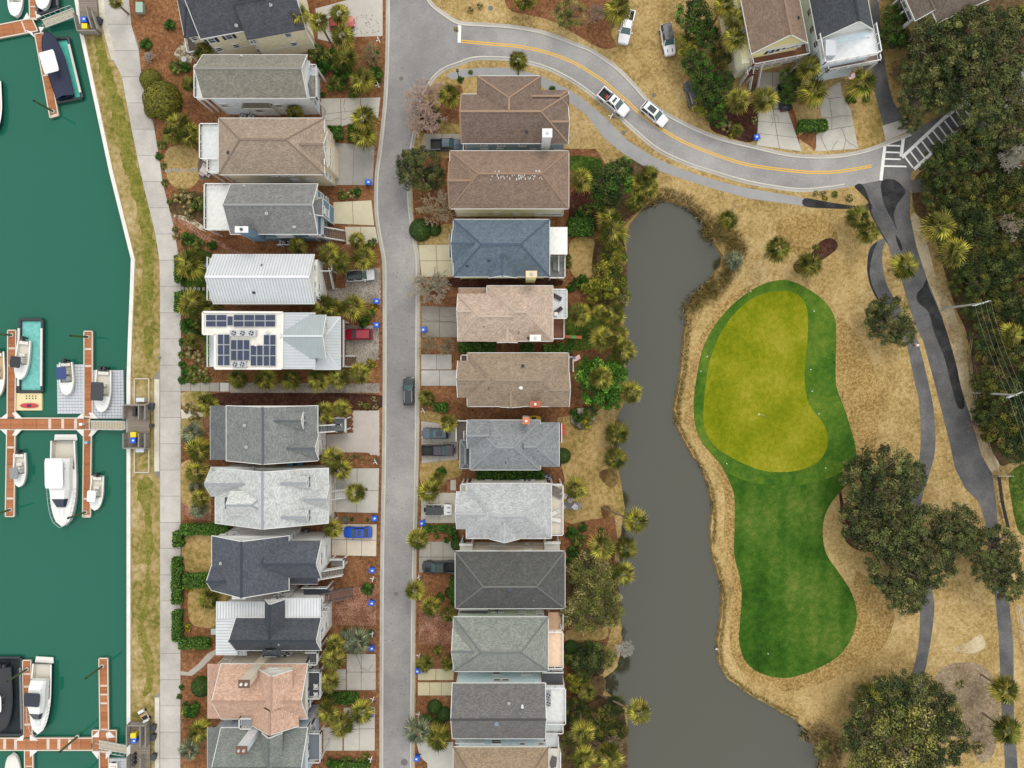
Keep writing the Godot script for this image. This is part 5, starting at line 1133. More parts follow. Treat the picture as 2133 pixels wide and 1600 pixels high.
# a floating dock over four corners (nw, ne, se, sw); n panels along its longer way
func dock(label, flat, n, group := "floating docks") -> Node3D:
	var y = -1.15
	var c = V(flat, y)
	var mid = (c[0] + c[1] + c[2] + c[3]) / 4
	var o = thing("floating_dock", label, "dock", Vector3(mid.x, -1.7, mid.z), 0.0, group)
	if c[0].distance_to(c[1]) > c[0].distance_to(c[3]): c = [c[1], c[2], c[3], c[0]]
	var s = mb(); prism(s, c, -1.9, y - 0.12); obj("float", s, plain(150, 146, 138), o, true)
	var k = shrink4(c, 0.16)
	for i in n:
		var t0 = (i + 0.01) / n; var t1 = (i + 0.99) / n
		s = mb(); prism(s, [k[0].lerp(k[3], t0), k[1].lerp(k[2], t0), k[1].lerp(k[2], t1), k[0].lerp(k[3], t1)], y - 0.1, y)
		var tone = rng.randi_range(-9, 7)
		obj("deck_panel", s, grainy(194 + tone, 128 + tone, 88 + tone, "boards", 2.2), o, true)
		if rng.randf() < 0.42:
			s = mb(); prism(s, [k[0].lerp(k[3], t1 - 0.012), k[1].lerp(k[2], t1 - 0.012), k[1].lerp(k[2], t1 + 0.012), k[0].lerp(k[3], t1 + 0.012)], y - 0.05, y + 0.015); obj("joint_plate", s, plain(226, 206, 188), o, true)
	for e in 4:
		s = mb(); beam(s, c[e] + Vector3(0, -0.06, 0), c[(e + 1) % 4] + Vector3(0, -0.06, 0), 0.18, 0.2); obj("edge_board", s, plain(232, 214, 194, 0.7), o, true)
	return o
func shrink4(c, d) -> Array:
	return shrink([c[0], c[1], c[2], c[3]], d)
func gusset(o, flat):
	var s = mb(); prism(s, V(flat, -1.1), -1.3, -1.1); obj("gusset", s, plain(236, 232, 226, 0.6), o, true)
func piling(px, py, label, top := 3.8):
	var p = P(px, py, -1.1)
	var o = thing("piling", label, "piling", Vector3(p.x, -3.0, p.z), 0.0, "pilings that hold the docks")
	var s = mb(); tube(s, Vector3(0, 0, 0), Vector3(0, top + 2.9, 0), 0.19, 0.16, 10); obj("shaft", s, grainy(92, 108, 72, "stained", 2.0), o)
	s = mb(); tube(s, Vector3(0, top + 2.85, 0), Vector3(0, top + 3.15, 0), 0.2, 0.06, 10); obj("pile_cap", s, plain(38, 40, 44), o)
	s = mb(); tube(s, Vector3(0, 1.8, 0), Vector3(0, 1.98, 0), 0.34, 0.34, 12); obj("pile_guide", s, plain(206, 204, 200), o)
func gangway(label, flat):
	var c = V(flat, -0.6)
	for i in 4: c[i].y = -1.0 if i in [0, 3] else 0.1
	var mid = (c[0] + c[2]) / 2
	var o = thing("gangway", label, "gangway", Vector3(mid.x, -1.1, mid.z))
	var n = 22
	for i in n:
		var a = c[0].lerp(c[1], (i + 0.1) / n); var b = c[0].lerp(c[1], (i + 0.9) / n); var e = c[3].lerp(c[2], (i + 0.9) / n); var f = c[3].lerp(c[2], (i + 0.1) / n)
		var s = mb(); prism_t(s, [a, b, e, f], 0.06); obj("slat", s, grainy(206, 194, 172, "weather", 2.0), o, true)
	for k in [[0, 1], [3, 2]]:
		var s = mb(); var a = c[k[0]]; var b = c[k[1]]
		beam(s, a + Vector3(0, 0.02, 0), b + Vector3(0, 0.02, 0), 0.12, 0.2); beam(s, a + Vector3(0, 1, 0), b + Vector3(0, 1, 0), 0.06, 0.06)
		for i in 7: beam(s, a.lerp(b, i / 6.0), a.lerp(b, i / 6.0) + Vector3(0, 1, 0), 0.05, 0.05)
		obj("handrail", s, plain(206, 210, 204, 0.4), o, true)
func prism_t(s, pts, th):
	var d = Vector3(0, -th, 0)
	quad(s, pts[0], pts[1], pts[2], pts[3])
	for i in 4: quad(s, pts[i], pts[(i + 1) % 4], pts[(i + 1) % 4] + d, pts[i] + d)
func modular_float(label, flat):
	var c = V(flat, -1.35)
	var o = thing("modular_float", label, "float", Vector3((c[0].x + c[2].x) / 2, -1.7, (c[0].z + c[2].z) / 2), 0.0, "")
	var w = c[1].x - c[0].x; var h = c[3].z - c[0].z
	var nx = int(w / 0.5); var nz = int(h / 0.5)
	var s = mb()
	for i in nx:
		for j in nz: bx(s, Vector3(c[0].x + i * w / nx + 0.02, -1.75, c[0].z + j * h / nz + 0.02), Vector3(c[0].x + (i + 1) * w / nx - 0.02, -1.33 + rng.randf_range(0, 0.015), c[0].z + (j + 1) * h / nz - 0.02))
	var q = obj("float_cubes", s, grainy(208, 212, 218, "weather", 2.0), o, true); q.set_meta("kind", "stuff")
	return o
func boat_lift(label, flat, liner, rail) -> Node3D:
	var c = V(flat, -1.3)
	var mid = (c[0] + c[2]) / 2
	var o = thing("boat_lift", label, "boat lift", Vector3(mid.x, -1.7, mid.z))
	var s = mb(); prism(s, c, -1.7, -1.5); obj("liner", s, grainy(liner[0], liner[1], liner[2], "stained", 4.0), o, true)
	for i in 4:
		s = mb(); tube(s, c[i], c[(i + 1) % 4], 0.28, 0.28, 8); obj("float_tube", s, plain(46, 52, 58, 0.5), o, true)
	for k in [[1, 2], [0, 3]]:
		s = mb(); beam(s, c[k[0]].lerp(c[k[1]], 0.12) + Vector3(0, 0.32, 0), c[k[0]].lerp(c[k[1]], 0.92) + Vector3(0, 0.32, 0), 0.36, 0.12); obj("walk_rail", s, plain(rail[0], rail[1], rail[2]), o, true)
	return o
func platform(label, flat, screens):
	var c = V(flat, 0.5)
	var mid = (c[0] + c[2]) / 2
	var o = thing("landing_platform", label, "platform", Vector3(mid.x, 0, mid.z))
	var w = grainy(158, 146, 132, "boards", 2.0)
	var n = 26
	for i in n:
		var s = mb(); var t0 = (i + 0.04) / n; var t1 = (i + 0.96) / n
		prism(s, [c[0].lerp(c[3], t0), c[1].lerp(c[2], t0), c[1].lerp(c[2], t1), c[0].lerp(c[3], t1)], 0.34, 0.42); obj("plank", s, w, o, true)
	for p in c:
		var s = mb(); tube_box(s, p.lerp(mid, 0.05), 0.2, -3.0 if p.x < P(275, 900).x else 0.0, 0.36); obj("pile", s, plain(120, 110, 98), o, true)
	for f in screens:        # slatted screens round the bins
		var a = P(f[0], f[1], 0.4); var b = P(f[2], f[3], 0.4)
		var s = mb()
		for y in [0.45, 0.75, 1.05, 1.35]: beam(s, a + Vector3(0, y - 0.3, 0), b + Vector3(0, y - 0.3, 0), 0.05, 0.2)
		for k in [0.0, 0.5, 1.0]: beam(s, a.lerp(b, k), a.lerp(b, k) + Vector3(0, 1.3, 0), 0.12, 0.12)
		beam(s, a + Vector3(0, 1.3, 0), b + Vector3(0, 1.3, 0), 0.2, 0.06)
		obj("screen", s, grainy(150, 144, 136, "weather", 2.0), o, true)
	return o
func make_marina():
	# docks
	var o
	o = dock("long orange-brown floating dock meeting the middle gangway", [-60,871, 186,871, 186,895, -60,895], 9)
	for g in [[15,872, 0,872, 15,860], [33,872, 46,872, 33,859, 25,860], [174,872, 158,872, 172,860], [192,872, 204,872, 192,859, 184,860], [14,894, 0,894, 14,908], [33,894, 46,894, 33,908, 25,907], [174,895, 158,895, 172,909], [192,895, 204,895, 190,910, 184,908]]: gusset(o, g)
	dock("finger dock beside turquoise boat lift", [16,688, 33,688, 31,871, 15,871], 5); dock("finger dock between the two grey modular floats", [175,690, 192,690, 192,871, 175,871], 5)
	dock("finger dock beside small white skiff with grey top", [14,895, 31,895, 29,1076, 11,1076], 5); dock("finger dock beside the large white cruiser", [174,895, 190,895, 188,1077, 172,1077], 5)
	o = dock("askew floating dock meeting the northern gangway", [-60,63, 66,38, 78,64, -60,90], 6)
	gusset(o, [52,62, 66,66, 72,78]); gusset(o, [80,56, 92,56, 84,68]); gusset(o, [48,40, 56,26, 62,40]); gusset(o, [72,22, 86,34, 76,38])
	dock("finger dock pointing north between two moored boats", [59,-60, 75,-60, 76,40, 62,40], 4); dock("askew finger dock beside the navy-covered boat", [72,71, 90,68, 121,240, 104,245], 6)
	o = dock("floating dock with tall piling meeting the southern gangway", [-60,1538, 192,1538, 192,1563, -60,1563], 11); gusset(o, [32,1543, 48,1530, 48,1543]); gusset(o, [62,1530, 80,1543, 62,1543]); gusset(o, [62,1563, 80,1563, 62,1578]); gusset(o, [190,1536, 206,1522, 206,1536]); gusset(o, [220,1528, 228,1524, 240,1536, 222,1538]); gusset(o, [191,1566, 206,1566, 204,1582]); gusset(o, [220,1566, 234,1566, 220,1582])
	dock("wide end of the southern dock under the gangway", [192,1522, 242,1522, 242,1565, 192,1565], 3); dock("finger dock beside white sport boat with black canopy", [47,1376, 64,1376, 67,1538, 49,1538], 6); dock("free finger dock with pale cross plates", [206,1372, 224,1372, 226,1522, 208,1522], 8); dock("finger dock south of the sport boat", [51,1564, 68,1564, 69,1660, 52,1660], 3); dock("finger dock beside grey float with dinghy", [207,1566, 226,1566, 226,1660, 208,1660], 3)
	gangway("slatted wooden gangway to the middle dock", [186,877, 266,877, 266,894, 186,894]); gangway("slatted wooden gangway to the askew northern dock", [84,40, 158,22, 163,38, 92,55]); gangway("slatted wooden gangway to the southern dock", [203,1545, 268,1549, 268,1564, 203,1561])
	platform("weathered wooden landing of the middle gangway", [264,843, 311,843, 311,933, 264,933], [[265,843, 311,843], [265,844, 265,872], [297,844, 297,872], [310,844, 310,872], [265,902, 265,932], [297,902, 297,932], [310,902, 310,932], [265,932, 311,932]])
	platform("weathered wooden landing of the northern gangway", [160,-40, 196,-40, 208,72, 168,72], [[162,34, 170,70], [188,20, 200,66], [200,30, 212,68], [170,71, 208,71]])
	platform("weathered wooden landing of the southern gangway", [272,1504, 312,1504, 312,1640, 272,1640], [[272,1504, 272,1548], [300,1504, 300,1548], [311,1504, 311,1548], [272,1504, 312,1504], [272,1570, 272,1640], [300,1570, 300,1640]])
	for f in [[281,789, 311,789, 311,842, 281,842, "beside the northern screen"], [281,934, 311,934, 311,984, 281,984, "beside the southern screen"]]:
		var c = V([f[0], f[1], f[2], f[3], f[4], f[5], f[6], f[7]])
		o = thing("garden_edging", "pale timber edging round grass %s of middle landing" % f[8], "edging", (c[0] + c[2]) / 2)
		for i in 4:
			var s = mb(); beam(s, c[i] + Vector3(0, 0.12, 0), c[(i + 1) % 4] + Vector3(0, 0.12, 0), 0.2, 0.24); obj("rail", s, grainy(206, 196, 178, "weather", 2.0), o, true)
	for p in [[110,232, "piling at the tip of the askew finger dock"], [24,698, "piling at the tip of finger dock beside turquoise lift"], [183,702, "piling at the tip of finger dock between grey floats"], [21,1062, "piling at the tip of finger dock beside grey-topped skiff"], [178,1067, "piling leaning over the bow of the large white cruiser"], [56,1394, "piling beside the black-covered boat"], [213,1388, "piling on the free finger dock"], [161,1535, "piling in the middle of the southern dock"], [178,1610, "piling south of the southern dock"]]: piling(p[0], p[1], p[2])
	boat_lift("turquoise-lined boat lift under the navy-covered boat", [97,83, 142,79, 172,204, 121,214], [96, 206, 190], [226, 222, 212]); boat_lift("turquoise-lined boat lift with black stern netting", [42,666, 89,666, 88,816, 40,816], [130, 208, 200], [232, 230, 222]); boat_lift("dark boat lift holding black-covered boat", [-50,1370, 44,1370, 48,1530, -50,1530], [50, 58, 62], [120, 124, 126]); boat_lift("dark boat lift beside the northern finger dock", [77,-40, 120,-40, 122,18, 80,30], [46, 52, 56], [90, 94, 98])
	modular_float("grey modular float carrying boat with navy bimini", [118,759, 174,759, 174,862, 118,862]); modular_float("grey modular float carrying twin-engined boat with black top", [193,771, 257,771, 257,872, 193,872]); modular_float("grey modular float with white dinghy by the southern landing", [227,1580, 270,1580, 270,1650, 227,1650])
	# boats: [pixel, waterline height, turn]
	var S = PI / 2
	boat("motor_boat", "motor boat under dark navy cover with white hard top", "boat", P(122, 138, -1.2), -PI / 2 - 0.26, {"l": 11.2, "b": 3.5, "kind": "covered", "hull": [40, 46, 72], "cover": [44, 50, 76], "top": [-2.2, 1.4, 1.25, 2.6, [250, 250, 248]], "engines": 0})
	boat("motor_boat", "open white boat moored at finger dock pointing north", "boat", P(38, 2, -1.7), S, {"l": 6.2, "b": 2.6, "kind": "console", "hull": [246, 246, 244], "engines": 1, "floor": [238, 236, 230]})
	boat("motor_boat", "white boat on dark lift beside northern gangway", "boat", P(95, -8, -1.3), S, {"l": 5.4, "b": 2.6, "kind": "console", "hull": [244, 244, 244], "engines": 1, "floor": [238, 236, 232]})
	boat("motor_boat", "dark-hulled boat half out of view beside navy-covered boat", "boat", P(-6, 226, -1.7), S, {"l": 8.6, "b": 2.8, "kind": "console", "hull": [40, 46, 66], "engines": 2, "engine_color": [236, 236, 236]})
	boat("motor_boat", "white center-console boat with black top on turquoise lift", "boat", P(52, 750, -1.35), S + 0.12, {"l": 6.8, "b": 2.5, "kind": "console", "hull": [248, 248, 244], "top": [-0.6, 1.3, 0.85, 2.3, [40, 42, 46]], "engines": 1, "console": 0.02})
	boat("motor_boat", "cream-decked boat with brown seats at edge of dock", "boat", P(0, 780, -1.7), S, {"l": 7.8, "b": 2.8, "kind": "console", "hull": [240, 234, 214], "engines": 1, "floor": [206, 178, 132]})
	boat("motor_boat", "small runabout with navy bimini on grey modular float", "boat", P(144, 789, -1.25), S - 0.04, {"l": 5.6, "b": 2.5, "kind": "console", "hull": [248, 247, 242], "top": [-2.0, 0.1, 0.8, 2.0, [48, 70, 128]], "engines": 1, "floor": [196, 190, 170]})
	boat("motor_boat", "twin-engined white boat with large black top on grey float", "boat", P(219, 815, -1.25), S + 0.05, {"l": 7.2, "b": 2.9, "kind": "console", "hull": [248, 246, 240], "top": [-1.6, 1.5, 1.05, 2.3, [56, 58, 60]], "engines": 2})
	boat("cabin_cruiser", "large white cabin cruiser with dark windows and bow rail", "boat", P(141, 1005, -1.7), S, {"l": 14.6, "b": 4.6, "kind": "cruiser", "free": 1.25, "hull": [250, 250, 248], "top": [-4.6, 0.4, 1.5, 3.6, [252, 252, 252]], "fore": 0.34})
	boat("motor_boat", "small white skiff with grey canopy beside finger dock", "boat", P(47, 978, -1.7), S, {"l": 5.8, "b": 2.3, "kind": "console", "hull": [248, 248, 244], "top": [-0.6, 1.3, 0.7, 2.1, [144, 146, 148]], "engines": 1})
	boat("motor_boat", "small white skiff with white canopy beside the cruiser's dock", "boat", P(206, 1026, -1.7), S + 0.08, {"l": 5.9, "b": 2.4, "kind": "console", "hull": [248, 247, 242], "top": [-0.7, 1.2, 0.72, 2.1, [250, 250, 248]], "engines": 1})
	boat("sport_boat", "white sport boat with navy hull sides and black canopy", "boat", P(92, 1450, -1.7), S + 0.06, {"l": 12.0, "b": 3.7, "kind": "cruiser", "free": 1.0, "hull": [40, 44, 62], "top": [-2.0, 0.3, 1.3, 3.2, [34, 40, 56]], "fore": 0.5})
	boat("motor_boat", "boat under black cover with white hard top on dark lift", "boat", P(10, 1452, -1.2), S, {"l": 11.0, "b": 3.6, "kind": "covered", "hull": [52, 54, 58], "cover": [58, 60, 64], "top": [-1.4, 1.4, 1.2, 2.5, [248, 248, 244]], "engines": 3, "engine_color": [50, 52, 58]})
	boat("motor_boat", "white boat moored below the southern dock", "boat", P(33, 1612, -1.7), -S, {"l": 8.0, "b": 2.8, "kind": "covered", "hull": [248, 248, 244], "cover": [244, 242, 234], "engines": 0})
	boat("dinghy", "small white dinghy on grey float by southern landing", "boat", P(241, 1606, -1.3), S, {"l": 3.6, "b": 1.5, "kind": "console", "hull": [246, 246, 244], "engines": 0})
	# kayak float and its red kayak
	var c = V([34,819, 87,819, 87,855, 34,855], -1.35)
	o = thing("kayak_float", "cream plastic kayak launch float beside turquoise boat lift", "float", Vector3((c[0].x + c[2].x) / 2, -1.7, (c[0].z + c[2].z) / 2))
	var s = mb(); prism(s, c, -1.7, -1.34); obj("deck", s, plain(238, 222, 170, 0.7), o, true)
	for i in 8:
		s = mb(); var p = P(55 + (i % 4) * 6.4, 825 + (i / 4) * 5, -1.3); tube(s, p, p + Vector3(0, 0.02, 0), 0.12, 0.12, 8); obj("drain_hole", s, plain(96, 84, 60), o, true)
	kayak("kayak", "red kayak lying on cream launch float", P(61, 845, -1.2), 0.0, [206, 52, 66], 3.2); kayak("kayak", "yellow kayak stored beside grey-roofed house with arched dormer", P(555, 968, 0.5), 0.0, [222, 178, 48], 3.2); kayak("kayak", "blue kayak stored beside grey-roofed house with arched dormer", P(615, 967, 0.5), 0.0, [66, 158, 206], 2.9)
	kayak("kayak", "yellow kayak leaning by steel-grey-roofed house chimney", P(1112, 871, 0.6), 0.0, [240, 184, 30], 2.6)
func kayak(called, label, at, turn, c, l):
	var o = thing(called, label, "kayak", at, turn)
	var s = mb(); var rings = []
	for i in 13:
		var t = i / 12.0; var w = 0.42 * sqrt(maxf(0.0, 1.0 - pow(absf(t - 0.5) * 2, 2.2))); var x = (t - 0.5) * l; var y = 0.1 * pow(absf(t - 0.5) * 2, 3)
		rings.append([Vector3(x, y - 0.15, 0), Vector3(x, y, w), Vector3(x, y + 0.16 * (w + 0.1), w * 0.5), Vector3(x, y + 0.2 * (w + 0.1), 0), Vector3(x, y + 0.16 * (w + 0.1), -w * 0.5), Vector3(x, y, -w)])
	loft(s, rings, true); obj("hull", s, plain(c[0], c[1], c[2], 0.4), o)
	s = mb(); box_at(s, Transform3D(Basis.IDENTITY, Vector3(0, 0.1, 0)), Vector3(0.7, 0.05, 0.42)); obj("seat", s, plain(50, 50, 52), o)

# ================================================================ vehicles
# built with the front towards +x, wheels on y = 0
func vehicle(called, label, category, px, py, turn, d) -> Node3D:
	var o = thing(called, label, category, P(px, py) + Vector3(0, 0.03, 0), turn, "")
	var l = d.get("l", 4.7); var w = d.get("w", 1.88) / 2; var belt = d.get("belt", 0.95); var top = d.get("top", 1.62)
	var c = d.c
	var paint = plain(c[0], c[1], c[2], 0.22)
	var pick = d.kind == "pickup"
	# body: stations from tail to nose [x, half width, deck height]
	var st = [[-0.5, 0.86, belt * 0.86], [-0.485, 0.95, belt], [-0.40, 1.0, belt * 1.02], [-0.2, 1.0, belt * 1.02], [0.18, 1.0, belt], [0.30, 0.99, belt * 0.97], [0.42, 0.95, belt * 0.90], [0.478, 0.86, belt * 0.82], [0.5, 0.70, belt * 0.66]]
	var s = mb(); var rings = []
	for e in st:
		var x = e[0] * l; var hw = e[1] * w; var y = e[2]
		rings.append([Vector3(x, 0.28, -hw * 0.9), Vector3(x, 0.34, -hw * 0.98), Vector3(x, y * 0.72, -hw), Vector3(x, y - 0.05, -hw * 0.96), Vector3(x, y, -hw * 0.86), Vector3(x, y + 0.03, 0), Vector3(x, y, hw * 0.86), Vector3(x, y - 0.05, hw * 0.96), Vector3(x, y * 0.72, hw), Vector3(x, 0.34, hw * 0.98), Vector3(x, 0.28, hw * 0.9)])
	if pick:
		# open bed behind the cab
		var cab_from = -0.08
		var bed = rings.slice(0, 4); rings = rings.slice(3)
		loft(s, rings, true)
		obj("body", s, paint, o)
		s = mb()
		var x0 = -0.5 * l; var x1 = -0.2 * l + 0.02
		for z in [-1, 1]: bx(s, Vector3(x0, 0.34, z * w), Vector3(x1, belt * 1.03, z * (w - 0.16)))
		bx(s, Vector3(x0, 0.34, -w + 0.16), Vector3(x0 + 0.1, belt * 1.03, w - 0.16)); bx(s, Vector3(x0 + 0.1, 0.34, -w + 0.16), Vector3(x1, 0.5, w - 0.16))
		obj("bed_sides", s, paint, o)
		s = mb(); bx(s, Vector3(x0 + 0.11, 0.5, -w + 0.17), Vector3(x1, 0.56, w - 0.17)); obj("bed_liner", s, plain(40, 42, 44, 0.8), o)
	else:
		loft(s, rings, true); var e0 = rings[0]; var e1 = rings[-1]
		for k in range(1, 10): tri(s, e0[0], e0[k], e0[k + 1 if k < 10 else 0]); tri(s, e1[0], e1[k + 1], e1[k])
		obj("body", s, paint, o)
	# cabin: glass all round, roof on top
	var g = d.get("cab", [-0.20, -0.12, 0.10, 0.24] if pick else [-0.47, -0.40, 0.06, 0.22])    # rear base, rear top, front top, front base
	var tw = w * 0.76
	var lo = [Vector3(g[0] * l, belt, -w * 0.9), Vector3(g[3] * l, belt * 0.98, -w * 0.88), Vector3(g[3] * l, belt * 0.98, w * 0.88), Vector3(g[0] * l, belt, w * 0.9)]
	var hi = [Vector3(g[1] * l, top - 0.05, -tw), Vector3(g[2] * l, top - 0.05, -tw), Vector3(g[2] * l, top - 0.05, tw), Vector3(g[1] * l, top - 0.05, tw)]
	var glass = plain(48, 60, 66, 0.06)
	for k in 4:
		s = mb(); quad(s, lo[k], lo[(k + 1) % 4], hi[(k + 1) % 4], hi[k]); obj(["side_glass", "windscreen", "side_glass", "rear_glass"][k], s, glass if k != 1 else plain(84, 112, 112, 0.06), o)
	s = mb()
	for k in 4: beam(s, lo[k], hi[k], 0.1, 0.1)
	for z in [-1, 1]: beam(s, lo[0].lerp(lo[1], 0.5) * Vector3(1, 1, z * -1.0), hi[0].lerp(hi[1], 0.45) * Vector3(1, 1, z * -1.0), 0.1, 0.06)
	var rc = d.get("roof", c); var roof_m = plain(rc[0], rc[1], rc[2], 0.25)
	obj("pillars", s, paint, o).set_meta("kind", "stuff")
	s = mb(); var rr = []
	for t in [0.0, 0.06, 0.3, 0.7, 0.94, 1.0]:
		var x = lerpf(hi[0].x - 0.03, hi[1].x + 0.05, t); var k = 0.93 if t in [0.0, 1.0] else 1.0; var y = top - (0.04 if t in [0.0, 1.0] else 0.0)
		rr.append([Vector3(x, top - 0.07, -tw * k), Vector3(x, y - 0.01, -tw * 0.9 * k), Vector3(x, y + 0.03, 0), Vector3(x, y - 0.01, tw * 0.9 * k), Vector3(x, top - 0.07, tw * k)])
	loft(s, rr); obj("roof", s, roof_m, o)
	if d.get("sunroof", false): s = mb(); box_at(s, Transform3D(Basis.IDENTITY, Vector3(lerpf(hi[0].x, hi[1].x, 0.55), top + 0.025, 0)), Vector3((hi[1].x - hi[0].x) * d.get("sun_len", 0.5), 0.03, tw * 1.3)); obj("sunroof", s, plain(58, 62, 66, 0.08), o)
	if d.get("rails", false):
		for z in [-1, 1]: s = mb(); beam(s, Vector3(hi[0].x + 0.15, top + 0.03, z * tw * 0.88), Vector3(hi[1].x - 0.2, top + 0.03, z * tw * 0.88), 0.06, 0.06); obj("roof_rail", s, plain(190, 194, 198, 0.3), o)
	for z in [-1, 1]:
		s = mb(); box_at(s, Transform3D(Basis.IDENTITY, Vector3(g[3] * l - 0.35, belt + 0.08, z * (w + 0.12))), Vector3(0.14, 0.16, 0.22)); obj("wing_mirror", s, paint, o)
		s = mb(); box_at(s, Transform3D(Basis.IDENTITY, Vector3(l * 0.472, belt * 0.72, z * w * 0.66)), Vector3(0.2, 0.13, 0.36)); obj("headlight", s, plain(226, 230, 232, 0.1), o)
		s = mb(); box_at(s, Transform3D(Basis.IDENTITY, Vector3(-l * 0.492, belt * 0.84, z * w * 0.76)), Vector3(0.12, 0.22, 0.26)); obj("tail_light", s, plain(168, 30, 34, 0.2), o)
		for x in [-0.31, 0.31]:
			s = mb(); tube(s, Vector3(x * l, 0.35, z * (w - 0.22)), Vector3(x * l, 0.35, z * (w + 0.015)), 0.35, 0.35, 14); var t = obj("wheel", s, plain(36, 36, 38, 0.85), o)
			s = mb(); tube(s, Vector3(x * l, 0.35, z * (w + 0.005)), Vector3(x * l, 0.35, z * (w + 0.03)), 0.2, 0.18, 10); obj("rim", s, plain(168, 170, 174, 0.3, 0.6), t)
	if d.get("spare", false): s = mb(); tube(s, Vector3(-l * 0.5 - 0.22, 0.9, 0), Vector3(-l * 0.5, 0.9, 0), 0.36, 0.36, 14); obj("spare_wheel", s, plain(40, 40, 42, 0.8), o)
	if d.get("hood_vents", false):
		for z in [-0.3, 0.3]: s = mb(); box_at(s, Transform3D(Basis(Vector3(1, -0.05, 0).normalized(), Vector3.UP, Vector3.BACK), Vector3(l * 0.37, belt * 0.97, z * 1.3)), Vector3(0.55, 0.03, 0.12)); obj("hood_vent", s, plain(50, 52, 54), o)
	return o
func make_vehicles():
	var white = [246, 246, 246]
	vehicle("parked_car", "black suv with pale roof rails driving down the long grey street", "car", 853, 815, -PI / 2, {"kind": "suv", "c": [52, 58, 62], "l": 4.75, "top": 1.75, "rails": true})
	var t = vehicle("pickup_truck", "white pickup with black bed and red tool stopped on curved road", "truck", 1277, 217, 0.69, {"kind": "pickup", "c": white, "l": 5.8, "w": 2.0, "belt": 1.1, "top": 1.85, "sunroof": true, "sun_len": 0.3})
	var s = mb(); beam(s, Vector3(-1.6, 0.65, -0.3), Vector3(-1.3, 0.75, 0.4), 0.25, 0.2); beam(s, Vector3(-1.6, 0.7, 0.3), Vector3(-1.2, 0.7, -0.2), 0.14, 0.2); obj("red_tool", s, plain(196, 52, 44), t)
	vehicle("parked_car", "white suv with dark glass roof straddling the yellow line", "car", 1361, 241, 0.69, {"kind": "suv", "c": white, "l": 5.0, "w": 1.95, "top": 1.75, "sunroof": true, "sun_len": 0.6})
	t = vehicle("pickup_truck", "white pickup with ladder in its bed parked on dry grass", "truck", 1303, 61, PI / 2 + 0.2, {"kind": "pickup", "c": [242, 240, 242], "l": 5.6, "w": 1.95, "belt": 1.05, "top": 1.8})
	s = mb()
	for z in [-0.15, 0.2]: beam(s, Vector3(-2.6, 0.9, z), Vector3(-1.2, 0.9, z), 0.06, 0.08)
	for x in 5: beam(s, Vector3(-2.5 + x * 0.3, 0.9, -0.15), Vector3(-2.5 + x * 0.3, 0.9, 0.2), 0.06, 0.05)
	obj("ladder", s, plain(226, 228, 230, 0.4), t)
	vehicle("parked_car", "white suv with black roof parked on dry grass", "car", 1389, 88, PI / 2 - 0.18, {"kind": "suv", "c": white, "roof": [72, 74, 78], "l": 5.0, "w": 1.98, "belt": 1.05, "top": 1.85, "hood_vents": true, "cab": [-0.49, -0.45, 0.08, 0.2]})
	vehicle("parked_car", "dark grey suv parked on dry grass beside the hedge", "car", 1439, 201, -PI / 2 - 0.26, {"kind": "suv", "c": [104, 102, 100], "l": 4.7, "top": 1.7, "rails": true})
	vehicle("parked_car", "black car parked beneath the yellow house's palms", "car", 1631, 205, -PI / 2 - 0.12, {"kind": "car", "c": [34, 36, 40], "l": 4.7, "top": 1.45})
	vehicle("pickup_truck", "dark blue-grey pickup beside brown-roofed corner house", "truck", 931, 304, 0.0, {"kind": "pickup", "c": [84, 92, 106], "l": 5.4, "w": 1.9, "top": 1.8})
	vehicle("parked_car", "white car with black roof beside white metal-roofed house", "car", 753, 575, -0.07, {"kind": "suv", "c": white, "roof": [44, 48, 52], "l": 4.6, "top": 1.6, "cab": [-0.49, -0.44, 0.08, 0.24]})
	vehicle("parked_car", "red suv on pavers beside the solar-panelled house", "car", 749, 697, PI, {"kind": "suv", "c": [166, 34, 52], "l": 4.7, "top": 1.65})
	vehicle("parked_car", "bright blue sedan on pale driveway", "car", 747, 1107, PI, {"kind": "car", "c": [22, 82, 200], "l": 4.8, "top": 1.42, "cab": [-0.4, -0.24, 0.06, 0.22], "sunroof": true, "sun_len": 0.4})
	vehicle("parked_car", "blue-grey car half under palm beside maroon pickup", "car", 908, 902, PI, {"kind": "suv", "c": [86, 98, 110], "l": 4.6, "top": 1.6, "sunroof": true})
	vehicle("pickup_truck", "dark maroon pickup parked beside blue-grey car", "truck", 914, 937, 0.0, {"kind": "pickup", "c": [70, 60, 68], "l": 5.7, "w": 1.95, "belt": 1.05, "top": 1.8})
	vehicle("parked_car", "white off-roader with black top and rear spare wheel", "car", 915, 1060, 0.0, {"kind": "suv", "c": white, "roof": [60, 62, 66], "l": 4.5, "w": 1.9, "belt": 1.1, "top": 1.85, "spare": true, "hood_vents": true, "cab": [-0.49, -0.46, 0.12, 0.2]})
	vehicle("pickup_truck", "black pickup parked beside black-roofed house", "truck", 917, 1178, PI, {"kind": "pickup", "c": [46, 50, 54], "l": 5.9, "w": 2.0, "belt": 1.1, "top": 1.85})
	vehicle("parked_car", "red hatchback under palms beside charcoal-roofed cream house", "car", 714, 52, -0.12, {"kind": "suv", "c": [178, 32, 50], "l": 4.2, "top": 1.5})
	# golf cart on the grass beside the southern landing
	var o = thing("golf_cart", "white golf cart with tan seat on grass beside southern landing", "golf cart", P(303, 1488), PI / 2 - 0.5)
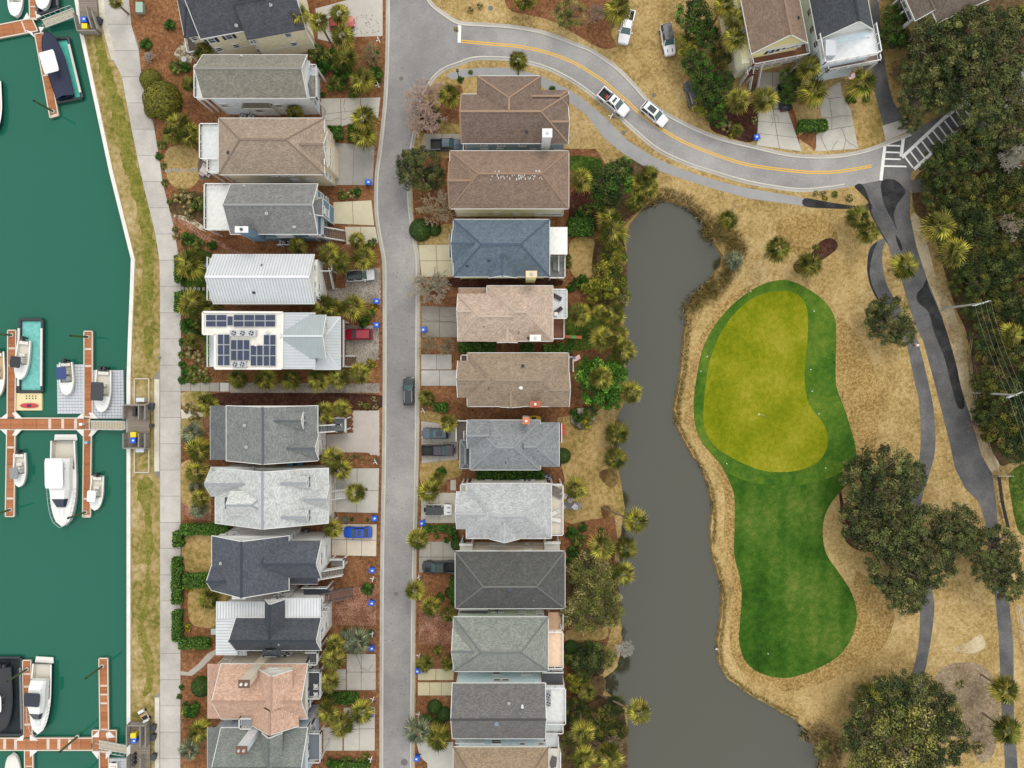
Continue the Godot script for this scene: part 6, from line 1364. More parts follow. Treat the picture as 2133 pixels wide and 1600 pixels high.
	s = mb(); prism(s, [Vector3(-1.1, 0, -0.5), Vector3(0.9, 0, -0.55), Vector3(1.15, 0, -0.3), Vector3(1.15, 0, 0.3), Vector3(0.9, 0, 0.55), Vector3(-1.1, 0, 0.5)], 0.25, 0.5); bx(s, Vector3(0.7, 0.5, -0.5), Vector3(1.05, 0.85, 0.5)); bx(s, Vector3(-1.1, 0.5, -0.5), Vector3(-0.6, 0.8, 0.5)); obj("body", s, plain(244, 242, 234, 0.35), o)
	s = mb(); bx(s, Vector3(-0.55, 0.5, -0.5), Vector3(0.0, 0.75, 0.5)); obj("seat", s, plain(206, 168, 116, 0.7), o)
	s = mb(); bx(s, Vector3(-0.62, 0.7, -0.5), Vector3(-0.5, 1.15, 0.5)); obj("backrest", s, plain(50, 52, 58), o); s = mb(); bx(s, Vector3(0.05, 0.5, -0.48), Vector3(0.65, 0.53, 0.48)); obj("floor_mat", s, plain(40, 42, 46), o)
	s = mb(); tube(s, Vector3(0.5, 0.9, -0.2), Vector3(0.55, 0.95, -0.2), 0.17, 0.17, 10); obj("steering_wheel", s, plain(40, 40, 42), o)
	for x in [-0.75, 0.75]:
		for z in [-1, 1]: s = mb(); tube(s, Vector3(x, 0.24, z * 0.42), Vector3(x, 0.24, z * 0.62), 0.24, 0.24, 12); obj("wheel", s, plain(36, 36, 38), o)

# ================================================================ plants
func pick(pal, r) -> Color:
	var c = pal[r.randi() % pal.size()]
	var k = r.randf_range(0.8, 1.2)
	var o = obs(minf(c[0] * k, 255), minf(c[1] * k, 255), minf(c[2] * k, 255))
	return o
# a fan-palm crown of radius 1 about the top of the trunk
func palm_crown(sd, fronds, pal, droop) -> Mesh:
	var r := RandomNumberGenerator.new(); r.seed = sd
	var s = mb()
	for i in fronds:
		var t = (i + 0.5) / fronds
		var az = i * 2.39996 + r.randf_range(-0.2, 0.2)
		var el = lerpf(1.25, -droop, pow(t, 0.8)) + r.randf_range(-0.12, 0.12)
		var dir = Vector3(cos(az) * cos(el), sin(el), sin(az) * cos(el))
		var side = Vector3(-sin(az), 0, cos(az)).rotated(dir, r.randf_range(-0.5, 0.5))
		var reach = r.randf_range(0.22, 0.36)
		var p0 = dir * reach * 1.15
		var w0 = side * 0.014
		var tint = pick(pal, r)
		s.set_color(tint * 0.8); quad(s, -w0, w0, p0 + w0, p0 - w0)
		var dead = t > 0.93 and r.randf() < 0.6
		for k in range(-5, 6):
			var a = k * 0.25 + r.randf_range(-0.05, 0.05)
			var ld = (dir * cos(a) + side * sin(a)).normalized()
			var ln = 0.80 * (1.0 - 0.035 * absf(k)) * r.randf_range(0.85, 1.1)
			var pr = ld.cross(dir.cross(side)).normalized()
			var tip = p0 + ld * ln + Vector3(0, -0.16 * ln * (1.0 + cos(el)) - 0.02 * absf(k), 0)
			var m = p0 + ld * ln * 0.45 + Vector3(0, -0.01, 0)
			var wd = pr * 0.036
			s.set_color((tint * r.randf_range(0.6, 1.35)) if not dead else obs(150, 118, 76))
			tri(s, p0, m + wd, tip); tri(s, p0, tip, m - wd)
	s.generate_normals()
	return s.commit()
# a broadleaf crown of radius 1, clumps of leaf faces
func leaf_crown(sd, clumps, per, size, pal, tall, spread, tight := 1.0) -> Mesh:
	var r := RandomNumberGenerator.new(); r.seed = sd
	var s = mb()
	for c in clumps:
		var a = r.randf() * TAU; var d = sqrt(r.randf()) * spread
		var y = tall * (1.0 - d * d * 0.8) * r.randf_range(0.25, 1.0)
		var cr = r.randf_range(0.16, 0.30) * tight
		var cc = Vector3(cos(a) * d, y, sin(a) * d)
		var tint = pick(pal, r)
		for k in per:
			var n = Vector3(r.randfn(), r.randfn() + 0.35, r.randfn()).normalized()
			var p = cc + n * cr * pow(r.randf(), 0.35) * Vector3(1, 0.7, 1)
			n = (n + Vector3(r.randfn(), r.randfn(), r.randfn()) * 0.55).normalized()
			var u = n.cross(Vector3(r.randfn(), r.randfn(), r.randfn())).normalized()
			var v = n.cross(u)
			var z = size * r.randf_range(0.6, 1.3)
			s.set_color(tint * r.randf_range(0.7, 1.3))
			tri(s, p - u * z, p + v * z * 0.55, p + u * z); tri(s, p - u * z, p + u * z, p - v * z * 0.55)
	s.generate_normals()
	return s.commit()
func limbs_mesh(sd, reach) -> Mesh:
	var r := RandomNumberGenerator.new(); r.seed = sd
	var s = mb()
	for i in 7:
		var a = TAU * i / 7 + r.randf_range(-0.3, 0.3); var e = Vector3(cos(a) * reach * 0.75, r.randf_range(0.1, 0.35), sin(a) * reach * 0.75)
		var m = e * 0.5 + Vector3(r.randf_range(-0.1, 0.1), -0.08, r.randf_range(-0.1, 0.1))
		tube(s, Vector3(0, -0.2, 0), m, 0.07, 0.05, 6); tube(s, m, e, 0.05, 0.02, 5)
	s.generate_normals()
	return s.commit()
func bare_mesh(sd, depth) -> Mesh:
	var r := RandomNumberGenerator.new(); r.seed = sd
	var s = mb()
	var todo = []
	for i in 7:
		var a = TAU * i / 7 + r.randf_range(-0.3, 0.3)
		todo.append([Vector3(cos(a) * 0.03, 0, sin(a) * 0.03), Vector3(cos(a) * 0.42, 1.0, sin(a) * 0.42).normalized(), 0.42, 0.045, depth])
	while todo.size():
		var b = todo.pop_back()
		var e = b[0] + b[1] * b[2]
		tube(s, b[0], e, b[3], b[3] * 0.65, 3, false)
		if b[4] > 0:
			for k in 3:
				var d = (b[1] + Vector3(r.randfn(), r.randfn() * 0.5 + 0.05, r.randfn()) * 0.5).normalized()
				todo.append([e, d, b[2] * r.randf_range(0.55, 0.8), b[3] * 0.7, b[4] - 1])
	s.generate_normals()
	return s.commit()
func tube_mesh(r0, r1) -> Mesh:
	var s = mb(); tube(s, Vector3.ZERO, Vector3(0, 1, 0), r0, r1, 8); s.generate_normals()
	return s.commit()
func along(a: Vector3, b: Vector3, w) -> Transform3D:       # unit upright tube laid from a to b
	var y = b - a
	var x = y.cross(Vector3.FORWARD).normalized()
	return Transform3D(Basis(x * w, y, x.cross(y.normalized()) * w), a)
var palm_meshes := []
var trunk_mesh: Mesh
func palm(px, py, rpx, h, kind := 0, base = null):
	var top = P(px, py, h)
	var r = rpx * 1.1 * (EYE - h) / FOCAL
	var foot = Vector3(top.x, 0, top.z) if base == null else P(base[0], base[1])
	if foot.x < P(274, 800).x: foot.x = P(278, 800).x
	var word = near(Vector3(top.x, 0, top.z))
	var look = ["yellow-green cabbage palm", "deep green cabbage palm", "silvery fan palm"][[0, 0, 1, 2][kind]]
	var big = "tall " if h >= 7 else "low " if h <= 3.5 else ""
	big += "broad " if rpx >= 28 else "small " if rpx < 20 else ""
	word = near_side + word
	look = ("leaning " if base != null else "") + big + look
	var o = thing("palm_tree", "%s %s the %s" % [look.replace("cabbage ", "") if word.length() > 50 else look, "on" if near_side else "beside", word], "palm", foot, 0.0, "palms beside the %s" % word)
	var d = top - foot
	part("trunk", trunk_mesh, grainy(146, 128, 108, "stained", 1.5), o, along(Vector3.ZERO, d, 1.0))
	part("crown", palm_meshes[kind], leafy("palm"), o, Transform3D(Basis(Vector3.UP, rng.randf() * TAU).scaled(Vector3.ONE * r), d))
var tree_kinds := {}
func tree(px, py, rpx, h, kind, name_word := ""):
	var k = tree_kinds[kind]
	var top = P(px, py, h)
	var r = rpx * (EYE - h) / FOCAL
	var foot = Vector3(top.x, 0, top.z)
	var word = near(foot) if name_word == "" else name_word
	var o = thing("tree", "%s%s beside the %s" % ["huge " if rpx >= 66 else "small " if rpx < 30 else "", k.label, word], "tree", foot, 0.0, "%ss beside the %s" % [kind.replace("_", " "), word])
	var d = Vector3(0, h * 0.6, 0)
	part("trunk", trunk_mesh, grainy(110, 98, 84, "stained", 1.5), o, Transform3D(Basis.from_scale(Vector3(0.5 + r * 0.3, h * 0.75, 0.5 + r * 0.3)), Vector3.ZERO))
	part("limbs", k.limbs, grainy(118, 106, 92, "stained", 1.5), o, Transform3D(Basis(Vector3.UP, rng.randf() * TAU).scaled(Vector3.ONE * r), d))
	part("crown", k.meshes[rng.randi() % k.meshes.size()], leafy("leaf"), o, Transform3D(Basis(Vector3.UP, rng.randf() * TAU).scaled(Vector3(r, r * 0.85, r)), d))
func shrub(px, py, rpx, kind := "green", flat := 0.8):
	var r = rpx * EYE / FOCAL
	var k = tree_kinds[kind]
	var foot = P(px, py, r * 0.5); foot.y = 0
	var word = near(foot)
	var o = thing("shrub", "%s %s beside the %s" % ["large" if rpx >= 16 else "tiny" if rpx < 8 else "small", k.label, near_side + word], "shrub", foot, 0.0, "%s shrubs beside the %s" % [kind, word])
	part("stem", trunk_mesh, grainy(110, 98, 84, "stained", 1.5), o, Transform3D(Basis.from_scale(Vector3(0.3, r * 0.4, 0.3)), Vector3.ZERO))
	part("foliage", k.meshes[rng.randi() % k.meshes.size()], leafy("leaf"), o, Transform3D(Basis(Vector3.UP, rng.randf() * TAU).scaled(Vector3(r, r * flat, r)), Vector3(0, r * 0.12, 0)))
func bare(px, py, rpx, h, kind, tone):
	var r = rpx * (EYE - h) / FOCAL
	var foot = P(px, py, h * 0.6); foot.y = 0
	var word = near(foot)
	var o = thing("bare_tree", "leafless %s multi-stemmed tree beside the %s" % [tone[0], word], "tree", foot, 0.0, "leafless trees beside the %s" % word)
	part("branches", tree_kinds["bare"][kind], plain(tone[1], tone[2], tone[3], 0.9), o, Transform3D(Basis(Vector3.UP, rng.randf() * TAU).scaled(Vector3(r * 1.1, h * 0.75, r * 1.1)), Vector3.ZERO))
# clipped hedge between two pixels
func hedge(ax, ay, bx_, by, w, h, pal, look := "clipped green hedge"):
	var a = P(ax, ay); var b = P(bx_, by)
	var mid = (a + b) / 2; var l = a.distance_to(b); var x = (b - a).normalized(); var z = Vector3(-x.z, 0, x.x)
	var word = near(mid)
	var o = thing("hedge", "%s beside the %s" % [look, word], "hedge", mid, 0.0, "hedges beside the %s" % word)
	var s = mb(); var n = int((l * w + 2 * (l + w) * h) * 75)
	for i in n:
		var p = Vector3(rng.randf_range(-0.5, 0.5) * l, 0, rng.randf_range(-0.5, 0.5) * w); var f = rng.randf()
		var bulge = 0.08 * sin(p.x * 2.1) + rng.randf_range(-0.1, 0.1)
		if f < 0.5: p.y = h + bulge
		elif f < 0.8: p.y = rng.randf() * h; p.z = (w / 2 + bulge) * (1 if rng.randf() < 0.5 else -1)
		else: p.y = rng.randf() * h; p.x = (l / 2 + bulge) * (1 if rng.randf() < 0.5 else -1)
		p = x * p.x + Vector3(0, p.y, 0) + z * p.z
		var u = Vector3(rng.randfn(), rng.randfn() * 0.5, rng.randfn()).normalized(); var v = u.cross(Vector3(rng.randfn(), rng.randfn(), rng.randfn())).normalized()
		var q = rng.randf_range(0.10, 0.2)
		s.set_color(pick(pal, rng)); tri(s, p - u * q, p + v * q * 0.6, p + u * q); tri(s, p - u * q, p + u * q, p - v * q * 0.6)
	obj("foliage", s, leafy("leaf"), o)
	s = mb(); box_at(s, Transform3D(Basis(x, Vector3.UP, z), Vector3(0, h * 0.46, 0)), Vector3(l * 0.96, h * 0.9, w * 0.9)); obj("inner_twigs", s, plain(52, 60, 34, 0.95), o)
func make_plants():
	for a in [[1590, 800, "putting green", 9.0, 16.0], [1670, 1220, "lower fairway", 9.0, 14.0], [1395, 700, "pond", 6.0, 20.0], [1930, 700, "service road", 3.0, 20.0], [1860, 340, "striped crossing", 4.0, 3.0], [2060, 500, "roadside woodland", 8.0, 20.0], [1290, 60, "dry grass car park", 8.0, 6.0], [1910, 1100, "oak grove on the golf course", 10.0, 10.0], [1930, 1500, "sand trap", 10.0, 8.0], [1700, 500, "mown mound", 5.0, 5.0], [140, 880, "marina", 10.0, 60.0]]:
		anchors.append([P(a[0], a[1]), a[2], a[3], a[4]])
	var yel = [[224, 212, 112], [190, 186, 92], [138, 142, 66], [206, 196, 116], [104, 112, 52]]
	var grn = [[124, 138, 64], [158, 158, 78], [92, 108, 50], [184, 176, 98]]
	var sil = [[164, 176, 150], [136, 150, 124], [188, 192, 158], [120, 134, 104]]
	palm_meshes = [palm_crown(1, 26, yel, 0.5), palm_crown(2, 30, yel + grn, 0.7), palm_crown(3, 27, grn, 0.45), palm_crown(4, 22, sil, 0.35)]
	trunk_mesh = tube_mesh(0.19, 0.14)
	var dark = [[62, 76, 38], [82, 94, 46], [48, 62, 32], [100, 108, 56]]
	var oak = [[76, 86, 48], [98, 106, 58], [58, 70, 40], [118, 120, 70], [90, 88, 54]]
	var wood = [[70, 82, 34], [92, 98, 38], [54, 68, 30], [116, 114, 48], [98, 86, 48]]
	var fig = [[92, 142, 46], [70, 116, 38], [122, 166, 60], [58, 98, 34]]
	var olive = [[124, 126, 40], [96, 104, 36], [150, 144, 54], [78, 88, 34]]
	var loose = [[118, 122, 60], [146, 142, 74], [96, 102, 52], [166, 156, 98], [86, 84, 50]]
	var box_green = [[64, 104, 36], [86, 128, 46], [50, 84, 30]]
	var dry = [[176, 162, 110], [150, 136, 88], [130, 128, 70]]
	tree_kinds = {
		"live_oak": {"label": "spreading live oak with dusty green crown", "meshes": [leaf_crown(11, 90, 110, 0.034, oak, 0.5, 0.95, 0.72), leaf_crown(12, 84, 116, 0.034, oak, 0.45, 0.97, 0.74), leaf_crown(10, 96, 104, 0.034, oak, 0.5, 0.93, 0.7)], "limbs": limbs_mesh(13, 0.9)},
		"wood_tree": {"label": "dense dark woodland tree", "meshes": [leaf_crown(14, 60, 110, 0.045, wood, 0.6, 0.88), leaf_crown(15, 60, 110, 0.045, dark, 0.6, 0.88), leaf_crown(16, 60, 110, 0.045, wood + dark, 0.55, 0.9)], "limbs": limbs_mesh(17, 0.8)},
		"fig_tree": {"label": "rounded bright green broadleaf tree", "meshes": [leaf_crown(18, 60, 80, 0.055, fig, 0.6, 0.82)], "limbs": limbs_mesh(19, 0.8)},
		"evergreen": {"label": "dense dark evergreen tree", "meshes": [leaf_crown(20, 60, 85, 0.05, dark + box_green, 0.75, 0.8)], "limbs": limbs_mesh(21, 0.8)},
		"wax_myrtle": {"label": "yellow-green wax myrtle", "meshes": [leaf_crown(22, 40, 80, 0.06, olive, 0.7, 0.82)], "limbs": limbs_mesh(23, 0.8)},
		"loose_tree": {"label": "loose feathery olive-green tree", "meshes": [leaf_crown(24, 50, 110, 0.038, loose, 0.6, 0.9), leaf_crown(25, 50, 110, 0.038, loose, 0.6, 0.9)], "limbs": limbs_mesh(26, 0.9)},
		"green": {"label": "rounded green shrub", "meshes": [leaf_crown(31, 34, 60, 0.075, grn + box_green, 0.7, 0.75), leaf_crown(32, 34, 60, 0.075, box_green, 0.7, 0.75)]},
		"topiary": {"label": "smooth clipped round evergreen bush", "meshes": [dome_crown(33, 2600, 0.06, [[112, 112, 40], [92, 96, 36], [128, 122, 48]])]},
		"dark_topiary": {"label": "smooth clipped dark green bush", "meshes": [dome_crown(34, 2600, 0.06, [[62, 88, 38], [48, 72, 30], [78, 104, 46]])]},
		"yellow": {"label": "yellow flowering shrub", "meshes": [leaf_crown(35, 18, 60, 0.10, [[206, 186, 40], [170, 160, 50], [120, 128, 50]], 0.6, 0.75)]},
		"dry": {"label": "dry tan bunch-grass shrub", "meshes": [leaf_crown(36, 16, 70, 0.12, dry, 0.6, 0.75)]},
		"cycad": {"label": "low spiky cycad", "meshes": [palm_crown(37, 26, grn, 0.1)]},
		"bare": [bare_mesh(41, 5), bare_mesh(42, 5)]}
	# palms: crown pixel, crown radius in pixels, height, kind
	for p in [[621,31,23,9,0],[664,45,21,9,0],[707,29,22,9,0],[713,74,25,6,0],[720,121,25,4,2],[754,166,27,3.5,0],[757,246,28,5,0],[757,282,28,4,0],[614,234,18,4,2],[423,110,20,4,2],[394,175,16,3,2],[372,258,24,3,1],[396,282,24,3,1],[358,280,22,3,2],[240,4,14,4,0],
			[396,548,31,5,1],[619,513,20,4,0],[686,529,25,5,0],[711,546,23,4,2],[758,538,26,4,0],[743,500,18,3,0],[398,635,29,5,1],[441,640,22,4,2],[673,637,24,4,1],[695,642,22,4,1],[736,640,28,4.5,0],[495,790,21,4,2],[551,790,23,4,1],[605,792,22,4,2],[662,792,23,4,1],[707,788,22,4,1],[749,777,24,4,0],[432,842,23,4,1],[398,708,16,3,2],
			[673,860,23,5,1],[711,851,20,5,0],[412,938,26,5,1],[407,983,25,5,0],[416,1037,20,4,0],[691,954,25,5,0],[709,979,22,5,1],[740,1028,22,5,1],[693,1103,22,5,0],[400,905,24,3,3],[410,1015,18,3,3],[412,1062,18,3,3],
			[698,1343,20,5,1],[693,1373,25,5,0],[685,1420,23,5,0],[682,1483,23,5,1],[752,1485,25,5,1],[711,1512,26,5,1],[414,1523,23,4,1],[394,1562,22,3,3],[743,1337,30,3.5,3],[434,1247,23,4,2],[720,1335,20,4,3],
			[1080,127,21,8,2],[936,198,23,4,1],[1211,374,24,8,0],[1353,362,19,5,2],[1326,385,23,5,1],[1353,390,21,5,1],[1324,423,21,4,2],[1270,457,25,5,1],[1277,482,31,5,1],[1517,457,21,5,2],[1529,542,20,3,3],[1621,520,27,6,2],[1209,655,25,6,0],[1250,650,17,6,0],[1281,655,23,5,1],
			[1256,705,28,6,0],[1299,730,25,5,1],[1288,696,23,5,0],[1252,786,24,9,1],[1315,818,25,5,0],[1286,903,27,3,2],[1283,955,25,3,2],[1200,1019,25,6,0],[1254,1140,29,8,0],[1304,1142,25,5,2],[1297,1194,25,5,1],[1216,1526,26,9,0],[1214,1580,26,6,1],[1270,1578,29,5,1],[1223,1443,19,4,2],
			[888,830,19,4,2],[933,882,20,5,0],[892,1024,25,5,0],[908,1000,18,4,0],[870,1125,23,5,1],[865,1231,23,5,0],[897,1265,21,4,1],[935,1280,18,3,2],[870,1523,29,4,3],[912,1539,27,4,1],[885,1382,19,3,2],[935,1382,17,3,2],[912,1355,11,3,2],
			[1286,20,29,6,0],[1508,11,23,8,0],[1529,40,23,8,0],[1529,81,25,8,0],[1538,209,26,5,0],[1594,207,28,5,0],[1687,140,26,6,0],[1694,191,31,5,0],[1797,173,29,5,1],
			[1788,452,25,4,2],[1810,485,23,4,2],[1686,552,27,3,2],[1957,471,33,5,0],[1987,525,31,5,0],[1885,555,27,5,1],[2105,697,24,6,1],[1810,1451,29,5,2],[2094,1438,28,6,1],[2098,1523,30,6,2],[1560,900,0,0,0]]:
		if p[2] > 0: palm(p[0], p[1], p[2], p[3], p[4])
	palm(1324, 1086, 27, 8.5, 0, [1253, 1057]); palm(1331, 1485, 26, 9.0, 0, [1246, 1446]); palm(2130, 30, 20, 6.0, 1, [2080, 60])
	# trees
	for t in [[872,347,50,6,"live_oak"],[850,330,28,5,"live_oak"],[900,365,26,5,"live_oak"],[1277,372,48,8,"evergreen"],[1262,410,36,6,"evergreen"],[1300,345,30,7,"evergreen"],[1255,800,56,8,"fig_tree"],[1232,770,34,6,"fig_tree"],[1285,770,34,6,"fig_tree"],[1275,830,32,6,"fig_tree"],[1283,531,30,5,"wax_myrtle"],[1268,580,42,6,"wax_myrtle"],[1240,600,30,5,"wax_myrtle"],[1292,612,28,5,"loose_tree"],
			[1232,1200,50,8,"loose_tree"],[1250,1250,52,8,"loose_tree"],[1215,1290,46,7,"loose_tree"],[1272,1285,34,6,"loose_tree"],[1225,1380,40,5,"wood_tree"],[1262,1375,26,4,"loose_tree"],[1205,1425,28,4,"wax_myrtle"],[1250,1520,40,5,"wood_tree"],[1285,1480,24,5,"wood_tree"],[1290,1530,26,4,"wood_tree"],[1200,1490,30,4,"wood_tree"],[1190,1560,30,4,"loose_tree"],
			[1189,18,34,5,"loose_tree"],[1095,-12,26,4,"wax_myrtle"],[1452,20,42,7,"evergreen"],[1478,60,32,6,"evergreen"],[1434,85,26,5,"wax_myrtle"],[1452,120,30,5,"evergreen"],[1470,155,36,5,"evergreen"],[1490,195,34,5,"evergreen"],[1497,236,27,4,"evergreen"],[1465,215,22,4,"wax_myrtle"],[1510,165,30,5,"evergreen"],[1505,110,28,5,"wood_tree"],[1655,158,28,5,"evergreen"],[1650,190,22,4,"evergreen"],[1870,30,30,4,"evergreen"],[1862,70,30,4,"evergreen"],[1890,75,22,4,"wood_tree"],
			[1865,665,52,6,"live_oak"],[1895,690,32,6,"live_oak"],[1840,650,26,5,"live_oak"],
			[1860,1010,78,9,"live_oak"],[1810,1000,46,8,"live_oak"],[1905,1000,50,8,"live_oak"],[1815,1090,56,7,"live_oak"],[1870,1100,78,8,"live_oak"],[1945,1130,74,9,"live_oak"],[1890,1190,70,8,"live_oak"],[1905,1240,52,7,"live_oak"],[1960,1180,60,8,"live_oak"],[2010,1110,56,8,"live_oak"],[2030,1130,40,7,"live_oak"],[2100,1150,54,8,"live_oak"],[2120,1220,48,8,"live_oak"],[2090,1195,42,8,"live_oak"],
			[1850,1500,64,8,"live_oak"],[1910,1470,66,8,"live_oak"],[1965,1500,58,8,"live_oak"],[1820,1560,60,8,"live_oak"],[1900,1550,78,9,"loose_tree"],[1980,1560,66,8,"live_oak"],[1870,1450,40,7,"loose_tree"],[1990,1510,40,7,"loose_tree"],[1930,1610,66,8,"live_oak"],[1830,1620,60,8,"loose_tree"],[2125,40,54,10,"live_oak"],[2135,255,50,9,"live_oak"],[2085,150,60,10,"live_oak"],
			[1985,80,70,10,"live_oak"],[2050,50,74,11,"live_oak"],[2040,130,76,11,"live_oak"],[1950,130,54,9,"live_oak"],[1930,190,42,8,"live_oak"],[2110,110,70,11,"live_oak"],[1985,175,48,9,"live_oak"],[2120,190,64,10,"live_oak"],[1915,242,26,6,"live_oak"],[2075,225,46,10,"live_oak"],[2040,300,50,8,"wood_tree"],[1990,310,36,7,"wood_tree"],[1962,330,28,6,"wood_tree"],[1955,370,26,5,"wood_tree"],[1962,408,28,5,"wood_tree"],[2010,420,36,6,"wood_tree"],[2000,470,30,5,"wood_tree"],[2030,560,34,5,"wood_tree"],[2010,590,24,4,"wood_tree"],[2045,640,30,5,"wood_tree"],[2060,860,30,4,"wood_tree"],[2075,900,28,4,"wood_tree"],
			[1720,1570,22,3,"loose_tree"],[1565,1500,0,0,"live_oak"]]:
		if t[2] > 0: tree(t[0], t[1], t[2], t[3], t[4])
	var r := RandomNumberGenerator.new(); r.seed = 99
	for row in [[310, 1985, 2190], [365, 1968, 2190], [415, 1985, 2190], [460, 2030, 2190], [505, 2040, 2190], [555, 2015, 2190], [600, 2025, 2190], [650, 2060, 2190], [700, 2052, 2190], [750, 2058, 2190], [800, 2066, 2190], [850, 2072, 2190], [900, 2092, 2190], [935, 2115, 2190]]:
		var x = row[1] + 22.0
		while x < row[2]:
			tree(x + r.randf_range(-10, 10), row[0] + r.randf_range(-16, 16), r.randf_range(30, 44), r.randf_range(4.5, 8), "wood_tree", "roadside woodland")
			x += r.randf_range(44, 60)
	# leafless trees
	for b in [[890,205,54,5,0,["pinkish", 196, 168, 152]],[880,255,44,4,1,["pinkish", 196, 168, 152]],[906,430,46,5,0,["tan", 182, 162, 130]],[898,595,52,5,1,["grey", 176, 164, 142]],[889,716,24,3.5,0,["tan", 172, 158, 126]],[930,720,24,3.5,1,["tan", 172, 158, 126]],[1246,28,24,3.5,0,["grey", 176, 160, 142]],[1303,1352,24,5,1,["white", 214, 210, 202]],[2098,470,40,7,0,["grey", 186, 172, 152]],[1262,1545,40,5,0,["pinkish", 184, 160, 136]],[2108,330,34,9,1,["pale", 206, 200, 184]],[365,262,20,2,1,["tan", 170, 150, 110]],[312,118,14,1.5,0,["grey", 190, 180, 170]],[773,108,26,3,0,["tan", 168, 150, 110]],[1870,150,22,3,1,["tan", 150, 130, 96]],[2040,760,26,3,0,["brown", 150, 122, 100]],[2040,880,24,3,1,["brown", 150, 122, 104]]]: bare(b[0], b[1], b[2], b[3], b[4], b[5])
	# shrubs
	for p in [[333,205,40,"topiary"],[311,164,23,"topiary"],[316,228,18,"topiary"],[302,92,15,"green"],[366,138,18,"green"],[385,140,12,"green"],[352,52,14,"green"],[875,478,24,"dark_topiary"],[905,478,14,"dark_topiary"],[1173,950,17,"dark_topiary"],[417,1433,22,"dark_topiary"],[395,1478,22,"green"],[402,1486,12,"yellow"],[766,1228,16,"green"],[388,1490,14,"yellow"],[392,1225,11,"yellow"],[391,1307,11,"yellow"],[672,196,7,"green"],[712,150,24,"green"],[690,120,26,"green"],[668,135,22,"green"],[700,175,22,"green"],[735,190,16,"green"],[780,155,20,"green"],[660,108,22,"green"],
			[720,1318,10,"green"],[747,1317,9,"green"],[772,1320,9,"green"],[762,1578,11,"green"],[720,1585,12,"green"],[690,1590,14,"green"],[745,1590,13,"green"],[377,1433,7,"green"],[372,1452,7,"green"],[403,870,15,"dry"],[392,850,14,"dry"],[424,848,14,"green"],[762,845,9,"cycad"],[779,832,8,"dry"],[781,848,8,"dry"],[750,842,7,"dry"],[729,955,7,"dry"],[740,950,5,"green"],[752,954,6,"dry"],[780,958,6,"dry"],[733,1082,5,"green"],[766,1083,4,"green"],[762,1020,4,"green"],
			[728,404,14,"dry"],[742,400,12,"green"],[712,406,12,"green"],[372,408,18,"dry"],[395,415,20,"dry"],[412,425,18,"green"],[390,440,18,"dry"],[388,498,18,"green"],[410,505,16,"green"],[440,510,12,"green"],[364,478,8,"green"],[366,492,10,"dry"],[756,520,16,"green"],[775,505,12,"green"],[770,655,14,"green"],[756,670,14,"green"],[778,640,10,"yellow"],[390,680,20,"green"],[410,672,16,"green"],[400,695,14,"dark_topiary"],[395,730,22,"dry"],[412,745,18,"dry"],[398,770,15,"green"],[420,772,14,"dry"],[384,776,10,"green"],
			[378,713,10,"green"],[378,739,10,"green"],[378,760,10,"green"],[380,790,12,"green"],[400,790,14,"green"],[425,788,14,"green"],[770,752,9,"yellow"],[778,760,8,"yellow"],[766,766,8,"green"],
			[336,300,12,"green"],[330,324,10,"green"],[340,345,8,"green"],[342,380,9,"green"],[352,420,7,"green"],[360,310,0,"green"],
			[1222,880,16,"yellow"],[1205,870,12,"green"],[1230,858,18,"green"],[1196,860,10,"green"],[918,985,14,"green"],[905,995,12,"dry"],[910,1118,7,"green"],[930,1125,8,"green"],[944,1115,12,"green"],[952,1135,14,"dark_topiary"],[905,1255,14,"green"],[915,1245,12,"green"],[938,1235,12,"dark_topiary"],[942,1205,8,"green"],[905,1475,16,"dark_topiary"],[925,1490,16,"dark_topiary"],[890,1500,14,"green"],[915,1505,16,"green"],[1050,1000,0,"green"],
			[1184,535,8,"green"],[1184,550,9,"cycad"],[1210,585,18,"green"],[1225,600,18,"dry"],[1190,598,12,"green"],[1220,440,18,"green"],[1205,445,12,"green"],[1190,1110,16,"green"],[1205,1125,18,"green"],[1215,1098,12,"green"],[1252,1105,8,"green"],[1195,1148,16,"green"],[1190,1170,12,"green"],[1190,1350,16,"dark_topiary"],[1180,1375,14,"green"],[1225,1350,14,"dark_topiary"],
			[1535,268,17,"cycad"],[1516,262,15,"dry"],[1524,282,8,"yellow"],[1570,180,10,"green"],[1572,250,10,"dry"],[1775,205,14,"green"],[1805,205,10,"green"],[1720,412,7,"yellow"],[1700,402,7,"dry"],[1715,404,8,"dry"],[1740,404,8,"green"],[1770,412,10,"dry"],[1700,515,8,"green"],[1985,1455,9,"green"],[2003,1427,11,"dry"],[1952,1430,14,"dry"],[2040,1560,16,"dry"],[1750,1560,12,"dry"],[2110,470,0,"dry"],
			[960,1130,10,"green"],[1245,1350,12,"green"],[412,355,0,"green"],[980,150,6,"green"],[1150,185,8,"green"],[885,238,10,"dry"],[905,228,12,"dry"],[910,250,10,"green"],[960,165,8,"green"],[950,60,6,"dry"],[980,20,8,"dry"],[1000,12,8,"dry"],[775,130,10,"dry"],[783,110,9,"green"]]:
		if p[2] > 0: shrub(p[0], p[1], p[2], p[3], 0.95 if p[3].ends_with("topiary") else 0.8)
	# hedges
	var hp_ = [[70, 108, 40], [92, 132, 50], [54, 86, 32], [110, 142, 62]]
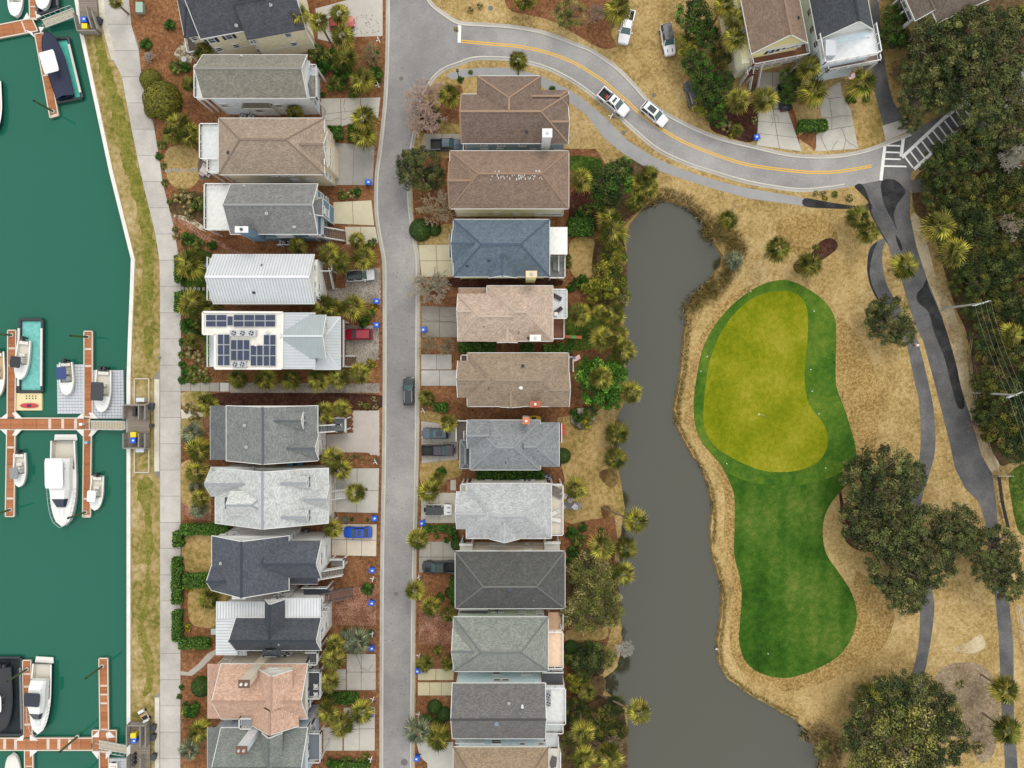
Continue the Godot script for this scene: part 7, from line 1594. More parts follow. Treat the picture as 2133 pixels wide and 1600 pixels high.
	for h in [[700,268,700,292,2.4,1.5],[728,280,746,280,2.4,1.5],[1688,255,1688,276,4.4,1.6],[996,988,1130,988,1.5,1.5],[958,724,1030,724,1.5,1.4],[1086,726,1110,726,1.4,1.2],[1132,730,1190,726,1.6,1.4],[1183,475,1235,475,2.8,1.3],[374,1160,374,1252,1.4,1.5],[374,1270,374,1330,1.4,1.4],[376,1105,376,1135,1.4,1.4],[384,1100,480,1100,1.6,1.6],[390,1206,440,1206,2.2,1.5],[380,1336,440,1336,1.6,1.4],[378,535,378,588,1.2,1.3],[378,610,378,650,1.2,1.3],[905,848,932,848,1.4,1.0],[680,1450,746,1450,1.7,1.2],[700,1590,770,1590,1.2,1.0],[884,1100,950,1100,1.0,0.8],[946,1205,946,1260,1.0,1.4]]: hedge(h[0], h[1], h[2], h[3], h[4], h[5], hp_)
	reeds()
func dome_crown(sd, n, size, pal) -> Mesh:
	var r := RandomNumberGenerator.new(); r.seed = sd
	var s = mb()
	for i in n:
		var y = r.randf(); var a = r.randf() * TAU; var q = sqrt(1 - y * y)
		var nn = Vector3(cos(a) * q, y, sin(a) * q)
		var p = nn * r.randf_range(0.93, 1.0)
		var u = (nn.cross(Vector3(r.randfn(), r.randfn(), r.randfn())).normalized() + nn * r.randf_range(-0.4, 0.4)).normalized(); var v = nn.cross(u).normalized()
		s.set_color(pick(pal, r)); var z = size * r.randf_range(0.7, 1.3)
		tri(s, p - u * z, p + v * z * 0.7, p + u * z); tri(s, p - u * z, p + u * z, p - v * z * 0.7)
	s.generate_normals()
	return s.commit()
func reeds():
	# bands of reed along the pond: [line, width, height, tufts per metre, colours, label]
	var tan = [[190, 166, 112], [166, 140, 88], [206, 186, 138]]
	var grn = [[146, 138, 62], [120, 122, 54], [168, 152, 80]]
	for b in [[[1476,470, 1492,480, 1512,490, 1530,505, 1536,525], 3.2, 1.5, 26, grn + tan, "tall green reeds round the palm at the pond's head"], [[1528,540, 1516,565, 1500,590, 1476,610], 2.6, 1.3, 24, grn + tan, "green and tan reeds on the pond bank above the green"], [[1474,606, 1450,628, 1436,648], 2.4, 1.2, 24, tan + grn, "tan reeds hanging over the pond edge above the green"], [[1436,665, 1430,720, 1425,780, 1414,840, 1412,880], 0.9, 0.5, 14, tan + grn, "low reed fringe between pond and putting green"], [[1412,880, 1430,916, 1450,950, 1470,985, 1486,1030, 1490,1080, 1486,1130], 0.6, 0.4, 12, tan + grn, "thin reed fringe along the fairway's pond edge"], [[1490,1160, 1502,1200, 1510,1240, 1508,1290, 1500,1340, 1504,1385, 1520,1410, 1566,1444, 1610,1468, 1660,1496], 0.6, 0.4, 12, tan + grn, "thin reed fringe round the fairway's foot"], [[1690,1520, 1718,1536, 1730,1560, 1728,1600], 3.4, 1.2, 22, tan + dry_(), "tan reeds beside the oaks at the pond's foot"], [[1350,424, 1385,404, 1425,416, 1448,432, 1470,452], 1.8, 0.8, 18, tan + dry_(), "brown reeds round the head of the pond"]]:
		var line = jitter(V(b[0]), 0.0, 0.5); var s = mb()
		for i in line.size():
			for k in int(b[3] * 1.1):
				var p = line[i] + Vector3(rng.randf_range(-1, 1), 0, rng.randf_range(-1, 1)) * b[1] * 0.5
				p.y = -0.4
				for q in 4:
					var tip = p + Vector3(rng.randfn() * 0.4, rng.randf_range(0.6, 1.0), rng.randfn() * 0.4) * b[2] + Vector3(0, 0.4, 0)
					var w = Vector3(rng.randfn(), 0, rng.randfn()).normalized() * 0.07
					s.set_color(pick(b[4], rng)); tri(s, p - w, p + w, tip)
		var o = obj("reeds", s, leafy("palm")); tag(o, b[5], "reeds"); o.set_meta("kind", "stuff")
func dry_(): return [[150, 128, 92], [128, 108, 80]]

# ================================================================ small things
func bin_(px, py, c, look, h := 0.0, turn := 0.0):
	var p = P(px, py, h + 0.6); p.y = h
	var word = near(p)
	var o = thing("wheeled_bin", "%s wheeled bin standing beside the %s" % [look, word], "bin", p, turn, "%s bins beside the %s" % [look, word])
	o.scale = Vector3(1.3, 1.1, 1.3)
	var s = mb(); var a = [Vector3(-0.26, 0.08, -0.26), Vector3(0.26, 0.08, -0.26), Vector3(0.26, 0.08, 0.26), Vector3(-0.26, 0.08, 0.26)]; var b = [Vector3(-0.32, 0.98, -0.31), Vector3(0.32, 0.98, -0.31), Vector3(0.32, 0.98, 0.31), Vector3(-0.32, 0.98, 0.31)]
	for i in 4: quad(s, a[i], a[(i + 1) % 4], b[(i + 1) % 4], b[i])
	quad(s, a[0], a[1], a[2], a[3]); obj("body", s, plain(c[0], c[1], c[2], 0.5), o)
	s = mb(); loft(s, [[Vector3(-0.38, 0.98, -0.35), Vector3(-0.36, 1.06, -0.3), Vector3(-0.36, 1.09, 0), Vector3(-0.36, 1.06, 0.3), Vector3(-0.38, 0.98, 0.35)], [Vector3(0.36, 0.98, -0.35), Vector3(0.34, 1.04, -0.3), Vector3(0.34, 1.07, 0), Vector3(0.34, 1.04, 0.3), Vector3(0.36, 0.98, 0.35)]]); var lid = obj("lid", s, plain(c[0], c[1], c[2], 0.45), o)
	if look == "blue": s = mb(); box_at(s, Transform3D(Basis.IDENTITY, Vector3(0.05, 1.085, 0)), Vector3(0.26, 0.012, 0.2)); obj("sticker", s, plain(236, 240, 246), lid)
	s = mb(); tube(s, Vector3(-0.4, 0.94, -0.28), Vector3(-0.4, 0.94, 0.28), 0.025, 0.025, 6); obj("handle", s, plain(c[0] * 0.7, c[1] * 0.7, c[2] * 0.7), o)
	for z in [-0.28, 0.28]: s = mb(); tube(s, Vector3(-0.26, 0.12, z - 0.04), Vector3(-0.26, 0.12, z + 0.04), 0.12, 0.12, 10); obj("wheel", s, plain(40, 40, 42), o)
func ac_unit(px, py, h, dark := false, fans := 1, w := 0.9):
	var p = P(px, py, h + 0.8); p.y = h
	var word = near(p)
	var o = thing("air_conditioner", "%s air conditioner %s %s" % ["dark grey" if dark else "pale", "with %d round fans on" % fans if fans > 1 else "with round fan beside", word], "air conditioner", p, 0.0, "air conditioners at the %s" % word)
	var s = mb(); box_at(s, Transform3D(Basis.IDENTITY, Vector3(0, 0.4, 0)), Vector3(w * fans, 0.8, 0.9)); var c = 70 if dark else 196; obj("cabinet", s, plain(c, c + 2, c + 2, 0.5), o)
	for i in fans:
		var x = (i - (fans - 1) / 2.0) * w
		s = mb(); tube(s, Vector3(x, 0.8, 0), Vector3(x, 0.86, 0), 0.38, 0.38, 18); var g = obj("fan_shroud", s, plain(52, 54, 58, 0.5), o)
		s = mb()
		for k in 4:
			var t = turned(Vector3(x, 0.875, 0), TAU * k / 4 + 0.4); box_at(s, t * Transform3D(Basis.IDENTITY, Vector3(0.19, 0, 0)), Vector3(0.32, 0.015, 0.11))
		obj("fan_blades", s, plain(190, 196, 206, 0.4), g)
func mailbox(px, py):
	var p = P(px, py, 1.0); p.y = 0
	var word = near(p)
	var o = thing("mailbox", "white post-mounted mailbox at kerb beside the %s" % word, "mailbox", p, rng.randf_range(-0.6, 0.6), "mailboxes beside the %s" % word)
	var s = mb(); bx(s, Vector3(-0.06, 0, -0.06), Vector3(0.06, 1.45, 0.06)); obj("post", s, plain(246, 246, 244), o)
	s = mb(); bx(s, Vector3(-0.5, 0.95, -0.05), Vector3(0.5, 1.05, 0.05)); bx(s, Vector3(-0.05, 1.1, -0.5), Vector3(0.05, 1.2, 0.5)); obj("arms", s, plain(246, 246, 244), o)
	s = mb(); tube(s, Vector3(0.15, 1.16, 0), Vector3(0.62, 1.16, 0), 0.12, 0.12, 10); obj("box", s, plain(58, 58, 60, 0.4), o)
func chair(px, py, h, turn, c, label, group):
	var p = P(px, py, h)
	var o = thing("garden_chair", label, "chair", p, turn, group)
	var m = plain(c[0], c[1], c[2], 0.6)
	var s = mb()
	for i in 4: box_at(s, Transform3D(Basis(Vector3(0, 0, 1), 0.15), Vector3(-0.22 + i * 0.15, 0.36 + i * 0.02, 0)), Vector3(0.12, 0.03, 0.56))
	obj("seat", s, m, o).set_meta("kind", "stuff")
	s = mb()
	for i in 5: beam(s, Vector3(-0.26, 0.36, (i - 2) * 0.12), Vector3(-0.58, 0.98 - absf(i - 2) * 0.04, (i - 2) * 0.13), 0.1, 0.025)
	obj("backrest", s, m, o).set_meta("kind", "stuff")
	for z in [-0.36, 0.36]:
		s = mb(); bx(s, Vector3(-0.42, 0.56, z - 0.06), Vector3(0.34, 0.59, z + 0.06)); obj("armrest", s, m, o)
		for x in [-0.36, 0.26]: s = mb(); bx(s, Vector3(x, 0, z - 0.03), Vector3(x + 0.06, 0.56, z + 0.03)); obj("leg", s, m, o)
func lounger(px, py, h, turn, c, label, group := ""):
	var p = P(px, py, h)
	var o = thing("sun_lounger", label, "lounger", p, turn, group)
	var m = plain(c[0], c[1], c[2], 0.8)
	var s = mb(); bx(s, Vector3(-0.3, 0.28, -0.32), Vector3(0.95, 0.38, 0.32)); obj("seat_cushion", s, m, o)
	s = mb(); quad(s, Vector3(-0.3, 0.38, -0.32), Vector3(-0.95, 0.8, -0.32), Vector3(-0.95, 0.8, 0.32), Vector3(-0.3, 0.38, 0.32)); quad(s, Vector3(-0.3, 0.3, -0.32), Vector3(-0.3, 0.3, 0.32), Vector3(-0.95, 0.72, 0.32), Vector3(-0.95, 0.72, -0.32)); obj("backrest", s, m, o)
	for x in [-0.8, 0.85]:
		for z in [-0.28, 0.28]: s = mb(); bx(s, Vector3(x - 0.03, 0, z - 0.03), Vector3(x + 0.03, 0.3, z + 0.03)); obj("leg", s, plain(120, 116, 112), o)
func flag(px, py, h, label):
	var p = P(px, py, h)
	var o = thing("flag", label, "flag", p, -0.3)
	var s = mb(); tube(s, Vector3(-0.1, -0.7, 0), Vector3(0.25, 0.9, 0), 0.025, 0.02, 8); obj("flag_pole", s, plain(230, 230, 226), o)
	var cloth = func(u, v): return Vector3(0.25 + u * 1.25, 0.85 - u * 0.35 - v * 0.25, v * 0.75 + 0.08 * sin(u * 5.0))
	for k in 13:
		s = mb()
		for i in 6:
			var u0 = (0.4 if k < 7 else 0.0) + (1.0 - (0.4 if k < 7 else 0.0)) * i / 6.0; var u1 = (0.4 if k < 7 else 0.0) + (1.0 - (0.4 if k < 7 else 0.0)) * (i + 1) / 6.0
			quad(s, cloth.call(u0, k / 13.0), cloth.call(u1, k / 13.0), cloth.call(u1, (k + 1) / 13.0), cloth.call(u0, (k + 1) / 13.0))
		obj("stripe", s, plain(186, 40, 58) if k % 2 == 0 else plain(240, 238, 236), o)
	s = mb()
	for i in 3: quad(s, cloth.call(i * 0.4 / 3, 0.0), cloth.call((i + 1) * 0.4 / 3, 0.0), cloth.call((i + 1) * 0.4 / 3, 7 / 13.0), cloth.call(i * 0.4 / 3, 7 / 13.0))
	var canton = obj("canton", s, plain(44, 58, 112), o)
	s = mb()
	for i in 5:
		for j in 4: box_at(s, Transform3D(Basis.IDENTITY, cloth.call(0.04 + i * 0.08, 0.07 + j * 0.125) + Vector3(0, 0.012, 0)), Vector3(0.04, 0.01, 0.035))
	obj("stars", s, plain(240, 240, 240), canton).set_meta("kind", "stuff")
func drum(called, px, py, h, r, hh, c, label, category, group := ""):
	var p = P(px, py, h + hh); p.y = h
	var o = thing(called, label, category, p, 0.0, group)
	var s = mb(); tube(s, Vector3.ZERO, Vector3(0, hh, 0), r * 0.92, r, 14); obj("body", s, plain(c[0], c[1], c[2], 0.5), o)
	s = mb(); tube(s, Vector3(0, hh, 0), Vector3(0, hh + 0.05, 0), r * 1.05, r * 0.9, 14); obj("lid", s, plain(c[0] * 0.85, c[1] * 0.85, c[2] * 0.85, 0.5), o)
func cabinet(called, px, py, h, size, c, label, category, turn := 0.0, group := ""):
	var p = P(px, py, h + size.y); p.y = h
	var o = thing(called, label, category, p, turn, group)
	var s = mb(); box_at(s, Transform3D(Basis.IDENTITY, Vector3(0, size.y / 2, 0)), size); obj("body", s, plain(c[0], c[1], c[2], 0.5), o)
	s = mb(); box_at(s, Transform3D(Basis.IDENTITY, Vector3(0, size.y + 0.03, 0)), Vector3(size.x + 0.08, 0.06, size.z + 0.08)); obj("lid", s, plain(minf(c[0] * 1.1, 255), minf(c[1] * 1.1, 255), minf(c[2] * 1.1, 255), 0.4), o)
func make_small_things():
	var blue = [18, 98, 222]
	for b in [[768,381], [785,628], [785,677], [781,1079], [776,1187], [775,1255], [775,1349], [774,1485], [883,687], [880,1089], [871,1396], [869,1578], [1575,287]]: bin_(b[0], b[1], blue, "blue", 0.0, rng.randf_range(-0.3, 0.3) + (PI if b[0] > 800 else 0.0))
	var n = 0
	for b in [[178,43, 180,57, "northern"], [280,917, 281,905, "middle"], [282,1540, 281,1530, "southern"]]:
		for k in 2:
			bin_(b[k * 2], b[k * 2 + 1], blue if k == 0 else [240, 216, 30], "blue" if k == 0 else "yellow", 0.42)
			var o = get_child(get_child_count() - 1); o.set_meta("label", "%s bin on the %s wooden marina landing" % ["blue" if k == 0 else "yellow", b[4]]); o.remove_meta("group")
	for c in [[505,239,0.0], [522,239,0.0], [1142,1449,6.6], [1142,1466,6.6]]: ac_unit(c[0], c[1], c[2])
	for c in [[590,505,2.0], [603,505,2.0], [618,1107,0.0], [637,1108,0.0], [1145,996,0.0], [1138,993,0.0]]: ac_unit(c[0], c[1], c[2], true)
	ac_unit(505, 694, 9.5, false, 3, 1.35); ac_unit(497, 759, 9.5, false, 2, 1.1)
	for m in [[789,83], [788,177], [777,1206], [776,1321], [777,1457], [773,1582], [783,962], [877,1103], [873,1203], [873,1367], [872,1489], [882,855], [1273,243]]: mailbox(m[0], m[1])
	# garden furniture
	for c in [[1177,1033,0.5], [1173,1054,-0.6], [1196,1054,-2.4], [1193,1036,2.6]]: chair(c[0], c[1], 0.03, c[2], [246, 246, 246], "white slatted garden chair round fire pit behind silver-roofed house", "white chairs round the fire pit")
	chair(1173, 889, 0.0, 0.2, [236, 84, 56], "bright orange garden chair nearest the steel-grey roof's corner", ""); chair(1174, 901, 0.0, 0.1, [236, 104, 84], "pinkish orange garden chair on lawn behind steel-grey-roofed house", "")
	for c in [[659,1428], [659,1445]]: chair(c[0], c[1], 6.0, PI, [244, 242, 238], "white wicker chair on upper deck of pink-roofed house", "white chairs on the pink-roofed house's deck")
	drum("fire_pit", 1187, 1043, 0.02, 0.42, 0.4, [206, 204, 200], "round pale fire pit between white garden chairs", "fire pit")
	lounger(1158, 1018, 5.82, 0.5, [122, 112, 104], "brown lounger on silver-roofed house's deck beside another", "brown loungers"); lounger(1158, 1030, 5.82, 0.5, [122, 112, 104], "brown lounger on silver-roofed house's deck beside another", "brown loungers"); lounger(1155, 1068, 5.82, 2.6, [236, 234, 226], "white lounger on silver-roofed house's deck", "white loungers"); lounger(1156, 1082, 5.82, 0.2, [236, 234, 226], "white lounger on silver-roofed house's deck", "white loungers")
	lounger(1158, 618, 5.62, 0.5, [64, 58, 58], "dark lounger on white deck near its north rail, sandy-roofed house", ""); lounger(1160, 649, 5.62, 2.5, [70, 62, 62], "dark lounger on white deck beside a side table", "")
	cabinet("deck_table", 1157, 553, 3.4, Vector3(0.7, 0.7, 1.6), [96, 100, 102], "dark grey table on lower deck of blue-roofed yellow house", "table"); cabinet("side_table", 1158, 654, 5.6, Vector3(0.5, 0.4, 0.5), [226, 222, 214], "small pale side table on sandy-roofed house's white deck", "table"); cabinet("patio_table", 426, 355, 0.03, Vector3(1.3, 0.7, 0.9), [196, 184, 176], "pale patio table among benches behind beige hip-roofed house", "table", 0.6)
	for c in [[420,362,0.6], [432,364,0.6], [427,345,0.6]]: cabinet("patio_bench", c[0], c[1], 0.03, Vector3(0.9, 0.42, 0.5), [168, 154, 148], "low bench round the pale patio table", "bench", c[2], "benches round the patio table")
	lounger(432, 554, 0.02, 0.2, [110, 166, 208], "blue striped lounger beside white metal-roofed house")
	var o = thing("paddle_board", "orange and green paddle board lying behind sandy-roofed house", "board", P(1194, 702, 0.1), 0.05)
	var s = mb(); var cols = [[240, 120, 50], [120, 214, 96], [240, 128, 60]]
	for k in 3: s = mb(); bx(s, Vector3(-1.4 + k * 0.95, -0.08, -0.26), Vector3(-0.47 + k * 0.95, 0.06, 0.26)); obj("panel", s, plain(cols[k][0], cols[k][1], cols[k][2], 0.4), o)
	drum("bird_bath", 383, 123, 0.0, 0.45, 0.7, [222, 220, 216], "round pale stone bird bath on pebbled patio", "bird bath"); drum("urn", 1222, 885, 0.0, 0.3, 0.4, [96, 92, 90], "dark round planter on pebble bed near lounger lawn", "planter"); drum("urn", 1208, 886, 0.0, 0.5, 0.35, [120, 112, 108], "wide dark fire bowl on pebble bed", "planter")
	cabinet("utility_box", 718, 1083, 0.0, Vector3(0.8, 0.6, 0.8), [76, 92, 78], "dark green utility box in bed beside blue sedan's driveway", "utility box"); cabinet("utility_box", 445, 1316, 0.0, Vector3(0.8, 0.7, 0.9), [158, 176, 166], "pale green utility box beside white metal porch roof", "utility box"); cabinet("utility_box", 290, 15, 0.0, Vector3(1.1, 0.8, 1.6), [150, 176, 160], "pale green transformer box beside the promenade's north end", "utility box")
	for c in [[205,42], [318,1517], [318,1537], [319,1578], [314,846]]: cabinet("dock_locker", c[0], c[1], 0.03, Vector3(0.7, 0.7, 1.0), [52, 56, 60], "black locker standing at the edge of the promenade", "locker", 0.2, "black lockers along the promenade")
	for c in [[279,852], [279,858], [279,864], [277,1575], [277,1584], [277,1593]]: drum("rubbish_barrel", c[0], c[1], 0.42, 0.3, 0.8, [54, 54, 56], "black rubbish barrel inside %s landing's slatted screen" % ("middle" if c[1] < 1000 else "southern"), "barrel", "barrels on the %s landing" % ("middle" if c[1] < 1000 else "southern"))
	drum("rubbish_barrel", 314, 887, 0.03, 0.32, 0.8, [50, 52, 54], "black barrel standing alone beside middle wooden landing", "barrel")
	for c in [[292,833, "north"], [291,938, "south"]]: cabinet("power_cabinet", c[0], c[1], 0.0, Vector3(1.3, 0.9, 0.6), [206, 212, 216], "pale grey power cabinet on the %s side of middle landing" % c[2], "cabinet")
	for c in [[168,884, [232, 232, 230], "white service pedestal where middle dock meets its gangway"], [179,922, [130, 176, 190], "pale blue service pedestal beside the cruiser's stern"]]: cabinet("dock_pedestal", c[0], c[1], -1.15, Vector3(0.45, 0.9, 0.35), c[2], c[3], "pedestal")
	drum("bollard_light", 329, 745, 0.0, 0.16, 0.8, [150, 158, 170], "grey bollard at the promenade's grass edge", "bollard")
	flag(1188, 745, 6.0, "striped red and white flag with blue canton on tan-roofed house's porch"); flag(1759, 160, 6.0, "striped red and white flag with blue canton below white roof deck")
	# lamp post
	var p = P(957, 170)
	o = thing("lamp_post", "black lamp post at the corner of the foot path", "lamp post", p)
	s = mb(); tube(s, Vector3.ZERO, Vector3(0, 4.3, 0), 0.08, 0.06, 10); obj("post", s, plain(34, 34, 36), o); s = mb(); box_at(s, Transform3D(Basis.IDENTITY, Vector3(0, 4.5, 0)), Vector3(0.4, 0.5, 0.4)); obj("lantern", s, plain(50, 54, 60, 0.3), o)
	for c in [[1523,438, "beside the palm at the pond's head"], [1420,1, ""]]:
		if c[2] == "": continue
		o = thing("pipe_post", "thin grey post standing %s" % c[2], "post", P(c[0], c[1])); s = mb(); tube(s, Vector3.ZERO, Vector3(0, 3.0, 0), 0.06, 0.05, 8); obj("shaft", s, plain(190, 188, 184), o); s = mb(); ball(s, Vector3(0, 3.0, 0), 0.09, 8); obj("cap", s, plain(160, 158, 154), o)
	o = thing("outfall_pipe", "short white outfall pipe at the pond's edge", "pipe", P(1497, 1352, -0.3)); s = mb(); tube(s, Vector3(-0.5, 0, 0), Vector3(0.4, 0.05, 0), 0.16, 0.16, 12); obj("barrel", s, plain(240, 240, 240), o); s = mb(); tube(s, Vector3(-0.53, 0, 0), Vector3(-0.48, 0, 0), 0.2, 0.2, 12); obj("collar", s, plain(220, 220, 220), o)
	# flag stick and sprinkler covers on the green
	o = thing("flag_stick", "white flag stick standing in the putting green", "flag", P(1581, 863)); s = mb(); tube(s, Vector3.ZERO, Vector3(0, 2.1, 0), 0.03, 0.02, 6); obj("stick", s, plain(250, 250, 246), o); s = mb(); quad(s, Vector3(0, 2.1, 0), Vector3(0.45, 1.95, 0.2), Vector3(0.42, 1.7, 0.22), Vector3(0, 1.75, 0)); obj("pennant", s, plain(252, 252, 250), o); s = mb(); tube(s, Vector3(0, 0.02, 0), Vector3(0, 0.04, 0), 0.12, 0.12, 10); obj("cup", s, plain(250, 250, 250), o)
	for c in [[1564,607], [1473,743], [1692,815], [1460,773], [1689,770], [1514,966], [1720,975], [1497,1170], [1600,1362], [1696,648], [1706,862]]:
		s = mb(); tube(s, P(c[0], c[1], 0.02), P(c[0], c[1], 0.05), 0.09, 0.09, 10); o = obj("sprinkler_cover", s, plain(226, 232, 226)); tag(o, "small round pale sprinkler cover in the grass round the green", "sprinkler", "sprinkler covers round the green")
	# utility poles and their wires
	var tops = []
	for c in [[1963,643, 2030,637, 2062,627, "north-west"], [2027,818, 2098,828, 2127,816, "south-east"]]:
		p = P(c[0], c[1]); o = thing("utility_pole", "grey utility pole with crossarm %s" % ("beside the dark wet asphalt" if c[6] == "north-west" else "behind the roadside rail fence"), "pole", p)
		s = mb(); tube(s, Vector3.ZERO, Vector3(0, 10.4, 0), 0.2, 0.13, 10); obj("shaft", s, grainy(186, 190, 180, "stained", 2.0), o)
		var a = P(c[2], c[3], 10.0) - p; var b = P(c[4], c[5], 10.0) - p; var mid = (a + b) / 2; var half = (b - a) / 2
		a = Vector3(0, 10.0, 0) - half; b = Vector3(0, 10.0, 0) + half
		s = mb(); beam(s, a, b, 0.14, 0.14); obj("crossarm", s, plain(206, 208, 206), o)
		s = mb(); beam(s, a * Vector3(1, 0.96, 1), b * Vector3(0.3, 0.96, 0.3), 0.12, 0.12); obj("brace", s, plain(196, 198, 196), o)
		var row = []
		for k in 4:
			var q = a.lerp(b, k / 3.0); s = mb(); tube(s, q, q + Vector3(0, 0.3, 0), 0.07, 0.05, 8); obj("insulator", s, plain(214, 216, 214), o); row.append(p + q + Vector3(0, 0.3, 0))
		tops.append(row)
	var d = tops[1][0] - tops[0][0]
	tops.push_front([]); tops.append([])
	for k in 4: tops[0].append(tops[1][k] - d * 2.2); tops[3].append(tops[2][k] + d * 2.2)
	for i in [1, 2]:
		for k in 4:
			s = mb(); var a = tops[i][k]; var b = tops[i + 1][k]
			for q in 10:
				var t0 = q / 10.0; var t1 = (q + 1) / 10.0
				tube(s, a.lerp(b, t0) + Vector3(0, -2.4 * t0 * (1 - t0), 0), a.lerp(b, t1) + Vector3(0, -2.4 * t1 * (1 - t1), 0), 0.013, 0.013, 4, false)
			o = obj("power_wire", s, plain(150, 154, 150, 0.5)); tag(o, "thin pale power wire strung between the utility poles" if i == 1 else "thin pale power wire running on over the wood from second pole", "wire", "wires between the poles" if i == 1 else "wires beyond the second pole")
	# fences on the right
	rail_fence("weathered rail fence between sandy verge and woodland", [2019,695, 2013,740, 2020,790, 2028,840, 2040,885, 2056,935, 2072,982], grainy(176, 160, 130, "weather", 2.0), 2)
	rail_fence("dark metal gate fence beside the service road's bend", [2075,992, 2082,1045, 2094,1096], plain(58, 54, 52), 4); rail_fence("pale wire fence beside the lower service road", [2116,1262, 2124,1310, 2134,1372], plain(204, 192, 176), 2)
	o = thing("timber_gate", "low pale timber gate at the fence's corner", "gate", P(2086, 990)); s = mb(); bx(s, Vector3(-1.2, 0.5, -0.08), Vector3(1.2, 0.7, 0.08)); bx(s, Vector3(-1.2, 0.9, -0.08), Vector3(1.2, 1.1, 0.08)); obj("rails", s, grainy(176, 164, 128, "weather", 2.0), o); 
	for x in [-1.2, 1.2]: s = mb(); bx(s, Vector3(x - 0.1, 0, -0.1), Vector3(x + 0.1, 1.25, 0.1)); obj("post", s, grainy(170, 158, 124, "weather", 2.0), o)
	make_person()
	# drifted leaves on the street
	s = mb()
	for i in 260:
		var q = P(rng.randf_range(800, 866), rng.randf_range(300, 1590)) if i < 200 else P(rng.randf_range(742, 790), rng.randf_range(30, 72))
		var z = rng.randf_range(0.04, 0.11); var t = turned(q + Vector3(0, 0.028, 0), rng.randf() * TAU)
		quad(s, t * Vector3(-z, 0, -z * 0.6), t * Vector3(z, 0, -z * 0.5), t * Vector3(z * 0.8, 0, z * 0.6), t * Vector3(-z, 0, z * 0.5))
	o = obj("fallen_leaves", s, plain(84, 76, 70)); tag(o, "dark fallen leaves scattered along the grey street", "leaves"); o.set_meta("kind", "stuff")
func rail_fence(label, flat, m, rails):
	var pts = jitter(V(flat), 0.0, 2.4)
	var o = thing("fence", label, "fence", pts[0])
	for i in pts.size():
		var s = mb(); tube(s, pts[i], pts[i] + Vector3(0, 1.2, 0), 0.08, 0.07, 6); obj("post", s, m, o, true)
		if i + 1 < pts.size():
			for k in rails: s = mb(); beam(s, pts[i] + Vector3(0, 1.05 - k * 0.9 / rails, 0), pts[i + 1] + Vector3(0, 1.05 - k * 0.9 / rails, 0), 0.08, 0.1); obj("rail", s, m, o, true)

# ---------------------------------------------------------------- a walker on the cart path
func smin(a, b, k): 
	var h = clampf(0.5 + 0.5 * (b - a) / k, 0, 1)
	return lerpf(b, a, h) - k * h * (1 - h)
func bone_field(p, bones) -> float:
	var d = 1e9
	for b in bones:
		var ab = b[1] - b[0]
		var t = clampf((p - b[0]).dot(ab) / ab.length_squared(), 0, 1)
		var q = (p - b[0] - ab * t).length() - lerpf(b[2], b[3], t)
		d = q if d > 1e8 else smin(d, q, 0.035)
	return d
func net(bones, cell) -> SurfaceTool:
	var lo = Vector3.ONE * 1e9; var hi = -lo
	for b in bones:
		for k in 2:
			var r = Vector3.ONE * (maxf(b[2], b[3]) + 2 * cell); lo = lo.min(b[k] - r); hi = hi.max(b[k] + r)
	var n = Vector3i(((hi - lo) / cell).ceil()) + Vector3i.ONE
	var f = PackedFloat32Array(); f.resize(n.x * n.y * n.z)
	for z in n.z:
		for y in n.y:
			for x in n.x: f[(z * n.y + y) * n.x + x] = bone_field(lo + Vector3(x, y, z) * cell, bones)
	var verts = {}
	var s = SurfaceTool.new(); s.begin(Mesh.PRIMITIVE_TRIANGLES); s.set_smooth_group(0)
	var step = [1, n.x, n.x * n.y]
	for z in n.z - 1:
		for y in n.y - 1:
			for x in n.x - 1:
				var i = (z * n.y + y) * n.x + x
				var sum = Vector3.ZERO; var c = 0
				for e in 12:
					var ax = e / 4; var u = [1, 0, 0][ax]; var w = [2, 2, 1][ax]
					var o = Vector3.ZERO; o[u] = e & 1; o[w] = (e >> 1) & 1
					var ia = i + (e & 1) * step[u] + ((e >> 1) & 1) * step[w]; var a = f[ia]; var b = f[ia + step[ax]]
					if (a < 0) != (b < 0): o[ax] = a / (a - b); sum += o; c += 1
				if c: verts[i] = lo + (Vector3(x, y, z) + sum / c) * cell
	for i in verts:
		for ax in 3:
			var u = step[[1, 2, 0][ax]]; var w = step[[2, 0, 1][ax]]
			if i + step[ax] >= f.size() or (f[i] < 0) == (f[i + step[ax]] < 0): continue
			if verts.has(i - u) and verts.has(i - w) and verts.has(i - u - w):
				var q = [verts[i], verts[i - u], verts[i - u - w], verts[i - w]]
				if f[i] < 0: q.reverse()
				quad(s, q[0], q[1], q[2], q[3])
	return s
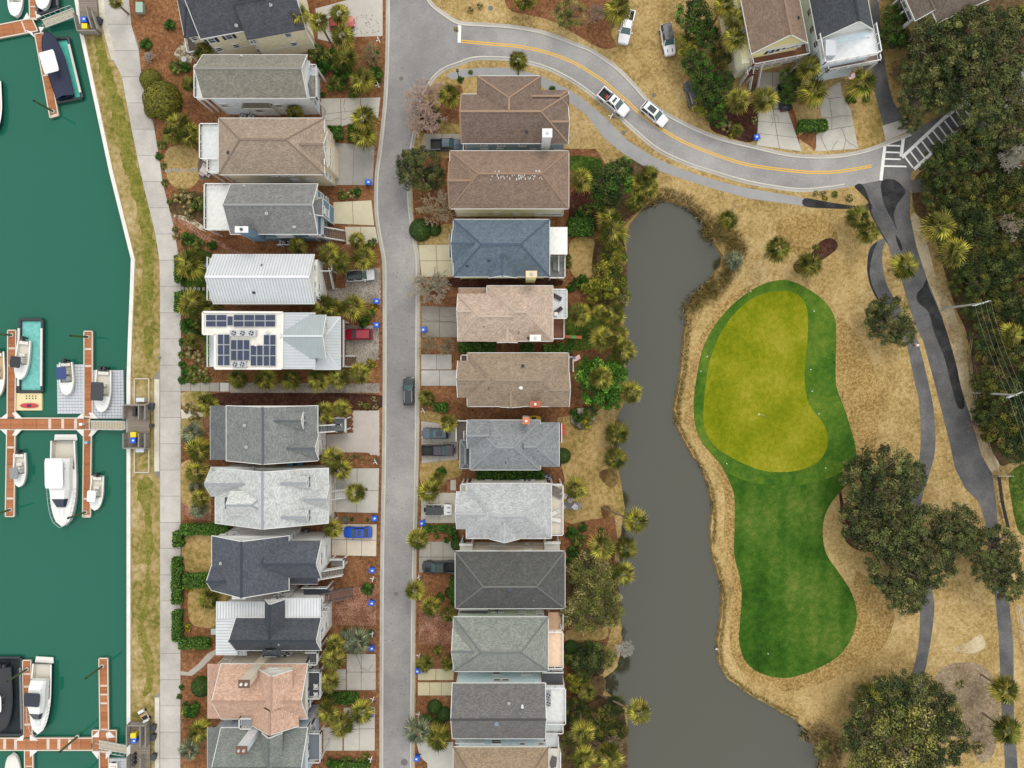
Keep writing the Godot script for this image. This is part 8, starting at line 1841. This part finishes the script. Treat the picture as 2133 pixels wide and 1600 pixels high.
func make_person():
	var o = thing("person", "person in white hat and pale top walking on cart path", "person", P(1901, 719) + Vector3(0, 0.02, 0), 2.3)
	var j = {"hip": Vector3(0, 0.92, 0), "chest": Vector3(0.03, 1.3, 0), "neck": Vector3(0.04, 1.48, 0), "head": Vector3(0.06, 1.62, 0)}
	var legs = []; var arms = []; var skin = []
	for z in [-1, 1]:
		var sw = 0.28 * z
		var hip = Vector3(0, 0.9, 0.09 * z); var knee = Vector3(sw * 0.55 + 0.05, 0.5, 0.1 * z); var ank = Vector3(sw, 0.09, 0.1 * z); var toe = ank + Vector3(0.17, -0.04, 0.02 * z)
		legs.append_array([[hip, knee, 0.085, 0.06], [knee, ank, 0.058, 0.04], [ank, toe, 0.04, 0.035]])
		var sh = Vector3(0.03, 1.4, 0.17 * z); var el = Vector3(-sw * 0.5 + 0.02, 1.13, 0.23 * z); var wr = el + Vector3(0.16, -0.16, -0.02 * z)
		arms.append_array([[sh, el, 0.052, 0.042], [el, wr, 0.04, 0.03], [wr, wr + Vector3(0.05, -0.05, 0), 0.032, 0.036]])
		var hand = wr + Vector3(0.05, -0.05, 0)
		for k in 4: arms.append([hand + Vector3(0, 0, (k - 1.5) * 0.018), hand + Vector3(0.05, -0.06, (k - 1.5) * 0.02), 0.01, 0.009])
		arms.append([hand + Vector3(0, 0, -0.03 * z), hand + Vector3(0.05, -0.01, -0.05 * z), 0.011, 0.009])
	var trunk = [[j.hip, Vector3(0.01, 1.1, 0), 0.14, 0.13], [Vector3(0.01, 1.1, 0), j.chest, 0.13, 0.14], [Vector3(0.03, 1.38, -0.12), Vector3(0.03, 1.38, 0.12), 0.08, 0.08]]
	var head = [[j.neck, j.head, 0.05, 0.06], [j.head, j.head + Vector3(0.02, 0.06, 0), 0.095, 0.095], [j.head + Vector3(0.1, 0.02, 0), j.head + Vector3(0.12, 0, 0), 0.018, 0.012]]
	obj("body", net(trunk + legs + arms + head, 0.03), plain(206, 156, 128, 0.6), o)
	var fat = []
	for b in trunk + [arms[0], arms[8]]: fat.append([b[0], b[1], b[2] + 0.02, b[3] + 0.022])
	obj("top", net(fat, 0.03), plain(236, 226, 232, 0.9), o)
	fat = []
	for b in [[j.hip, Vector3(0, 1.0, 0), 0.15, 0.145], legs[0], legs[3]]: fat.append([b[0], b[1], b[2] + 0.018, b[3] + 0.02])
	obj("shorts", net(fat, 0.03), plain(58, 48, 66, 0.9), o)
	var s = mb(); tube(s, j.head + Vector3(0.02, 0.07, 0), j.head + Vector3(0.02, 0.09, 0), 0.2, 0.19, 16); tube(s, j.head + Vector3(0.02, 0.09, 0), j.head + Vector3(0.02, 0.18, 0), 0.11, 0.08, 14); obj("hat", s, plain(250, 250, 252, 0.8), o)
	s = mb()
	for k in [-1, 1]: ball(s, j.head + Vector3(0.105, 0.05, 0.035 * k), 0.014, 6)
	obj("eyes", s, plain(40, 34, 32), o).set_meta("kind", "stuff")
